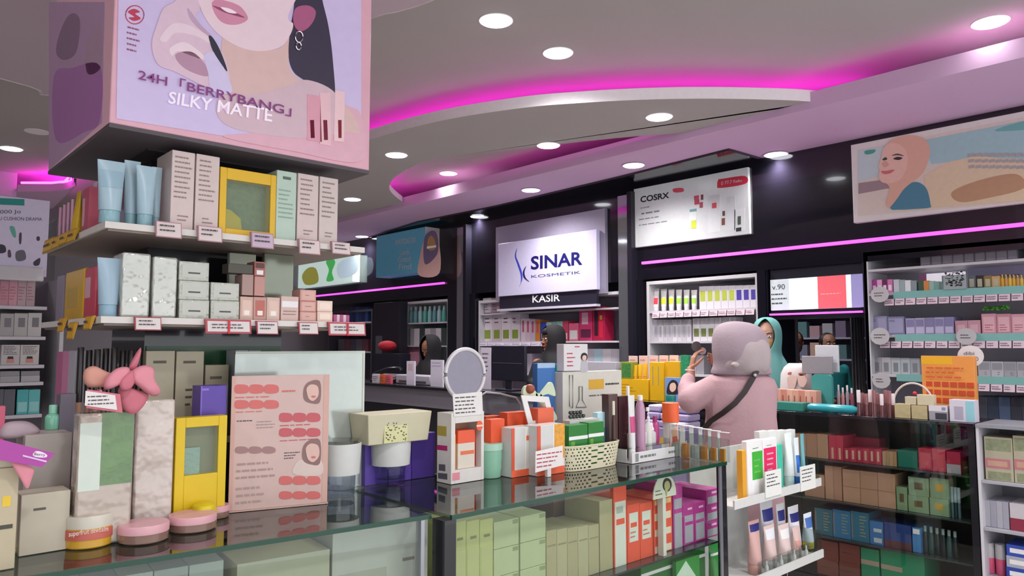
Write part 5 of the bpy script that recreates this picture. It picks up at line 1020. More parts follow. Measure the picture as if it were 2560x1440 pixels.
# ---------------------------------------------------------------- goods on the left counter
Pm_ = PL('Y', 2.36); a0, a1 = Pm_.a(585, 1000), Pm_.a(909, 1000)
t = E('mirror_panel', Pm_.pt((a0+a1)/2, 0, zt_), 'large pale green tinted acrylic mirror leaning behind the pink board', 'mirror')
MB().pb(Pm_, a0, a1, 0, .006, zt_, Pm_.z(750, 880)).build('mirror', M('BFC6C0', .12, m=.35), t); MB().pb(Pm_, a1-.006, a1+.002, -.002, .008, zt_, Pm_.z(750, 878)).pb(Pm_, a0, a1-.006, -.002, .008, Pm_.z(750, 884), Pm_.z(750, 878)).build('frame', M('C9D0C4', .3), t)
Pp_ = PLR(tuple(hit('Z', zt_, 570, 1282))[:2], tuple((hit('Z', zt_, 822, 1258)-hit('Z', zt_, 570, 1282)))[:2])
a1 = Pp_.a(821, 1100); z1 = Pp_.z(700, 938)
t = E('promo_board', Pp_.pt(a1/2, .01, zt_), 'pink translucent promotion board with rows of red price shapes', 'promotion board')
MB().pb(Pp_, 0, a1, .0, .006, zt_+.004, z1).build('board', M('CDAEA6', .25), t, bev=.001)
MB().pb(Pp_, -.002, a1+.002, -.004, .03, zt_, zt_+.004).build('foot', M('C9A79A', .3), t)
MB().pb(Pp_, .0, .012, -.001, 0, zt_+.005, z1-.002).build('edge_strip', M('CFA396', .3), t); MB().pb(Pp_, a1-.018, a1-.001, -.001, 0, zt_+.005, z1-.002).build('edge_strip', M('CFA396', .3), t)
RD, RD2 = M('CF6A66', .45), M('C25A60', .45)
def rowshape(x0, x1, y0, y1, n, m, nm='price_shape'):
    for i in range(n):
        w = (x1-x0)/n; u0, u1 = x0+w*i+2, x0+w*(i+1)-3; spoly(Pp_, [(u0, y0+3), ((u0+u1)/2, y0), (u1, y0+4), (u1+1, y1-4), ((u0+u1)/2, y1), (u0-1, y1-3)], -.0015, m, t, nm, n=3)
rowshape(586, 698, 961, 984, 3, RD); rowshape(586, 698, 1000, 1022, 3, RD); rowshape(698, 802, 1032, 1055, 3, RD2); rowshape(698, 802, 1070, 1092, 3, RD2); rowshape(588, 690, 1116, 1134, 3, M('A07A78', .45)); rowshape(698, 802, 1190, 1212, 3, RD); rowshape(698, 802, 1228, 1248, 3, RD)
for x0, x1, y0, y1, m in ((586, 698, 988, 997, RD), (586, 698, 1025, 1032, RD), (698, 802, 1058, 1066, RD2), (698, 802, 1096, 1103, RD2), (590, 640, 1048, 1056, INK), (640, 695, 1050, 1072, M('A08A86')), (704, 750, 970, 985, RD), (710, 752, 1128, 1148, INK), (590, 690, 1150, 1200, M('A98C86')), (590, 690, 1210, 1262, M('B0948C'))):
    lines(Pp_, Pp_.a(x0, y0), Pp_.a(x1, y0), Pp_.z((x0+x1)/2, y1), Pp_.z((x0+x1)/2, y0), 1 if y1-y0 < 18 else 3, -.0012, m, t)
HB = M('8A6A66', .5); SK = M('D9B4A8', .45)
for (hx, hy, s_) in ((782, 978, 1.), (782, 1128, 1.12)):
    spoly(Pp_, [(hx-22*s_, hy+20*s_), (hx-22*s_, hy-8*s_), (hx-8*s_, hy-24*s_), (hx+18, hy-24*s_), (hx+18, hy+26*s_), (hx-4, hy+30*s_)], -.0015, HB, t, 'printed_hair')
    spoly(Pp_, [(hx-14*s_, hy+8*s_), (hx-15*s_, hy-8*s_), (hx-4*s_, hy-17*s_), (hx+12*s_, hy-12*s_), (hx+14*s_, hy+10*s_), (hx+2*s_, hy+24*s_), (hx-9*s_, hy+20*s_)], -.003, SK, t, 'printed_face')
    spoly(Pp_, [(hx-4, hy+13*s_), (hx+2, hy+11*s_), (hx+8, hy+13*s_), (hx+2, hy+16*s_)], -.0045, RD, t, 'printed_lips')
spoly(Pp_, [(735, 1185), (742, 1155), (765, 1148), (802, 1150), (802, 1187)], -.0014, M('D6C0B8', .45), t, 'printed_shoulder')
# crinkled clear packs
Pk1 = PL('Y', 2.18)
def pack(P, x0, x1, yt, yb, mat, label, dep=.06, decs=(), d=0):
    o = carton(P, x0, x1, yt, zt_, dep, mat, label, decs, 'pack', name='film_pack', yb=yb, bev=.006, d=d); return o
FILM = M('CDBEB4', .12, coat=.9, bump=5., sc=9, var=.12)
o = pack(Pk1, 336, 436, 1000, 1270, FILM, 'crinkled film wrapped pale pack standing left of the yellow frame box')
o = pack(PL('Y', 2.10), 192, 335, 1032, 1268, M('B9A99C', .12, coat=.9, bump=5., sc=8, var=.15), 'large crinkled film pack with green picture under the pink bow', decs=[(.02, .4, .42, .93, M('C9D3C6', .15, coat=.8), 'pale_card'), (.4, .98, .45, 1, M('5E7F4A', .2, coat=.8, bump=.6, sc=25, var=.4), 'green_picture')])
t, w0, w1, v0, v1 = window_box(PL('Y', 2.2), 438, 566, 1042, 1240, zt_, 'yellow carton with cut-out window below the purple box', M('DDBB14', .4), (462, 545, 1070, 1190), M('A58E72', .4), dep=.04)
MB().pb(PL('Y', 2.2), w0+.0, w1-.045, .02, .025, v0, v1-.06).build('silver_picture', M('B9BDB6', .2, bump=.6, sc=60), t)
MB().lathe(PL('Y', 2.2).pt((w0+w1)/2, -.03, zt_), [(.035, 0), (.036, .03), (.03, .05), (.012, .058)], 24).build('yellow_dome', M('D9C21E', .3), t)
carton(PL('Y', 2.262), 500, 568, 964, zt_+.185, .07, PU, 'purple box upright on top of the yellow window carton', [(.05, .3, .93, .96, M('8A70D0', .4), 'dash'), (.0, .05, 0, 1, M('7A62C4', .35), 'edge')], yb=1062)
MB_ = PL('Y', 2.262)
carton(MB_, 440, 568, 1048, zt_, .08, M('8E7E62', .4), 'low khaki carton right behind the yellow window carton', h=.184, yb=1200)
# pink headband with bow and price card
Pb2 = PL('Y', 2.06); t = E('headband', Pb2.pt(Pb2.a(300, 990), 0, Pb2.z(300, 1030)), 'pink spa headband with a big bow hung over the packs', 'headband')
PB1, PB2 = M('D98A96', .7, bump=.2), M('C9707E', .7, bump=.2)
def puff(P, pix, th, m, nm, par, d=0):
    pts = smooth(pix, 5); cx = sum(p[0] for p in pts)/len(pts); cy = sum(p[1] for p in pts)/len(pts); mb = MB(); rs = []
    for k, (s_, dd) in enumerate(((.55, -.5), (.85, -.4), (1, 0), (.85, .4), (.55, .5))):
        rs.append([P.at(d).pt(*(lambda q_: (q_[0], dd*th, q_[1]))(P.at(d).uv(cx+(p[0]-cx)*s_, cy+(p[1]-cy)*s_))) for p in pts])
    return mb.rings(rs).build(nm, m, par, smooth=True)
puff(Pb2, [(208, 950), (212, 925), (235, 915), (265, 928), (300, 945), (285, 965), (250, 968), (222, 968)], .03, M('CF9484', .7), 'band', t, .03)
puff(Pb2, [(265, 975), (262, 950), (290, 922), (320, 918), (325, 935), (312, 955)], .03, PB1, 'bow_loop', t)
puff(Pb2, [(318, 940), (350, 915), (382, 918), (386, 948), (402, 980), (380, 990), (340, 962)], .03, PB1, 'bow_loop', t)
puff(Pb2, [(300, 950), (330, 925), (336, 955), (322, 975), (302, 975)], .025, PB2, 'knot', t, -.01)
puff(Pb2, [(300, 965), (345, 975), (372, 990), (345, 1030), (318, 1032), (298, 1000)], .02, PB2, 'band_tail', t, .015)
puff(Pb2, [(322, 920), (348, 872), (352, 880), (338, 925)], .02, PB2, 'strap', t, .03)
mb = MB().tube([Pb2.pt(Pb2.a(p[0], p[1]), 0, Pb2.z(*p)) for p in ((262, 952), (290, 935), (320, 938), (350, 928), (384, 936))], .0015, 6).build('seam', PB2, t)
o = MB().poly(Pb2, [Pb2.uv(*p_) for p_ in ((208, 1018), (298, 1030), (292, 984), (210, 972))], -.03, .002).build('price_card', M('C96A78', .5), None, label='white price card with pink rim hanging from the spa headband', cat='price card')
Pq = Pb2.at(-.032); MB().poly(Pq, [Pq.uv(*p_) for p_ in ((212, 1014), (293, 1025), (288, 988), (214, 977))], 0, .001).build('paper', M('E0D9D6', .5), o)
lines(Pq, Pq.a(218, 1000), Pq.a(285, 1000), Pq.z(250, 1014), Pq.z(250, 986), 3, -.001, INK, o)
MB().pb(Pq, Pq.a(250, 980), Pq.a(256, 980), .003, .03, Pq.z(250, 985), Pq.z(250, 975)).build('hook', M('C96A78', .5), o)
# jars in the front row
def jar(x0, x1, yb, yt, mat, lidm, label, band=None, capf=.45, z0=zt_, flat=1, group=None):
    P = onz(z0, (x0+x1)/2, yb); r = (P.a(x1, (yb+yt)/2)-P.a(x0, (yb+yt)/2))/2; return bottle(P, x0, x1, yt, z0, mat, lidm, label, group, d=r, shape='jar', yb=yb, capf=capf, band=band)
jar(155, 286, 1374, 1282, M('DDA93A', .25, coat=.5), M('CFC8B8', .35), 'large cream lidded jar with red banner label and yellow base', [(.28, .58, M('CC6A5C', .35))], .38)
Pj = onz(zt_, 220, 1374); 
text('superfruit dewbalm', PL('Y', Pj.c-.0015), Pj.a(172, 1330), Pj.a(270, 1330), Pj.z(220, 1338), Pj.z(220, 1322), 0, M('EBD9CC'), [o_ for o_ in COL.objects if o_.name.startswith('cosmetic_jar')][-1])
CPK, CBS = M('D9A3AA', .35), M('8E6E62', .12, coat=.6, k='amber')
for x0, x1, yb, yt, lb in ((292, 423, 1364, 1306, 'pink topped compact at the front right of the big jar'), (418, 541, 1336, 1284, 'pink topped compact before the yellow carton, middle of three'), (500, 574, 1300, 1262, 'pink topped compact farthest back beside the pink board')):
    jar(x0, x1, yb, yt, CBS, CPK, lb, None, .48, group='pink topped compacts')
jar(286, 362, 1302, 1262, M('A99C92', .15), M('CFC6BE', .2), 'clear compact behind the front pink compact', None, .4)
t = E('clear_bottle', hit('Z', zt_, 122, 1360)+Vector((0, .02, 0)), 'square clear bottle with white flip cap beside the big jar', 'bottle')
P = onz(zt_, 122, 1364); c = P.pt((P.a(89, 1300)+P.a(156, 1300))/2, .035, zt_); r = (P.a(156, 1300)-P.a(89, 1300))/2*P.cosf(122); Hh = P.z(122, 1228)-zt_
MB().lathe(c, [(r*.95, 0), (r, .006), (r, Hh*.55), (r*.8, Hh*.68), (r*.5, Hh*.72)], 28).build('body', GL('D9D3C4', 'bottle_glass', 1.45, .03, .04), t); MB().lathe(c, [(r*.9, .004), (r*.93, Hh*.26)], 28).build('liquid', M('C4B9B0', .2), t)
MB().lathe(c, [(r*.93, Hh*.27), (r*.93, Hh*.36)], 28).build('yellow_band', M('CFCB7A', .3), t)
MB().lathe(c+Vector((0, 0, Hh*.72)), [(r*.66, 0), (r*.66, Hh*.26), (r*.6, Hh*.28)], 24).build('cap', M('DCDDD3', .4), t)
# cream tube lying down, white tube end
v0_, v1_ = hit('Z', zt_, 96, 1372), hit('Z', zt_, -60, 1402)
mb = MB(); rs_ = []
for i in range(8):
    f = i/7; p = v0_.lerp(v1_, f); w = .012+.02*f; hgt = .006+.028*f; dirv = (v1_-v0_).normalized(); nx = Vector((-dirv.y, dirv.x, 0))
    rs_.append([p+nx*(w*math.cos(2*math.pi*j/16))+Vector((0, 0, hgt/2+hgt/2*math.sin(2*math.pi*j/16)+.0005)) for j in range(16)])
mb.rings(rs_).build('lying_tube', M('D3D0A4', .35), None, label='pale yellow squeeze tube lying flat at the left edge', cat='tube')
c = hit('Z', zt_, 8, 1398); MB().ball(c+Vector((-.01, 0, .028)), (.03, .03, .028), 20, 12).build('round_puff', M('CFC2B4', .6), None, label='cream round puff at the bottom left corner', cat='puff')
# big boxes at the left edge
Pe = PL('Y', 2.12)
carton(PL('Y', 2.25), 58, 178, 1085, zt_, .12, M('AFA49C', .45), 'large plain taupe carton standing left of the film packs', [(.0, 1, .45, .46, M('8E847E', .5), 'crease')], yb=1270)
carton(Pe, 50, 176, 1232, zt_, .08, M('BFB5A2', .45), 'lower cream carton before the taupe carton', [(.25, .5, .72, .76, M('5A5448', .5), 'dash')], yb=1330)
carton(PL('Y', 2.02), -60, 46, 1172, zt_, .1, M('BCAF92', .45), 'cream tub shaped carton at the left edge with yellow sticker', [(.62, .82, .62, .72, M('E3BE2E', .4), 'yellow_sticker'), (.55, .9, .4, .44, M('4A443A', .5), 'dash')], yb=1330)
carton(PL('Y', 2.02), -60, 42, 1148, PL('Y', 2.02).z(0, 1171), .1, M('C2B8A0', .45), 'cream lid box on top of the cream tub carton', yb=1172, bev=.004)
carton(PL('Y', 2.3), -20, 13, 1016, 1.15, .03, M('C95A74', .45), 'rose carton at the very left edge above the purple flyer', yb=1090)
o = MB().poly(PL('Y', 1.98), [PL('Y', 1.98).uv(*p_) for p_ in ((-60, 1092), (0, 1098), (138, 1134), (105, 1168), (-60, 1140))], 0, .003).build('flyer', M('A93E9A', .4), None, label='folded magenta flyer pointing right at the left edge', cat='flyer')
Pq = PL('Y', 1.98); spoly(Pq, [(82, 1136), (90, 1128), (105, 1130), (118, 1138), (112, 1144), (88, 1142)], -.001, M('EBDDEA'), o, 'badge'); text('Berry', Pq, 0, 0, 0, 0, -.003, M('6A2A6A'), o, quad=((86, 1140), (113, 1143), (113, 1134), (86, 1131)))
spoly(Pq, [(57, 1137), (117, 1152), (116, 1156), (57, 1141)], -.001, M('D9BFE0'), o, 'white_line', sm=False)
puff(PL('Y', 1.99), [(30, 1157), (60, 1160), (84, 1172), (80, 1195), (68, 1222), (50, 1195)], .006, PB1, 'ribbon', None); COL.objects[-1]['label'] = 'pink ribbon tip hanging below the magenta flyer'; COL.objects[-1]['category'] = 'ribbon'
puff(PL('Y', 2.3), [(0, 1095), (10, 1060), (50, 1052), (80, 1058), (100, 1078), (70, 1092)], .05, M('B9A4AC', .6), 'pouch', None); COL.objects[-1]['label'] = 'greyish pink soft pouch on top of the taupe carton'; COL.objects[-1]['category'] = 'pouch'
bottle(PL('Y', 2.36), 112, 152, 1012, PL('Y', 2.25).z(120, 1085)+.001, M('7FC2A6', .2, coat=.4), M('8FCDB2', .3), 'mint green bottle behind the taupe carton', None, yb=1075, d=.0, capf=.35)
row(PL('Y', 2.34), 150, 190, 1, 985, 985, zt_, .05, [M('6E6672', .4)], 'dark grey upright panel left of the film pack')
# ================================================================ WALL SIDE CASES
P8 = PL('X', 4.65); ZT = 1.075; DKG = M('2E3634', .15, coat=.4, k='shelf')
ya, yb_, yc, yd = -P8.a(2437, 1100), -P8.a(1930, 1030), 4.62, 8.6    # Y of the right end, joints
def wcase(y0, y1, label, glass=True):
    t = E('glass_counter', (4.85, (y0+y1)/2, 0), label, 'display counter', 'wall side counters')
    MB().box(4.64, 5.06, y0, y1, ZT-.018, ZT-.0005).build('top', M('1A1B22', .08, coat=.8, k='top'), t, bev=.001)
    MB().box(4.65, 5.05, y0, y1, 0, .06).build('base', BK, t); MB().box(5.035, 5.05, y0, y1, .06, ZT-.02).build('back_panel', M('3A3836', .5), t)
    for y in (y0, y1-.035): MB().box(4.65, 4.68, y, y+.035, .06, ZT-.018).build('post', BK, t)
    for z in (.784, .535, .307): MB().box(4.665, 5.03, y0+.036, y1-.036, z-.010, z-.0005).build('shelf', DKG, t)
    MB().box(4.655, 4.658, y0+.036, y1-.036, .06, ZT-.018).build('front_glass', GFR, t)
    return t
wcase(ya, yb_, 'glass wall counter on the right with red, tan and teal cartons')
wcase(yb_+.005, yc, 'glass wall counter behind the woman in the pink dress')
P9 = PL('X', 4.70); TAN, TAN2 = M('A98068', .5), M('B08A70', .5); CR, CR2 = M('A31E3E', .45), M('B5304A', .45)
sA, sB, sC, sD = .7845, .5355, .3075, .0605
row(P9, 1988, 2070, 3, 1084, 1086, sA, .2, [TAN2, TAN], 'tan carton on the upper shelf of the right counter', (), 'tan cartons of the upper shelf')
row(P9, 2072, 2108, 2, 1088, 1090, sA, .2, [CR2], 'red carton with cream stripe right of the tan cartons', lambda i: [(.35, .65, .05, .5, M('C9A088', .5), 'stripe')], 'red striped cartons')
row(P9, 2110, 2204, 6, 1120, 1124, sA, .12, [CR, CR2], 'crimson carton with a cream spine in the right counter', lambda i: [(.3, .65, .2, .85, M('C4A68C', .5), 'stripe')], 'crimson cream spine cartons')
carton(P9, 2112, 2200, 1094, sA, .1, CR, 'large crimson carton behind the cream spine cartons', d=.16)
row(P9, 2206, 2242, 4, 1128, 1130, sA, .15, [M('B08E6E', .5), M('A5835F', .5)], 'narrow beige carton beside the green carton', (), 'narrow beige cartons')
carton(P9, 2244, 2294, 1127, sA, .15, M('0F6A5A', .45), 'dark green carton between beige spines and crimson cartons', [(.05, .95, .0, .06, M('0A4A40', .5), 'edge')])
row(P9, 2296, 2364, 2, 1120, 1124, sA, .16, [M('B02A44', .4), M('BB3A4E', .4)], 'bright crimson carton right of the green carton', lambda i: [(.1, .9, .1, .8, M('C4505C', .4), 'film')], 'bright crimson cartons')
carton(P9, 2366, 2402, 1130, sA, .16, CR, 'crimson and white carton at the right post of the counter', [(0, 1, 0, .42, M('9E9AA0', .5), 'white_base')])
row(P9, 2300, 2400, 6, 1092, 1096, ZT-.06, .05, [M('6E6468', .5)], 'grey tag strip card hanging inside under the counter top', (), 'inner strip cards', 'card', 'strip_card', d=.12) if 0 else None
stack(P9, 2010, 2060, ((1180, 1210), (1152, 1179)), sB, .2, [TAN, TAN2], 'tan carton at the left of the second shelf', (), 'stacked tan cartons')
row(P9, 2062, 2104, 2, 1163, 1168, sB, .2, [TAN2, TAN], 'upright tan carton right of the tan stack', (), 'upright tan cartons')
row(P9, 2106, 2238, 3, 1172, 1186, sB, .2, [M('B58E74', .5), M('AE876C', .5)], 'big tan carton on the second shelf of the right counter', lambda i: [(.0, 1, .47, .48, M('7E5E4A', .5), 'crease')], 'big tan cartons')
SG = M('7C9674', .45); gm = lambda m: [(.3, .7, .35, .72, m, 'mark')]
carton(P9, 2241, 2268, 1218, sB, .12, SG, 'small sage carton left of the four stacked sage ones', gm(M('5E4E38', .5)))
stack(P9, 2270, 2322, ((1236, 1278), (1188, 1235)), sB, .14, [SG], 'sage carton with brown mark in the left sage stack', gm(M('5E4A34', .5)), 'marked sage cartons')
stack(P9, 2324, 2372, ((1244, 1288), (1192, 1243)), sB, .14, [SG], 'sage carton with small mark in the right sage stack', gm(M('B5902A', .5)), 'marked sage cartons')
row(P9, 2376, 2402, 3, 1216, 1220, sB, .05, [M('4A6A70', .3), M('22303A', .3)], 'dark slim bottle beside the sage stacks', M('8AA0A4', .3), 'dark slim bottles', kind='stick')
TB = M('1F6E8A', .45)
row(P9, 2036, 2172, 3, 1270, 1282, sC, .2, [M('1E6478', .45), M('2474A0', .45), TB], 'teal blue carton on the third shelf of the right counter', lambda i: [(.5, .9, .15, .9, M('A59A6A', .5), 'printed_text', 7), (.05, .1, .1, .9, M('A0705A', .5), 'stripe')], 'teal blue cartons')
carton(P9, 2174, 2208, 1304, sC, .2, M('2A72B0', .45), 'mid blue carton with pale prints right of the teal blue ones', [(.3, .9, .1, .3, M('B9C4CC', .5), 'label'), (.3, .9, .55, .7, M('B9C4CC', .5), 'label')])
carton(P9, 2210, 2278, 1310, sC, .2, M('1E3E7E', .45), 'dark blue carton on the third shelf', [(0, 1, 0, .3, M('5A3038', .5), 'brown_base')])
carton(P9, 2281, 2302, 1320, sC, .2, M('3A82C0', .45), 'light blue slim carton beside the dark blue carton', [(.1, .9, .75, .95, WHT, 'label')])
row(P9, 2306, 2396, 6, 1312, 1330, sC, .08, [M('1A2228', .3), M('2A4A48', .3), M('0F1A1E', .3)], 'dark bottle with pale cap on the third shelf', M('8FA6A0', .35), 'dark bottles of the third shelf', kind='bottle')
BRN = M('74392E', .5)
stack(P9, 2042, 2096, ((1400, 1440), (1352, 1399)), sD, .2, [BRN], 'brown red carton in the left bottom stack', [(.1, .6, .5, .52, M('2E1612', .5), 'dash')], 'brown red cartons')
stack(P9, 2098, 2150, ((1408, 1452), (1360, 1407)), sD, .2, [BRN], 'brown red carton in the second bottom stack', [(.1, .6, .5, .52, M('2E1612', .5), 'dash')], 'brown red cartons')
carton(P9, 2152, 2198, 1372, sD, .2, M('138A62', .45), 'emerald carton with beige stripe beside the brown red stacks', [(0, 1, .55, .68, M('A89684', .5), 'stripe')])
carton(P9, 2201, 2312, 1382, sD, .25, M('128A60', .45), 'wide emerald carton at the bottom of the right counter', [(0, .5, .5, .62, M('A89684', .5), 'stripe')])
# ---- things on the right counter
zT = ZT+.0005; PA = PL('X', 4.69); PBk = PL('X', 4.85)
carton(PL('X', 4.9), 2304, 2440, 890, zT, .05, M('E0924A', .4), 'tall orange box with red grid printing and yellow lid at right', [(.0, .6, .86, .99, M('E3A92A', .4), 'yellow_lid')]+[(.08+.155*i, .2+.155*i, .5-.13*j, .58-.13*j, M('C2492A', .45), 'grid_cell') for i in range(6) for j in range(3)]+[(.08, .95, .62, .84, M('CF5A30', .45), 'printed_text', 3)], yb=1040)
BS = M('6E3E42', .2, coat=.5)
for i in range(10):
    x = 2142+i*9.6; bottle(PA.at(.02+.05*(i % 2)), x, x+10, 975+(i*13) % 17-(i % 2)*6, zT, BS, M('8A5A5C', .2) if i % 3 else M('D9CDD0', .2), f'glossy brown lip tube on the right counter, {ORD[i]} from the left', 'glossy brown lip tubes', shape='stick', yb=1035, d=0)
KH = M('B5A67E', .5, bump=.3)
carton(PA, 2236, 2276, 1010, zT, .07, KH, 'mottled khaki carton at the left under the basket handle', group='khaki cartons', yb=1048)
carton(PA, 2278, 2318, 1014, zT, .07, KH, 'mottled khaki carton at the right under the basket handle', group='khaki cartons', yb=1050)
zk = PA.z(2277, 1012)+.0005
carton(PA.at(.01), 2262, 2290, 992, zk, .05, M('C4B9A0', .45), 'small cream carton stacked on the left khaki carton', yb=1012)
carton(PA.at(.01), 2292, 2334, 987, zk, .05, M('C9BEA2', .45), 'wide cream carton stacked on the right khaki carton', yb=1012)
Ph = PL('X', 4.78); t = E('handle_basket', Ph.pt(Ph.a(2284, 1000), 0, zT), 'white handled gift basket behind the khaki cartons', 'basket')
pts = [Ph.pt(Ph.a(2284+50*math.cos(R(a)), 1010), 0, Ph.z(2284, 1012-54*math.sin(R(a)))) for a in range(0, 181, 12)]
MB().tube(pts, .006, 8).build('handle', M('CFC3BE', .45), t)
MB().pb(Ph, Ph.a(2236, 1030), Ph.a(2332, 1030), 0, .08, zT, Ph.z(2284, 1012)).build('body', M('B9A58E', .5), t, bev=.004)
MB().ball(Ph.pt(Ph.a(2281, 984), .04, Ph.z(2281, 984)), (.012, .012, .012), 10, 6).build('red_berry', M('D0304A', .4), t)
carton(PA, 2322, 2370, 1014, zT, .06, M('9E9AA2', .4), 'white topped grey carton right of the khaki cartons', [(0, 1, .6, 1, M('D6D0D6', .4), 'white_top'), (.35, .95, .08, .5, M('3E3E46', .4), 'dark_window'), (.7, .9, .7, .9, M('8A8AB0', .4), 'mark')])
carton(PA, 2373, 2437, 1000, zT, .08, M('CFC9D6', .4), 'white and aqua carton at the right end of the counter top', [(.66, 1, .05, .95, M('8FC4CE', .4), 'aqua_side'), (.2, .55, .12, .7, M('A9A3B4', .4), 'arch_print')])
row(PA, 1938, 2040, 7, 972, 978, zT, .08, [M('D69A88', .45), M('C98474', .45), M('DDA896', .45)], 'peach sample pack on the counter before the teal scarf woman', lambda i: [(.2, .4, .2, .7, M('A04A3E', .5), 'stripe')], 'peach sample packs', 'pack', 'sample_pack', d=.12, yb=1000)
carton(PA, 1932, 2008, 1006, zT, .1, M('2F7E72', .45), 'flat dark teal box at the left of the right counter top', yb=1030)
mb = MB(); c0, c1_ = PA.pt(PA.a(2016, 1025), .03, zT+.028), PA.pt(PA.a(2140, 1028), .03, zT+.028)
mb.tube([c0, c0.lerp(c1_, .06), c0.lerp(c1_, .9), c1_], [.018, .028, .027, .014], 16).build('aqua_bottle', M('2E9AA6', .25, coat=.4), None, label='aqua bottle lying on its side on the counter edge', cat='bottle')
Pz_ = PL('X', 4.95); 
def rcard(P, x0, x1, y0, y1, mat, nm, label, cat, z0, r=.03):
    a0, a1 = P.a(x0, y1), P.a(x1, y1); z1 = P.z((x0+x1)/2, y0); pts = [(a0, z0), (a1, z0)]+[(a1-r+r*math.cos(R(q_)), z1-r+r*math.sin(R(q_))) for q_ in range(0, 91, 15)]+[(a0+r+r*math.cos(R(q_)), z1-r+r*math.sin(R(q_))) for q_ in range(90, 181, 15)]
    return MB().poly(P, pts, 0, .03).build(nm, mat, None, label=label, cat=cat)
rcard(PL('X', 4.90), 2030, 2080, 936, 1000, M('3E8E8A', .45), 'rounded_case', 'teal rounded case standing behind the peach sample packs', 'case', zT)
for x0, x1, y0, y1, lb, h, X_ in ((2038, 2096, 863, 930, 'white computer screen seen from behind beside the opening', 'C6C6CC', 5.02), (2004, 2080, 890, 935, 'grey computer screen seen from behind near the white tote bag', '8E8A90', 4.98)):
    P = PL('X', X_); a0, a1 = P.a(x0, 900), P.a(x1, 900); t = E('computer_monitor', P.pt((a0+a1)/2, 0, zT), lb, 'monitor')
    MB().pb(P, a0, a1, 0, .02, P.z((x0+x1)/2, y1), P.z((x0+x1)/2, y0)).build('screen_back', M(h, .4), t, bev=.004); MB().pb(P, (a0+a1)/2-.02, (a0+a1)/2+.02, -.005 if 0 else .0, .02, zT, P.z((x0+x1)/2, y1)).build('stand', M(h, .4), t)
for i in range(8):
    x = 2048+i*11; bottle(PL('X', 4.92), x, x+9, 960+(i*7) % 13, zT, M(('B59AA0', 'C98A8A', '9A8E9A', '8E4A5A')[i % 4], .25), M('D9CFD2', .3), f'small perfume tester behind the lying aqua bottle, {ORD[i]} from the left', 'small perfume testers', yb=1010, d=.04) if x > 2082 else None
# ---- open white unit right of the counter
Pu_ = PL('X', 4.65); yu0, yu1 = .30, ya-.006
t = E('open_shelf', (4.85, (yu0+yu1)/2, 0), 'white open shelf unit at the lower right corner', 'shelving unit')
MB().box(4.65, 5.05, yu1-.014, yu1, 0, ZT-.02).build('side_panel', WFR, t); MB().box(4.65, 5.05, yu0, yu0+.014, 0, ZT-.02).build('side_panel', WFR, t); MB().box(5.035, 5.05, yu0+.015, yu1-.015, 0, ZT-.02).build('back_panel', M('8E8C94', .5), t)
MB().box(4.645, 5.05, yu0, yu1, ZT-.019, ZT-.001).build('top', M('8E8E96', .3), t)
for z in (.772, .52, .262, .06): MB().box(4.655, 5.03, yu0+.015, yu1-.015, z-.014, z-.0005).build('shelf', M('A5A3AA', .4), t)
row(P9, 2460, 2604, 2, 1094, 1090, .7725, .2, [M('B5AE96', .45)], 'carton printed with flowers and pink bars in the white unit', lambda i: [(.05, .95, .68, .95, M('8E9476', .5, bump=.3, sc=40, var=.4), 'flower_print'), (.0, .9, .28, .5, M('C07A86', .5), 'pink_bar'), (.1, .8, .33, .45, M('C9A088', .5), 'beige_bar'), (.1, .9, .03, .2, M('8A9070', .5, sc=50, var=.4), 'flower_print')], 'flower printed cartons')
row(P9, 2460, 2522, 4, 1250, 1256, .5205, .2, [M('AEACB6', .4), M('A5A3B0', .4)], 'pale lilac white carton on the middle shelf of the white unit', (), 'pale lilac cartons')
carton(P9, 2524, 2604, 1262, .5205, .2, M('C9C4C8', .4), 'white and maroon carton at the right of the middle shelf', [(0, 1, 0, .45, M('8E2E44', .45), 'maroon_base')])
for i, x in enumerate((2460, 2488)):
    bottle(P9, x, x+27, 1356+4*i, .2625, M('D0587A', .3), M('B5B2B4', .3), f'round bottle with pink base in the white unit, {("left", "right")[i]} one', 'pink based bottles', shape='jar', yb=1420, d=.05, capf=.48)
stack(P9, 2515, 2604, ((1422, 1452), (1392, 1421), (1362, 1391)), .2625, .2, [M('2E46A0', .4), M('A9ACBE', .4), M('3450B4', .4)], 'blue and white carton at the lower right corner', [(.1, .6, .3, .7, WHT, 'label')], 'stacked blue cartons')
# ---- yellow stand on the counter behind the woman
PY_ = PL('X', 4.75); YE, YE2 = M('D9A818', .4), M('C99A1E', .4)
zY = ZT+.0005
carton(PY_, 1545, 1622, 948, zY, .12, YE, 'wide yellow gift box at the left of the yellow group', [(.1, .6, .2, .8, M('B98A16', .45), 'printed_text', 4)], yb=1000)
zY2 = PY_.z(1584, 948)+.0005
carton(PY_, 1552, 1580, 905, zY2, .08, M('7E8A2E', .45), 'green leafy pack on top of the wide yellow gift box', [(.1, .9, .1, .9, M('3E7A3A', .5, bump=.4, sc=60, var=.5), 'leaf_print')], 'pack', name='leaf_pack', yb=946)
row(PY_.at(.01), 1582, 1620, 3, 914, 908, zY2, .05, [YE], 'yellow tube standing on the wide yellow gift box', YE2, 'yellow tubes', kind='tube', yb=946)
carton(PY_, 1624, 1660, 906, zY, .1, YE, 'tall yellow bag with silver ties in the middle of the yellow group', [(.2, .25, .4, .9, M('8E8A7A', .4), 'tie'), (.6, .65, .4, .9, M('8E8A7A', .4), 'tie')], 'bag', name='gift_bag', yb=1000)
carton(PY_.at(.02), 1662, 1700, 904, zY, .1, M('DDA51E', .4), 'tall golden yellow carton next to the pink sleeved arm', yb=1000)
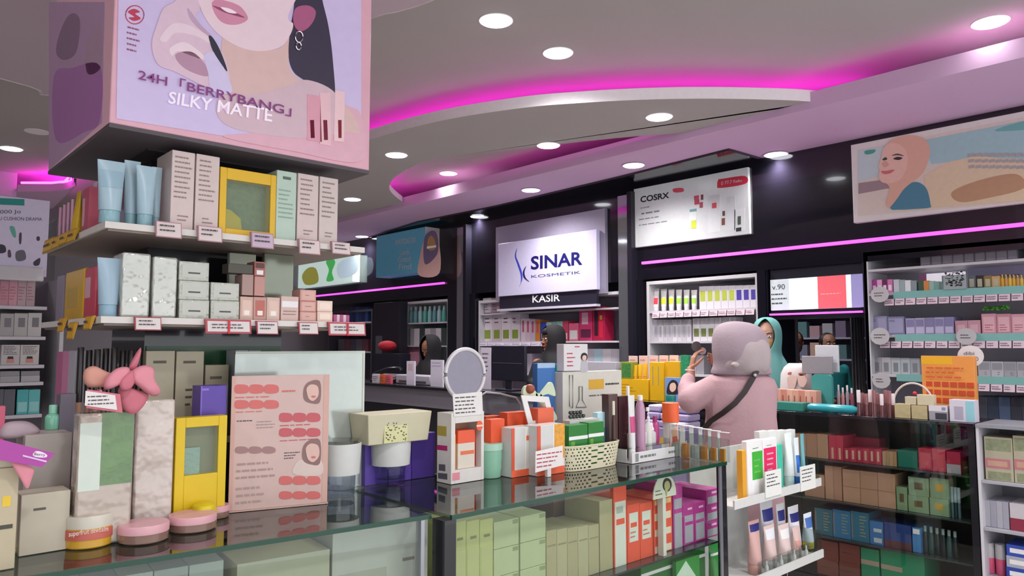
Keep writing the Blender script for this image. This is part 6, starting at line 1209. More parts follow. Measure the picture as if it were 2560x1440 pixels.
row(PY_.at(.13), 1570, 1698, 5, 890, 888, zY, .01, [M('D9B9B4', .45)], 'blush price card sticking up behind the yellow group', lambda i: [(.1, .9, .85, .95, M('C98A86', .5), 'printed_text', 1)], 'blush price cards', 'price card', 'price_card', gap=.15, yb=1000)
o = carton(PL('X', 4.68), 1662, 1702, 944, zY, .03, M('6E92C4', .4), 'small blue carton with a portrait before the yellow cartons', yb=1000)
Pq = PL('X', 4.68); spoly(Pq, [(1668, 985), (1670, 962), (1680, 950), (1692, 954), (1696, 968), (1694, 985)], -.001, M('2A1E26'), o, 'printed_hair'); spoly(Pq, [(1674, 972), (1676, 960), (1685, 957), (1690, 965), (1688, 975), (1680, 980)], -.0025, M('E0BCA8'), o, 'printed_face')
carton(PL('X', 4.70), 1702, 1722, 888, zY, .03, M('2E8A5E', .4, bump=.4, sc=60, var=.5), 'narrow emerald glitter pack beside the raised arm', yb=1000)
# display bin with lilac cloth packs
Pb_ = PL('X', 4.38); a0, a1 = Pb_.a(1606, 1040), Pb_.a(1712, 1040)
t = E('display_bin', Pb_.pt((a0+a1)/2, .12, 0), 'lilac display bin standing before the wall counter', 'display bin')
MB().pb(Pb_, a0, a1, 0, .24, 0, .92).build('body', M('8E86A8', .45), t, bev=.004); zb_ = .9205
for i in range(3):
    for j in range(3):
        w = (a1-a0)/3; o = MB().pb(Pb_, a0+w*j+.004, a0+w*(j+1)-.004, .02+.02*i, .2, zb_+.052*i, zb_+.052*i+.048).build('folded_towel', M(('A396BE', '9A8CB6', 'B3A9C9')[(i+j) % 3], .8, bump=.3), None, bev=.012, label=f'lilac folded towel in the display bin, {("bottom", "middle", "top")[i]} layer, {("left", "centre", "right")[j]}', cat='towel', group='lilac folded towels')
bottle(Pb_.at(.05), 1664, 1690, 988, zb_+.1565, M('1F8A86', .3), M('1F7A72', .3), 'dark teal jar on top of the lilac folded towels', None, shape='jar', yb=1010, d=.04)
# ---- cashier desk
t = E('cashier_desk', (4.85, (yc+yd)/2, 0), 'long black cashier desk with grey front band', 'desk')
MB().box(4.60, 5.06, yc+.006, yd, ZT-.03, ZT-.0005).build('top', M('1A1A20', .25, k='desk'), t, bev=.002)
MB().box(4.64, 4.66, yc+.006, yd, .86, ZT-.031).build('front_band', M('77737E', .45), t); MB().box(4.67, 4.69, yc+.006, yd, 0, .859).build('front_panel', M('1E1C24', .4), t)
for y in (yc+.01, yd-.03): MB().box(4.67, 5.05, y, y+.02, 0, ZT-.031).build('side_panel', BK, t)
PD = PL('X', 4.80)
def monitor(x0, x1, y0, y1, X_, label, mat):
    P = PL('X', X_); a0, a1 = P.a(x0, y0), P.a(x1, y0); ac = (a0+a1)/2; t = E('computer_monitor', P.pt(ac, 0, zT), label, 'monitor')
    MB().pb(P, a0, a1, 0, .035, P.z(x0, y1), P.z(x0, y0)).build('screen_back', mat, t, bev=.008); MB().pb(P, ac-.03, ac+.03, .005, .03, zT+.01, P.z(x0, y1)+.002).build('neck', mat, t); MB().pb(P, ac-.12, ac+.12, -.05, .12, zT, zT+.012).build('foot', mat, t, bev=.003)
    MB().pb(P, a0+.04, a1-.04, -.004, 0, (P.z(x0, y1)+P.z(x0, y0))/2-.002, (P.z(x0, y1)+P.z(x0, y0))/2+.002).build('seam', STEEL, t)
    return t, P
t, P = monitor(1226, 1312, 864, 950, 4.80, 'black computer monitor seen from behind on the cashier desk', M('1C1B28', .35))
carton(PL('X', 4.79), 1201, 1228, 869, zT, .004, M('C9C0D2', .5), 'white paper note standing at the left of the black monitor', [(.15, .85, .4, .9, INK, 'printed_text', 5)], 'note', name='paper_note', yb=895)
for x0, x1, yt, yb, lb, dc in ((1076, 1107, 900, 966, 'white acrylic payment stand before the seated black hijab cashier', [(.1, .9, .72, .95, M('A9A2BC', .5), 'printed_text', 2)]), (1016, 1036, 903, 960, 'small white card stand left of the payment stand', [(.2, .8, .6, .9, M('C9A9B4', .5), 'label')])):
    carton(PL('X', 4.68), x0, x1, yt, zT, .02, M('CFC9DA', .4), lb, dc, 'card stand', name='card_stand', yb=yb)
carton(PL('X', 4.78), 988, 1075, 938, zT, .2, M('A9A3AE', .45), 'grey printer with pale top on the cashier desk', [(.1, .9, .15, .4, M('4A4852', .4), 'paper_slot')], 'printer', name='receipt_printer', yb=960, bev=.012)
t = E('desk_telephone', PL('X', 4.75).pt(PL('X', 4.75).a(960, 940), .08, zT), 'black desk telephone with coiled handset left on the cashier desk', 'telephone'); P = PL('X', 4.75); a0, a1 = P.a(925, 940), P.a(976, 940)
MB().quadbox([P.pt(*q_) for q_ in ((a0, 0, zT), (a1, 0, zT), (a1, .2, zT), (a0, .2, zT), (a0, 0, zT+.03), (a1, 0, zT+.03), (a1, .2, zT+.10), (a0, .2, zT+.10))]).build('body', M('1E1D26', .35), t, bev=.006)
MB().tube([P.pt(a0+.02, .02, zT+.06), P.pt(a0+.05, .03, zT+.1), P.pt((a0+a1)/2, .1, zT+.16), P.pt(a1-.05, .16, zT+.17), P.pt(a1-.02, .17, zT+.14)], [.022, .018, .014, .018, .022], 10).build('handset', M('1A1A22', .3), t)
for i, (x0, x1) in enumerate(((945, 962), (964, 978), (979, 992))):
    carton(PL('X', 4.665), x0-15, x1-15, 935+i, zT, .03, M(('C9C4CE', 'D2683A', 'C95A6A')[i], .4), f'{("white", "orange", "red")[i]} little box in front of the desk telephone', [(.1, .9, .2, .8, INK, 'printed_text', 3)], yb=955)
o = carton(PL('X', 4.60), 912, 972, 990, .5, .03, M('A9C49A', .4), 'row of pale green sachets hung on the cashier desk front', [(.12*i+.02, .12*i+.1, 0, 1, M('C4D6B0', .4), 'sachet') for i in range(8)], 'sachets', name='sachet_strip', yb=1005, h=.48) if 0 else None
MB().ball(PL('X', 5.3).pt(PL('X', 5.3).a(968, 868), 0, 1.50), (.10, .16, .07), 20, 10).build('red_cloth', M('C02A3A', .8, bump=.5), None, label='bundled red cloth on the dark shelf left of the seated cashier', cat='cloth')
carton(PL('X', 5.22), 935, 1000, 884, 0, .16, M('232230', .4), 'low dark cabinet carrying the red cloth', cat='cabinet', name='cabinet', yb=960)
# black organiser with cosmetics to the right of the monitor, dark box behind mirror
carton(PL('X', 4.72), 1452, 1541, 905, zT, .1, M('A9A6B0', .4), 'pale lilac carton pile right of the white portrait box on the desk', [(.0, 1, .5, .52, M('77747E', .5), 'crease')], yb=960)
# ================================================================ RACK AT THE COUNTER END
PK_ = PL('Y', 1.80); r0, r1 = 2.99, PK_.a(2052, 1300); zq1, zq2 = .788, .425
t = E('end_rack', ((r0+r1)/2, 1.9, 0), 'white two level acrylic rack at the end of the centre counter', 'display rack')
ACR = M('D2D2CE', .3)
for z in (zq1, zq2):
    MB().box(r0, r1, 1.80, 2.02, z-.012, z-.0005).build('shelf', ACR, t); MB().box(r0, r1, 1.790, 1.798, z-.012, z+.028).build('front_lip', ACR, t)
MB().box(r0, 3.5, 2.02, 2.03, 0, 1.0).build('back_panel', M('C2C4C0', .35), t); MB().box(3.5, r1, 2.02, 2.026, zq1-.01, 1.0).build('back_film', GL('E0E8E6', 'acrylic', 1.45, .03), t)
MB().box(r1-.004, r1, 1.80, 2.02, zq1, zq1+.12).build('side_film', GL('E0E8E6', 'acrylic', 1.45, .03), t); MB().box(r1-.004, r1, 1.80, 2.02, zq2, zq2+.12).build('side_film', GL('E0E8E6', 'acrylic', 1.45, .03), t)
for x in (r0+.01, r1-.02): MB().box(x, x+.012, 1.99, 2.015, 0, zq2-.012).build('leg', BK, t)
Pr = PL('Y', 1.825)
def pouch(P, x0, x1, yt, yb, z0, mat, label, dec, group=None):
    return carton(P, x0, x1, yt, z0, .03, mat, label, dec, 'pouch', group, 'product_pouch', yb=yb, bev=.005)
pouch(Pr, 1868, 1907, 1100, 1190, zq1, WHT, 'white pouch with bright green panel on the end rack', [(.3, .98, .32, .8, M('3FAE3A', .4), 'green_panel'), (.35, .9, .84, .88, M('5A9A4A', .4), 'printed_text', 1), (.4, .9, .4, .7, M('6FCB62', .4), 'printed_text', 3)])
pouch(Pr, 1909, 1944, 1096, 1190, zq1, WHT, 'white pouch with hot pink panel on the end rack', [(.02, .9, .33, .84, M('E02A62', .4), 'pink_panel'), (.2, .8, .87, .9, M('5A9A4A', .4), 'printed_text', 1), (.2, .7, .4, .78, M('F0B0C2', .4), 'printed_text', 4)])
pouch(Pr.at(.035), 1946, 1958, 1110, 1180, zq1, M('3FBFA0', .4), 'narrow mint pouch behind the pink panel pouch', ())
stube(Pr.at(.02), 1960, 1983, 1082, zq1, M('E6ECEA', .35), M('BFD6D2', .35), 'tall white and mint tube on the end rack', None, yb=1190, d=.02)
stube(Pr, 1984, 1999, 1094, zq1, M('DCE6EA', .35), M('2A6AC0', .35), 'white tube with blue print on the end rack', None, yb=1190, d=.02, patch=[(.1, .55, M('2F6FC9', .4))])
stube(Pr.at(.02), 2001, 2012, 1084, zq1, M('6FAEB4', .35), M('4F8E98', .35), 'slim teal tube near the right end of the rack', None, yb=1190, d=.02)
row(Pr.at(.08), 1900, 1990, 4, 1078, 1074, zq1, .03, [M('DEDEDA', .4)], 'white pouch in the rear row of the end rack', (), 'rear white pouches', 'pouch', 'product_pouch', yb=1190)
carton(Pr, 1856, 1866, 1126, zq1, .03, M('E0A02E', .4), 'narrow amber box at the left of the end rack', yb=1190)
for x0, x1, yt, yb, lb in ((1912, 1952, 1180, 1246, 'white price card clipped in the middle of the end rack'), (2000, 2037, 1168, 1230, 'white price card clipped at the right end of the end rack')):
    P = PL('Y', 1.787); a0, a1 = P.a(x0, yt), P.a(x1, yt); o = MB().pb(P, a0, a1, -.002, .0025, P.z(x0, yb), P.z(x0, yt)).build('price_card', M('E3E3DE', .45), None, label=lb, cat='price card'); lines(P, a0+.01, a1-.008, P.z(x0, yt+42), P.z(x0, yt+5), 4, -.0026, INK, o)
NAV = M('2A2A78', .4); TP = M('D6B0AC', .35)
def tubes(lst, d, z0, grp):
    for x0, x1, yt, yb, m, cm, lb, pt in lst: stube(Pr, x0, x1, yt, z0, M(m, .35), M(cm, .35), lb, grp, d=d, yb=yb, patch=pt)
tubes([(1896, 1936, 1252, 1330, 'C9C8CE', 'D0CFD2', 'white tube with navy oval at the left of the rear rack row', [(.62, .85, NAV)]), (1938, 1964, 1258, 1335, 'D3D2D4', 'D0CFD2', 'white tube with navy oval in the middle of the rear rack row', [(.62, .85, NAV)]),
       (1966, 2000, 1264, 1340, 'E3E2E6', 'D0CFD2', 'bright white tube with navy oval at the right of the rear rack row', [(.6, .82, NAV)]), (2006, 2032, 1282, 1345, 'DDE3EC', 'E3CF3A', 'white and blue tube with yellow cap at the rack right end', [(.5, .85, M('4A6FB4', .4))])], .08, zq2, 'navy oval tubes')
tubes([(1868, 1902, 1300, 1415, 'D0A49E', 'C9968E', 'dusty pink tube at the left front of the lower rack', [(.75, .92, NAV)]), (1906, 1940, 1312, 1400, 'D9BDB8', 'E3DEDC', 'blush and white tube second in the lower rack front', [(.6, .9, M('E3E2E6', .4))]),
       (1942, 1976, 1310, 1390, 'DCC4C0', 'E0DAD8', 'blush and white tube third in the lower rack front', [(.55, .85, M('E9E6E6', .4))]), (1979, 2002, 1316, 1385, 'DDBDB6', 'E0D0CC', 'blush tube with red print fourth in the lower rack front', [(.2, .45, M('D99A90', .4))])], .045, zq2, None)
for i, (x0, x1) in enumerate(((1905, 1938), (1942, 1975), (1979, 2004), (2008, 2035))):
    P = PL('Y', 1.802); a0, a1 = P.a(x0, 1400), P.a(x1, 1400); t = E('clear_box', P.pt((a0+a1)/2, .012, zq2), f'small clear box with white bottle at the rack front, {ORD[i]} from the left', 'box', 'small clear boxes')
    h = .07; MB().pb(P, a0, a1, 0, .022, zq2, zq2+h).build('shell', GL('E4E8E6', 'clear_shell', 1.4, .04, .03), t)
    MB().lathe(P.pt((a0+a1)/2, .011, zq2+.001), [(.009, 0), (.009, h*.6), (.004, h*.7), (.004, h*.95)], 14).build('bottle', M('E6E4E2', .35), t)
# ================================================================ ROOM SEEN THROUGH THE OPENING
PX_ = PL('X', 8.6)
t = E('wall_shelving', (8.75, 4.4, 0), 'crowded product shelves deep inside the opening', 'shelving unit')
for z in (1.1, 1.35, 1.6, 1.85, 2.1): MB().box(8.6, 8.9, 2.2, 6.5, z-.02, z).build('shelf', M('A9A3B4', .5), t)
MB().box(8.9, 8.95, 2.2, 6.5, 0, 2.4).build('back_panel', M('6A6478', .6), t)
cols = ['B08A94', '8E4A5E', '77788E', 'A9A3AE', '5A7A80', 'C9A08E', '7A6A86']; k = 0
for zi, z in enumerate((1.35, 1.6, 1.85)):
    for i in range(14):
        y = 5.75-i*.155; o = MB().box(8.62, 8.75, y-.06, y+.06, z+.0005, z+.14+.05*((i*7+zi) % 3)/2).build('carton', M(cols[(i*3+zi*2) % 7], .5), None, label=f'small carton on the {("lower", "middle", "upper")[zi]} shelf inside the opening, {ORD[i]} from the left', cat='box', group='cartons inside the opening')
o = MB().box(7.9, 7.94, 4.35, 4.85, 2.02, 2.14).build('teal_sign', M('8FE6E6', .4, e=1.2, k='lit'), None, label='glowing teal sign inside the opening', cat='sign')
Pv_ = PL('X', 7.9); text('BOY LIP', Pv_, -4.8, -4.4, 2.04, 2.12, -.002, M('1E5A66'), o); MB().box(7.91, 7.93, 4.58, 4.62, 2.14, 3.3).build('hanger', BLK2, o)
for i, (x, y) in enumerate(((6.9, 3.6), (7.6, 5.2))):
    t = E('downlight', (x, y, 3.3), ('downlight in the room behind the opening, nearer one', 'downlight in the room behind the opening, farther one')[i], 'ceiling light', 'downlights behind the opening'); MB().lathe(t.location, [(.095, -.004), (.095, 0)], 24).build('trim_ring', LIP, t)
    ld = bpy.data.lights.new('bulb', 'SPOT'); ld.energy = SPOT_W*1.2; ld.spot_size = R(150); ld.spot_blend = .9; ld.shadow_soft_size = .08; lo = bpy.data.objects.new('bulb', ld); COL.objects.link(lo); lo.parent = t; lo.location = (0, 0, -.03)
# ================================================================ PEOPLE
FH = Vector((math.sin(YAW), math.cos(YAW), 0))        # away from the lens, level
def P3(px, py, d): return atd(px, py, d)
def ring(c, rx, ry, n=28, fold=0, k=7, ph=0, ax=None):
    u, w = ax or (RT, FH); return [c+u*(rx*(1+fold*math.sin(k*t+ph))*math.cos(t))+w*(ry*(1+fold*math.sin(k*t+ph))*math.sin(t)) for t in [2*math.pi*j/n for j in range(n)]]
def remesh(o, v, sm=6):
    m = o.modifiers.new('join', 'REMESH'); m.mode = 'VOXEL'; m.voxel_size = v; m.use_smooth_shade = True
    s_ = o.modifiers.new('soften', 'SMOOTH'); s_.iterations = sm; s_.factor = .5; return o
def hand(mb, wrist, u, v, n, curl=.5, s=1., left=1):
    """palm and five fingers: u points to the fingertips, v across the palm to the little finger, n the side the fingers close to"""
    u, v, n = u.normalized(), v.normalized(), n.normalized(); pc = wrist+u*.045*s
    for q in (-.028, -.010, .010, .028): mb.cap2(wrist+v*q*.6*s, wrist+u*.082*s+v*q*s, .013*s, .0115*s, 10)
    for q, L in ((-.029, .070), (-.010, .080), (.010, .074), (.028, .058)):
        p = wrist+u*.085*s+v*q*s; a = curl*.5
        for seg, f in enumerate((.45, .32, .23)):
            dr = u*math.cos(a)+n*math.sin(a); e = p+dr*L*f*s; mb.cap2(p, e, (.0092-.0009*seg)*s, (.0084-.0009*seg)*s, 8); p = e; a += curl
    p = wrist+u*.02*s-v*.028*s; a = u*.55-v*.75+n*.35
    for seg, f in enumerate((.03, .028, .022)):
        dr = a.normalized(); e = p+dr*f*s*1.1; mb.cap2(p, e, (.0115-.001*seg)*s, (.0105-.001*seg)*s, 8); p = e; a = a*.8+u*.5+n*.3+v*.15
def body(name, label, base, joints, skin, parent_group=None, vox=.006, hands=()):
    """joints: dict of world points with radii; returns the root and the skin mesh"""
    t = E('person', base, label, 'person', parent_group); mb = MB()
    for (p, q, r1, r2) in joints: mb.cap2(p, q, r1, r2, 14)
    for h in hands: hand(mb, *h)
    o = mb.build('body', skin, t); remesh(o, vox, 4); return t
def face(t, c, fdir, skin, s=1., eyes=True, lipc='9A5A50'):
    """head with nose, brow, lips, ears; c is the head centre, fdir the looking direction"""
    f = fdir.normalized(); r_ = Vector((f.y, -f.x, 0)).normalized(); up = r_.cross(f); mb = MB()
    def pt(x, y, z): return c+r_*x*s+f*y*s+up*z*s
    rs = []
    prof = ((-.118, .012, .012, .055), (-.11, .035, .035, .045), (-.09, .052, .058, .028), (-.06, .062, .075, .015), (-.02, .069, .088, .006), (.02, .074, .094, 0), (.06, .073, .094, -.004), (.09, .062, .08, -.008), (.112, .04, .052, -.01), (.122, .012, .014, -.01))
    for z, rx, ry, oy in prof: rs.append([pt(rx*math.cos(q), oy+ry*math.sin(q), z) for q in [2*math.pi*j/28 for j in range(28)]])
    mb.rings(rs); mb.cap2(pt(0, .088, .012), pt(0, .112, -.028), .007*s, .012*s, 10); mb.ball(pt(-.011, .1, -.03), .008*s, 10, 6); mb.ball(pt(.011, .1, -.03), .008*s, 10, 6)
    mb.cap2(pt(-.035, .082, .035), pt(.035, .082, .035), .012*s, .012*s, 10); mb.ball(pt(-.036, .066, -.02), .022*s, 12, 8); mb.ball(pt(.036, .066, -.02), .022*s, 12, 8); mb.ball(pt(0, .078, -.095), .02*s, 12, 8)
    for q in (-1, 1): mb.ball(pt(q*.074, -.005, 0), (.01*s, .018*s, .03*s), 10, 8)
    o = mb.build('head', skin, t); remesh(o, .004, 4)
    MB().cap2(pt(-.02, .092, -.056), pt(.02, .092, -.056), .0065*s, .0065*s, 10).cap2(pt(-.015, .093, -.066), pt(.015, .093, -.066), .007*s, .007*s, 10).build('lips', M(lipc, .5), o, smooth=True)
    for q in (-1, 1):
        MB().ball(pt(q*.031, .083, .012), (.014*s, .014*s, .0095*s), 12, 8).build('eye', M('E6E0DC', .3), o, smooth=True); MB().ball(pt(q*.031, .0935, .012), .0062*s, 10, 6).build('iris', M('20140F', .2), o, smooth=True)
        MB().tube([pt(q*.014, .094, .034), pt(q*.032, .094, .041), pt(q*.052, .08, .034)], .0035*s, 6).build('eyebrow', M('1A1210', .8), o)
    return o, pt
def drape(t, name, rings_, mat, sub=1, hole=None):
    mb = MB(); mb.rings(rings_); o = mb.build(name, mat, t, smooth=True); m = o.modifiers.new('sub', 'SUBSURF'); m.levels = m.render_levels = sub; return o
Zv = Vector((0, 0, 1))
# ---- woman in the pink dress, seen from behind, holding a compact up in front of her face
DA = 4.32; base = P3(1848, 1000, DA); base.z = 0; SK1 = M('A9745C', .55, var=.03)
def q_(x, y, d=0): return P3(x, y, DA+d)
hipL, hipR = base+RT*-.09+Zv*.88, base+RT*.09+Zv*.88
wL, wR = q_(1727, 925, .14), q_(1800, 905, .33)
J = [(q_(1850, 930), q_(1850, 905, .02), .055, .05), (q_(1785, 962), q_(1912, 960), .055, .055), (q_(1850, 960), base+Zv*1.15, .11, .1), (base+Zv*1.15, base+Zv*.95, .1, .12), (hipL, hipR, .1, .1),
     (hipL, base+RT*-.1+Zv*.48, .085, .055), (base+RT*-.1+Zv*.48, base+RT*-.1+Zv*.09, .055, .038), (hipR, base+RT*.1+Zv*.48, .085, .055), (base+RT*.1+Zv*.48, base+RT*.1+Zv*.09, .055, .038),
     (base+RT*-.1+Zv*.05, base+RT*-.1+FH*.14+Zv*.035, .04, .032), (base+RT*.1+Zv*.05, base+RT*.1+FH*.14+Zv*.035, .04, .032), (q_(1850, 868, .02), q_(1850, 862, .04), .085, .085),
     (q_(1785, 965), q_(1722, 1012, .02), .045, .038), (q_(1722, 1012, .02), wL, .038, .026), (q_(1912, 965), q_(1900, 1010, .25), .045, .038), (q_(1900, 1010, .25), wR, .038, .026)]
uL = (q_(1738, 880, .17)-wL).normalized(); uR = (q_(1752, 890, .2)-wR).normalized()
pA = body('person', 'woman in a dusty pink dress and mauve head scarf seen from behind, raising a compact', base, J, SK1, vox=.004,
          hands=((wL, uL, FH*1.0, RT*1.0, .62, .95), (wR, uR, Vector((0, 0, -1)), FH*-1, .35, .95)))
DR = M('B9949A', .75, bump=.15, sc=60, var=.03)
mb = MB(); bands = ((928, 40, .07), (938, 66, .10), (950, 84, .12), (970, 90, .13), (1000, 88, .135), (1040, 86, .135), (1080, 90, .14), (1160, 98, .16), (1260, 104, .19), (1400, 108, .21), (1560, 112, .23))
rs_ = [ring(q_(1851 if y < 960 else 1853, y), w*DA/F, dp, 40, .0 if y < 1000 else .012, 9) for y, w, dp in bands]
mb.rings(rs_); sh = q_(1785, 968)
mb.cap2(sh, q_(1728, 1000, .0), .072, .078, 18); mb.cap2(q_(1728, 1000), q_(1716, 972, .06), .076, .052, 18); mb.cap2(q_(1716, 972, .06), q_(1720, 950, .1), .05, .042, 16)
mb.cap2(q_(1908, 970), q_(1905, 1012, .2), .066, .066, 16); mb.cap2(q_(1905, 1012, .2), q_(1840, 960, .3), .06, .045, 16)
o = mb.build('dress', DR, pA); remesh(o, .008, 5)
MA = M('A18F98', .8, bump=.15, sc=80, var=.03); MA2 = M('AEA0A2', .8, bump=.15, sc=80, var=.03)
hc = q_(1850, 860, .0)
def hij(cx, ys, mat, name, fold=.02, d0=0., k=9, t=None, D=DA, ph=0):
    out = []
    for y, w, dp, dx, dd in ys: out.append(ring(P3(cx+dx, y, D+d0+dd), w*D/F, dp, 40, fold*(0 if y < ys[3][0] else 1), k, ph))
    return drape(t, name, out, mat)
hij(1850, ((803, 6, .015, -14, .02), (806, 34, .06, -10, .02), (816, 55, .1, -6, .02), (835, 66, .125, -2, .0), (860, 70, .135, 2, -.01), (885, 70, .135, 2, -.015), (905, 66, .13, 4, -.01), (922, 72, .135, 4, -.0), (934, 78, .13, 4, 0), (940, 60, .10, 4, 0)), MA, 'head_scarf', .02, t=pA)
hij(1866, ((826, 8, .02, -8, -.03), (832, 34, .06, -4, -.03), (850, 50, .105, 0, -.03), (875, 58, .125, 2, -.035), (898, 62, .13, -2, -.03), (918, 64, .125, -6, -.03), (932, 60, .11, -4, -.02), (938, 40, .07, -4, -.02)), MA2, 'scarf_fold', .035, t=pA, k=7, ph=1)
MB().ball(q_(1838, 912, -.165), (.03, .02, .016), 12, 8).build('scarf_knot', MA2, pA, smooth=True)
mb = MB()
pts = [(1893, 926), (1880, 950), (1862, 980), (1838, 1008), (1808, 1032), (1778, 1052), (1760, 1072)]; L = []
for x, y in pts:
    dx = (x-1853)*DA/F; b = -.142*math.sqrt(max(.05, 1-(dx/.2)**2))-.008; L.append(q_(x, y, b))
Rr = []
for i, p in enumerate(L):
    tn = (L[min(i+1, len(L)-1)]-L[max(i-1, 0)]).normalized(); w_ = tn.cross(FH).normalized()*.015; Rr.append([p+w_, p+w_+FH*.006, p-w_+FH*.006, p-w_])
mb.rings(Rr).build('bag_strap', M('2A1A1C', .5), pA)
MB().ball(q_(1888, 938, -.145), (.016, .01, .010), 10, 6).build('strap_buckle', M('C9C4C6', .3, m=.6), pA)
bc = wL+uL*.0; MB().tube([bc+(RT*math.cos(a)+FH*math.sin(a))*.031 for a in [2*math.pi*i/16 for i in range(16)]], .004, 6, closed=True).build('bracelet', M('DAD4DC', .3), pA)
cc = q_(1741, 866, .17)
t = E('compact_mirror', cc-Zv*.03, 'small dark round compact held up by the woman in pink', 'compact'); MB().tube([cc-FH*.006, cc+FH*.006], [.030, .030], 24).build('case', M('4A3A3C', .3), t); MB().tube([cc+RT*.035-FH*.004+Zv*-.028, cc+RT*.035+FH*.006+Zv*-.028], [.022, .022], 24).build('lid', M('CFC4C8', .15, m=.6), t)
# ---- assistant in the teal head scarf with a mask
DB = 5.62; base = P3(1930, 900, DB); base.z = 0
def b_(x, y, d=0): return P3(x, y, DB+d)
SK2 = M('B58A78', .6, var=.03); hipL, hipR = base+RT*-.09+Zv*.9, base+RT*.09+Zv*.9
J = [(b_(1925, 905), b_(1920, 885), .05, .05), (b_(1880, 925), b_(1975, 925), .05, .05), (b_(1928, 930), base+Zv*1.1, .11, .1), (base+Zv*1.1, base+Zv*.95, .1, .12), (hipL, hipR, .1, .1)]
for s_ in (-1, 1): J += [(base+RT*s_*.09+Zv*.9, base+RT*s_*.1+Zv*.48, .085, .055), (base+RT*s_*.1+Zv*.48, base+RT*s_*.1+Zv*.08, .055, .038), (base+RT*s_*.1+Zv*.05, base+RT*s_*.1-FH*.13+Zv*.035, .04, .032)]
eL, eR = b_(1868, 985, -.05), b_(1990, 985, -.05); w1, w2 = b_(1890, 996, -.2), b_(1972, 996, -.18)
J += [(b_(1882, 928), eL, .045, .038), (eL, w1, .036, .026), (b_(1975, 928), eR, .045, .038), (eR, w2, .036, .026)]
pB = body('person', 'shop assistant in a teal head scarf and pale face mask behind the right counter', base, J, SK2, vox=.006, hands=((w1, -FH+RT*.3, RT, -Zv, .3, .95), (w2, -FH-RT*.3, RT*-1, -Zv, .3, .95)))
fd = (-RT*.45-FH*.88-Zv*.1).normalized(); hc = b_(1917, 843, .0)
o, pt = face(pB, hc, fd, SK2)
mb = MB(); rs = []
for z, rx, ry, oy in ((-.105, .03, .03, .05), (-.09, .054, .062, .032), (-.06, .064, .08, .02), (-.025, .068, .095, .012), (-.005, .055, .09, .02)): rs.append([pt(rx*math.cos(q), oy+ry*math.sin(q), z) for q in [math.pi*j/16-.05 for j in range(17)]])
n0 = 0
for r in rs: mb.v += r
for i in range(len(rs)-1):
    for j in range(16): mb.f.append([i*17+j, i*17+j+1, (i+1)*17+j+1, (i+1)*17+j])
m_ = mb.build('face_mask', M('B5925A', .7), pB, smooth=True); s_ = m_.modifiers.new('t', 'SOLIDIFY'); s_.thickness = .004
TE = M('629E9A', .75, bump=.15, sc=80, var=.04); TED = M('4A807E', .75, var=.04)
# scarf: hood open towards the face
def hood(t, c, fdir, mat, s=1., droop=.25, wid=1.15, open_=.95, name='head_scarf', seg=34):
    f = Vector((fdir.x, fdir.y, 0)).normalized(); r_ = Vector((f.y, -f.x, 0)); mb = MB(); rows = []
    prof = [(.145, .01, .01), (.14, .045, .06), (.115, .08, .1), (.07, .098, .118), (.02, .103, .122), (-.04, .1, .118), (-.09, .095, .11), (-.13, .1, .112), (-.17, .125, .125), (-.17-droop*.5, .16*wid, .14), (-.17-droop, .19*wid, .15)]
    for z, rx, ry in prof:
        o_ = 0 if z < -.1 or z > .12 else open_*(1-abs((z-.01)/.14)**2)*.95
        a0, a1 = math.pi/2+o_, math.pi/2+2*math.pi-o_; R_ = []
        for j in range(seg+1):
            a = a0+(a1-a0)*j/seg; k = 1+.03*math.sin(9*a)*(z < -.08); R_.append(c+r_*rx*s*k*math.cos(a)+f*(ry*s*k*math.sin(a)-.012)+Zv*z*s)
        rows.append(R_)
    for R_ in rows: mb.v += R_
    for i in range(len(rows)-1):
        for j in range(seg): mb.f.append([i*(seg+1)+j, i*(seg+1)+j+1, (i+1)*(seg+1)+j+1, (i+1)*(seg+1)+j])
    o = mb.build(name, mat, t, smooth=True); m1 = o.modifiers.new('w', 'WELD'); m1.merge_threshold = .001; m = o.modifiers.new('t', 'SOLIDIFY'); m.thickness = .006; m.offset = 0; m2 = o.modifiers.new('s', 'SUBSURF'); m2.levels = m2.render_levels = 1
    return o
hood(pB, hc, fd, TE, 1.04, .22, 1.15, .8)
def robe(t, P_, D, cx, bands, arms, mat, name='robe', vox=.01):
    mb = MB(); mb.rings([ring(P3(cx+dx, y, D), w*D/F, dp, 32) for y, w, dp, dx in bands])
    for a in arms: mb.cap2(*a, 14)
    o = mb.build(name, mat, t); remesh(o, vox, 5); return o
robe(pB, None, DB, 1928, ((905, 22, .07, 0), (915, 44, .1, 0), (930, 56, .12, 0), (960, 54, .13, 0), (1020, 56, .14, 0), (1150, 58, .14, 0), (1330, 60, .15, 0)), ((b_(1882, 932), eL, .06, .055), (eL, w1, .052, .036), (b_(1975, 932), eR, .06, .055), (eR, w2, .052, .036)), TED)
# white tote hanging before her
Pt_ = PL('X', 5.07)
t = E('tote_bag', Pt_.pt(Pt_.a(1990, 960), 0, zT), 'white tote bag with a faint face print standing on the counter by the teal assistant', 'bag')
rr_ = []
for y, x0, x1, dp in ((1000, 1952, 2026, .05), (975, 1950, 2030, .055), (935, 1952, 2030, .045), (918, 1960, 2024, .03), (908, 1972, 2008, .012)):
    A0, A1, z = Pt_.a(x0, y), Pt_.a(x1, y), Pt_.z(1990, y); n = 12
    rr_.append([Pt_.pt(A0+(A1-A0)*i/n, -dp*math.sin(math.pi*i/n)**.5-.001, z) for i in range(n+1)]+[Pt_.pt(A1-(A1-A0)*i/n, dp*.2, z) for i in range(1, n)])
z0_ = min(p.z for p in rr_[0]); 
for r in rr_:
    for p in r: p.z = max(p.z, zT+.001) if r is rr_[0] else p.z
for p in rr_[0]: p.z = zT+.001
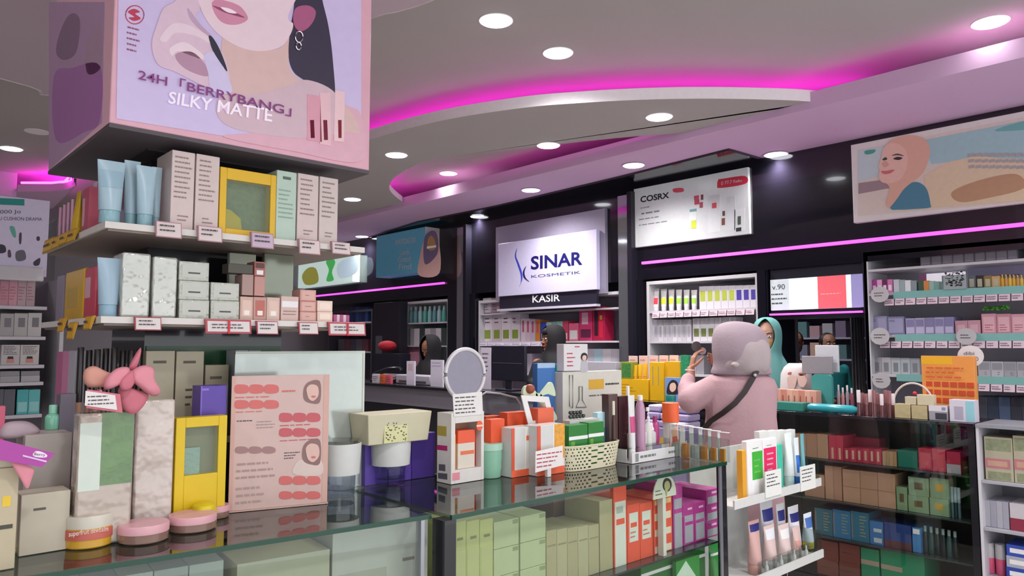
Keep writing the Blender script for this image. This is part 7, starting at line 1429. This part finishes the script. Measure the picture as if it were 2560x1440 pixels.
MB().rings(rr_).build('bag', M('CFC6C6', .5), t, smooth=True)
Pf = Pt_.at(-.062)
for pts, h in (([(1968, 945), (1980, 940), (1992, 942), (1985, 972), (1972, 970)], 'D9B9B0'), ([(1996, 938), (2012, 938), (2018, 950), (2008, 968), (1996, 960)], 'DDBDB4'), ([(1970, 932), (1978, 930), (1978, 937), (1970, 937)], 'B06A50'), ([(1996, 933), (2010, 932), (2014, 937), (2000, 939)], 'B06A50')): spoly(Pf, pts, 0, M(h, .5), t, 'print')
# ---- cashier in black, face in profile to the left
DC = 7.4; base = P3(1372, 900, DC); base.z = 0
def c_(x, y, d=0): return P3(x, y, DC+d)
SK3 = M('8A5A42', .6, var=.03)
J = [(c_(1380, 895), c_(1382, 870), .05, .05), (c_(1342, 908), c_(1408, 908), .045, .045), (c_(1376, 910), base+Zv*1.1, .11, .1), (base+Zv*1.1, base+Zv*.95, .1, .12), (base+RT*-.09+Zv*.9, base+RT*.09+Zv*.9, .1, .1)]
for s_ in (-1, 1): J += [(base+RT*s_*.09+Zv*.9, base+RT*s_*.1+Zv*.48, .085, .055), (base+RT*s_*.1+Zv*.48, base+RT*s_*.1+Zv*.08, .055, .038), (base+RT*s_*.1+Zv*.05, base+RT*s_*.1-FH*.13+Zv*.035, .04, .032)]
eL, eR = c_(1328, 955, -.02), c_(1422, 955, -.02); w1, w2 = c_(1345, 968, -.25), c_(1395, 968, -.25)
J += [(c_(1344, 912), eL, .045, .036), (eL, w1, .034, .026), (c_(1406, 912), eR, .045, .036), (eR, w2, .034, .026)]
pC = body('person', 'cashier in black head scarf looking left behind the till below the sign', base, J, SK3, vox=.007, hands=((w1, -FH, RT, -Zv, .3, .95), (w2, -FH, RT*-1, -Zv, .3, .95)))
fd = (-RT*.93-FH*.35).normalized(); hc = c_(1381, 850)
face(pC, hc, fd, SK3); BH = M('17151A', .8, var=.05)
hood(pC, hc+Zv*.004, fd, BH, 1.04, .16, 1.0, .8)
MB().ball(hc+Zv*.075+fd*.03, (.075, .075, .055), 16, 10).build('hair', M('151014', .6), pC, smooth=True)
robe(pC, None, DC, 1376, ((893, 18, .06, 0), (900, 34, .09, 0), (912, 42, .11, 0), (950, 40, .12, 0), (1010, 42, .14, 0), (1180, 44, .14, 0)), ((c_(1344, 912), eL, .058, .05), (eL, w1, .048, .034), (c_(1406, 912), eR, .058, .05), (eR, w2, .048, .034)), BH)
# ---- seated cashier bending over the desk, all black
DD = 8.7; base = P3(1078, 930, DD); base.z = 0
def d_(x, y, d=0): return P3(x, y, DD+d)
seat = base+FH*.12+Zv*.62
J = [(d_(1078, 905, .02), d_(1076, 880, -.03), .05, .05), (d_(1052, 922), d_(1106, 918), .05, .05), (d_(1080, 925), seat, .12, .12), (seat+RT*-.1, seat+RT*.1, .11, .11)]
for s_ in (-1, 1): J += [(seat+RT*s_*.1, base+RT*s_*.11-FH*.25+Zv*.6, .09, .06), (base+RT*s_*.11-FH*.25+Zv*.6, base+RT*s_*.11-FH*.22+Zv*.1, .055, .038), (base+RT*s_*.11-FH*.22+Zv*.05, base+RT*s_*.11-FH*.36+Zv*.035, .04, .032)]
eL, w1, eR, w2 = d_(1046, 950, -.1), d_(1078, 950, -.36), d_(1112, 955, -.05), d_(1100, 953, -.3)
J += [(d_(1052, 922), eL, .045, .038), (eL, w1, .036, .026), (d_(1106, 920), eR, .045, .038), (eR, w2, .034, .026)]
pD = body('person', 'seated cashier wrapped in black with bare forearm, writing at the far desk', base, J, M('B5693E', .6), vox=.008, hands=((w1, RT-FH*.4, -FH*1.0, -Zv, .4, .9), (w2, -RT*.4-FH, RT, -Zv, .4, .9)))
fd = (-RT*.5-FH*.75-Zv*.45).normalized(); hc = d_(1074, 872, -.04)
face(pD, hc, fd, M('8A5A42', .6)); hood(pD, hc, fd, BH, 1.16, .25, 1.2, .55)
robe(pD, None, DD, 1080, ((896, 20, .07, 0), (906, 34, .1, 0), (920, 38, .12, 0), (950, 40, .14, 0), (1000, 44, .18, 0), (1040, 48, .24, 0)), ((d_(1052, 922), eL, .065, .05), (d_(1106, 920), eR, .065, .055), (eR, w2, .05, .035)), BH)
tst = E('stool', seat-Zv*.62, 'dark stool under the seated black clad cashier', 'stool'); MB().lathe(seat-Zv*.14, [(.17, -.03), (.17, 0)], 24).build('seat', DARK, tst); MB().lathe(Vector((seat.x, seat.y, 0)), [(.2, 0), (.2, .02), (.025, .03), (.025, seat.z-.17)], 20).build('pedestal', DARK, tst)
# ---- two people in the room behind the opening
def simple(cx, hy, D, label, shirt, skin, hairm, fdv, pants='2A2A34'):
    base = P3(cx, 900, D); base.z = 0; h = P3(cx, hy, D); hz = h.z
    sh = hz-.27; J = [(base+Zv*(hz-.08), base+Zv*(hz-.22), .048, .05), (base+RT*-.16+Zv*sh, base+RT*.16+Zv*sh, .048, .048), (base+Zv*(sh-.03), base+Zv*.95, .12, .11), (base+RT*-.08+Zv*.9, base+RT*.08+Zv*.9, .1, .1)]
    for s_ in (-1, 1): J += [(base+RT*s_*.09+Zv*.88, base+RT*s_*.1+Zv*.48, .085, .055), (base+RT*s_*.1+Zv*.48, base+RT*s_*.1+Zv*.08, .055, .038), (base+RT*s_*.1+Zv*.05, base+RT*s_*.1-FH*.13+Zv*.035, .04, .032)]
    e1, e2 = base+RT*-.22+Zv*(sh-.28), base+RT*.22+Zv*(sh-.28); w1, w2 = base+RT*-.12-FH*.25+Zv*(sh-.3), base+RT*.12-FH*.25+Zv*(sh-.3)
    J += [(base+RT*-.16+Zv*sh, e1, .045, .038), (e1, w1, .034, .026), (base+RT*.16+Zv*sh, e2, .045, .038), (e2, w2, .034, .026)]
    p = body('person', label, base, J, skin, vox=.009, hands=((w1, -FH, RT, -Zv, .3, .95), (w2, -FH, -RT, -Zv, .3, .95)))
    face(p, base+Zv*hz, fdv, skin); f = Vector((fdv.x, fdv.y, 0)).normalized()
    mb = MB(); mb.ball(base+Zv*(hz+.035)-f*.025, (.09, .09, .1), 18, 12); mb.ball(base+Zv*(hz-.03)-f*.06, (.075, .075, .09), 16, 10); remesh(mb.build('hair', hairm, p), .008, 3)
    mb = MB(); mb.rings([ring(base+Zv*z, w, dp, 28) for z, w, dp in ((sh+.06, .07, .06), (sh+.03, .16, .09), (sh-.03, .2, .12), (sh-.3, .18, .13), (.95, .19, .14))])
    for a in ((base+RT*-.16+Zv*sh, e1, .062, .052), (base+RT*.16+Zv*sh, e2, .062, .052)): mb.cap2(*a, 12)
    remesh(mb.build('shirt', shirt, p), .01, 4)
    mb = MB()
    for s_ in (-1, 1): mb.cap2(base+RT*s_*.09+Zv*.9, base+RT*s_*.1+Zv*.5, .1, .07); mb.cap2(base+RT*s_*.1+Zv*.5, base+RT*s_*.1+Zv*.1, .068, .055)
    remesh(mb.build('trousers', M(pants, .7), p), .012, 3)
    return p
simple(1988, 858, 7.9, 'person in a magenta top with dark hair seen through the opening', M('B01E6A', .7), M('8E5A4A', .6), M('16100F', .6), (-RT*.4-FH*.9-Zv*.2).normalized())
simple(2072, 862, 8.1, 'dark haired person mostly hidden behind the white screen in the opening', M('2E9AA0', .7), M('9A6A58', .6), M('100C10', .6), (-FH).normalized())
# grey cloth hanging at the right jamb
mb = MB(); A0, A1 = PL('X', 6.2).a(2128, 880), PL('X', 6.2).a(2162, 880); P = PL('X', 6.2); n = 24
for z in (.9, 1.2, 1.5, 1.84): mb.v += [P.pt(A0+(A1-A0)*i/n*(1 if z > 1 else 1.15), .02*math.sin(i*1.3)+.0, z) for i in range(n+1)]
for k in range(3):
    for i in range(n): mb.f.append([k*(n+1)+i, k*(n+1)+i+1, (k+1)*(n+1)+i+1, (k+1)*(n+1)+i])
o = mb.build('curtain', M('77757C', .8), None, smooth=True, label='grey cloth curtain hanging just inside the right jamb of the opening', cat='curtain'); s_ = o.modifiers.new('t', 'SOLIDIFY'); s_.thickness = .004
MB().tube([P.pt(A0-.05, 0, 1.85), P.pt(A1+.04, 0, 1.85)], .01, 8).build('curtain_rail', STEEL, o)
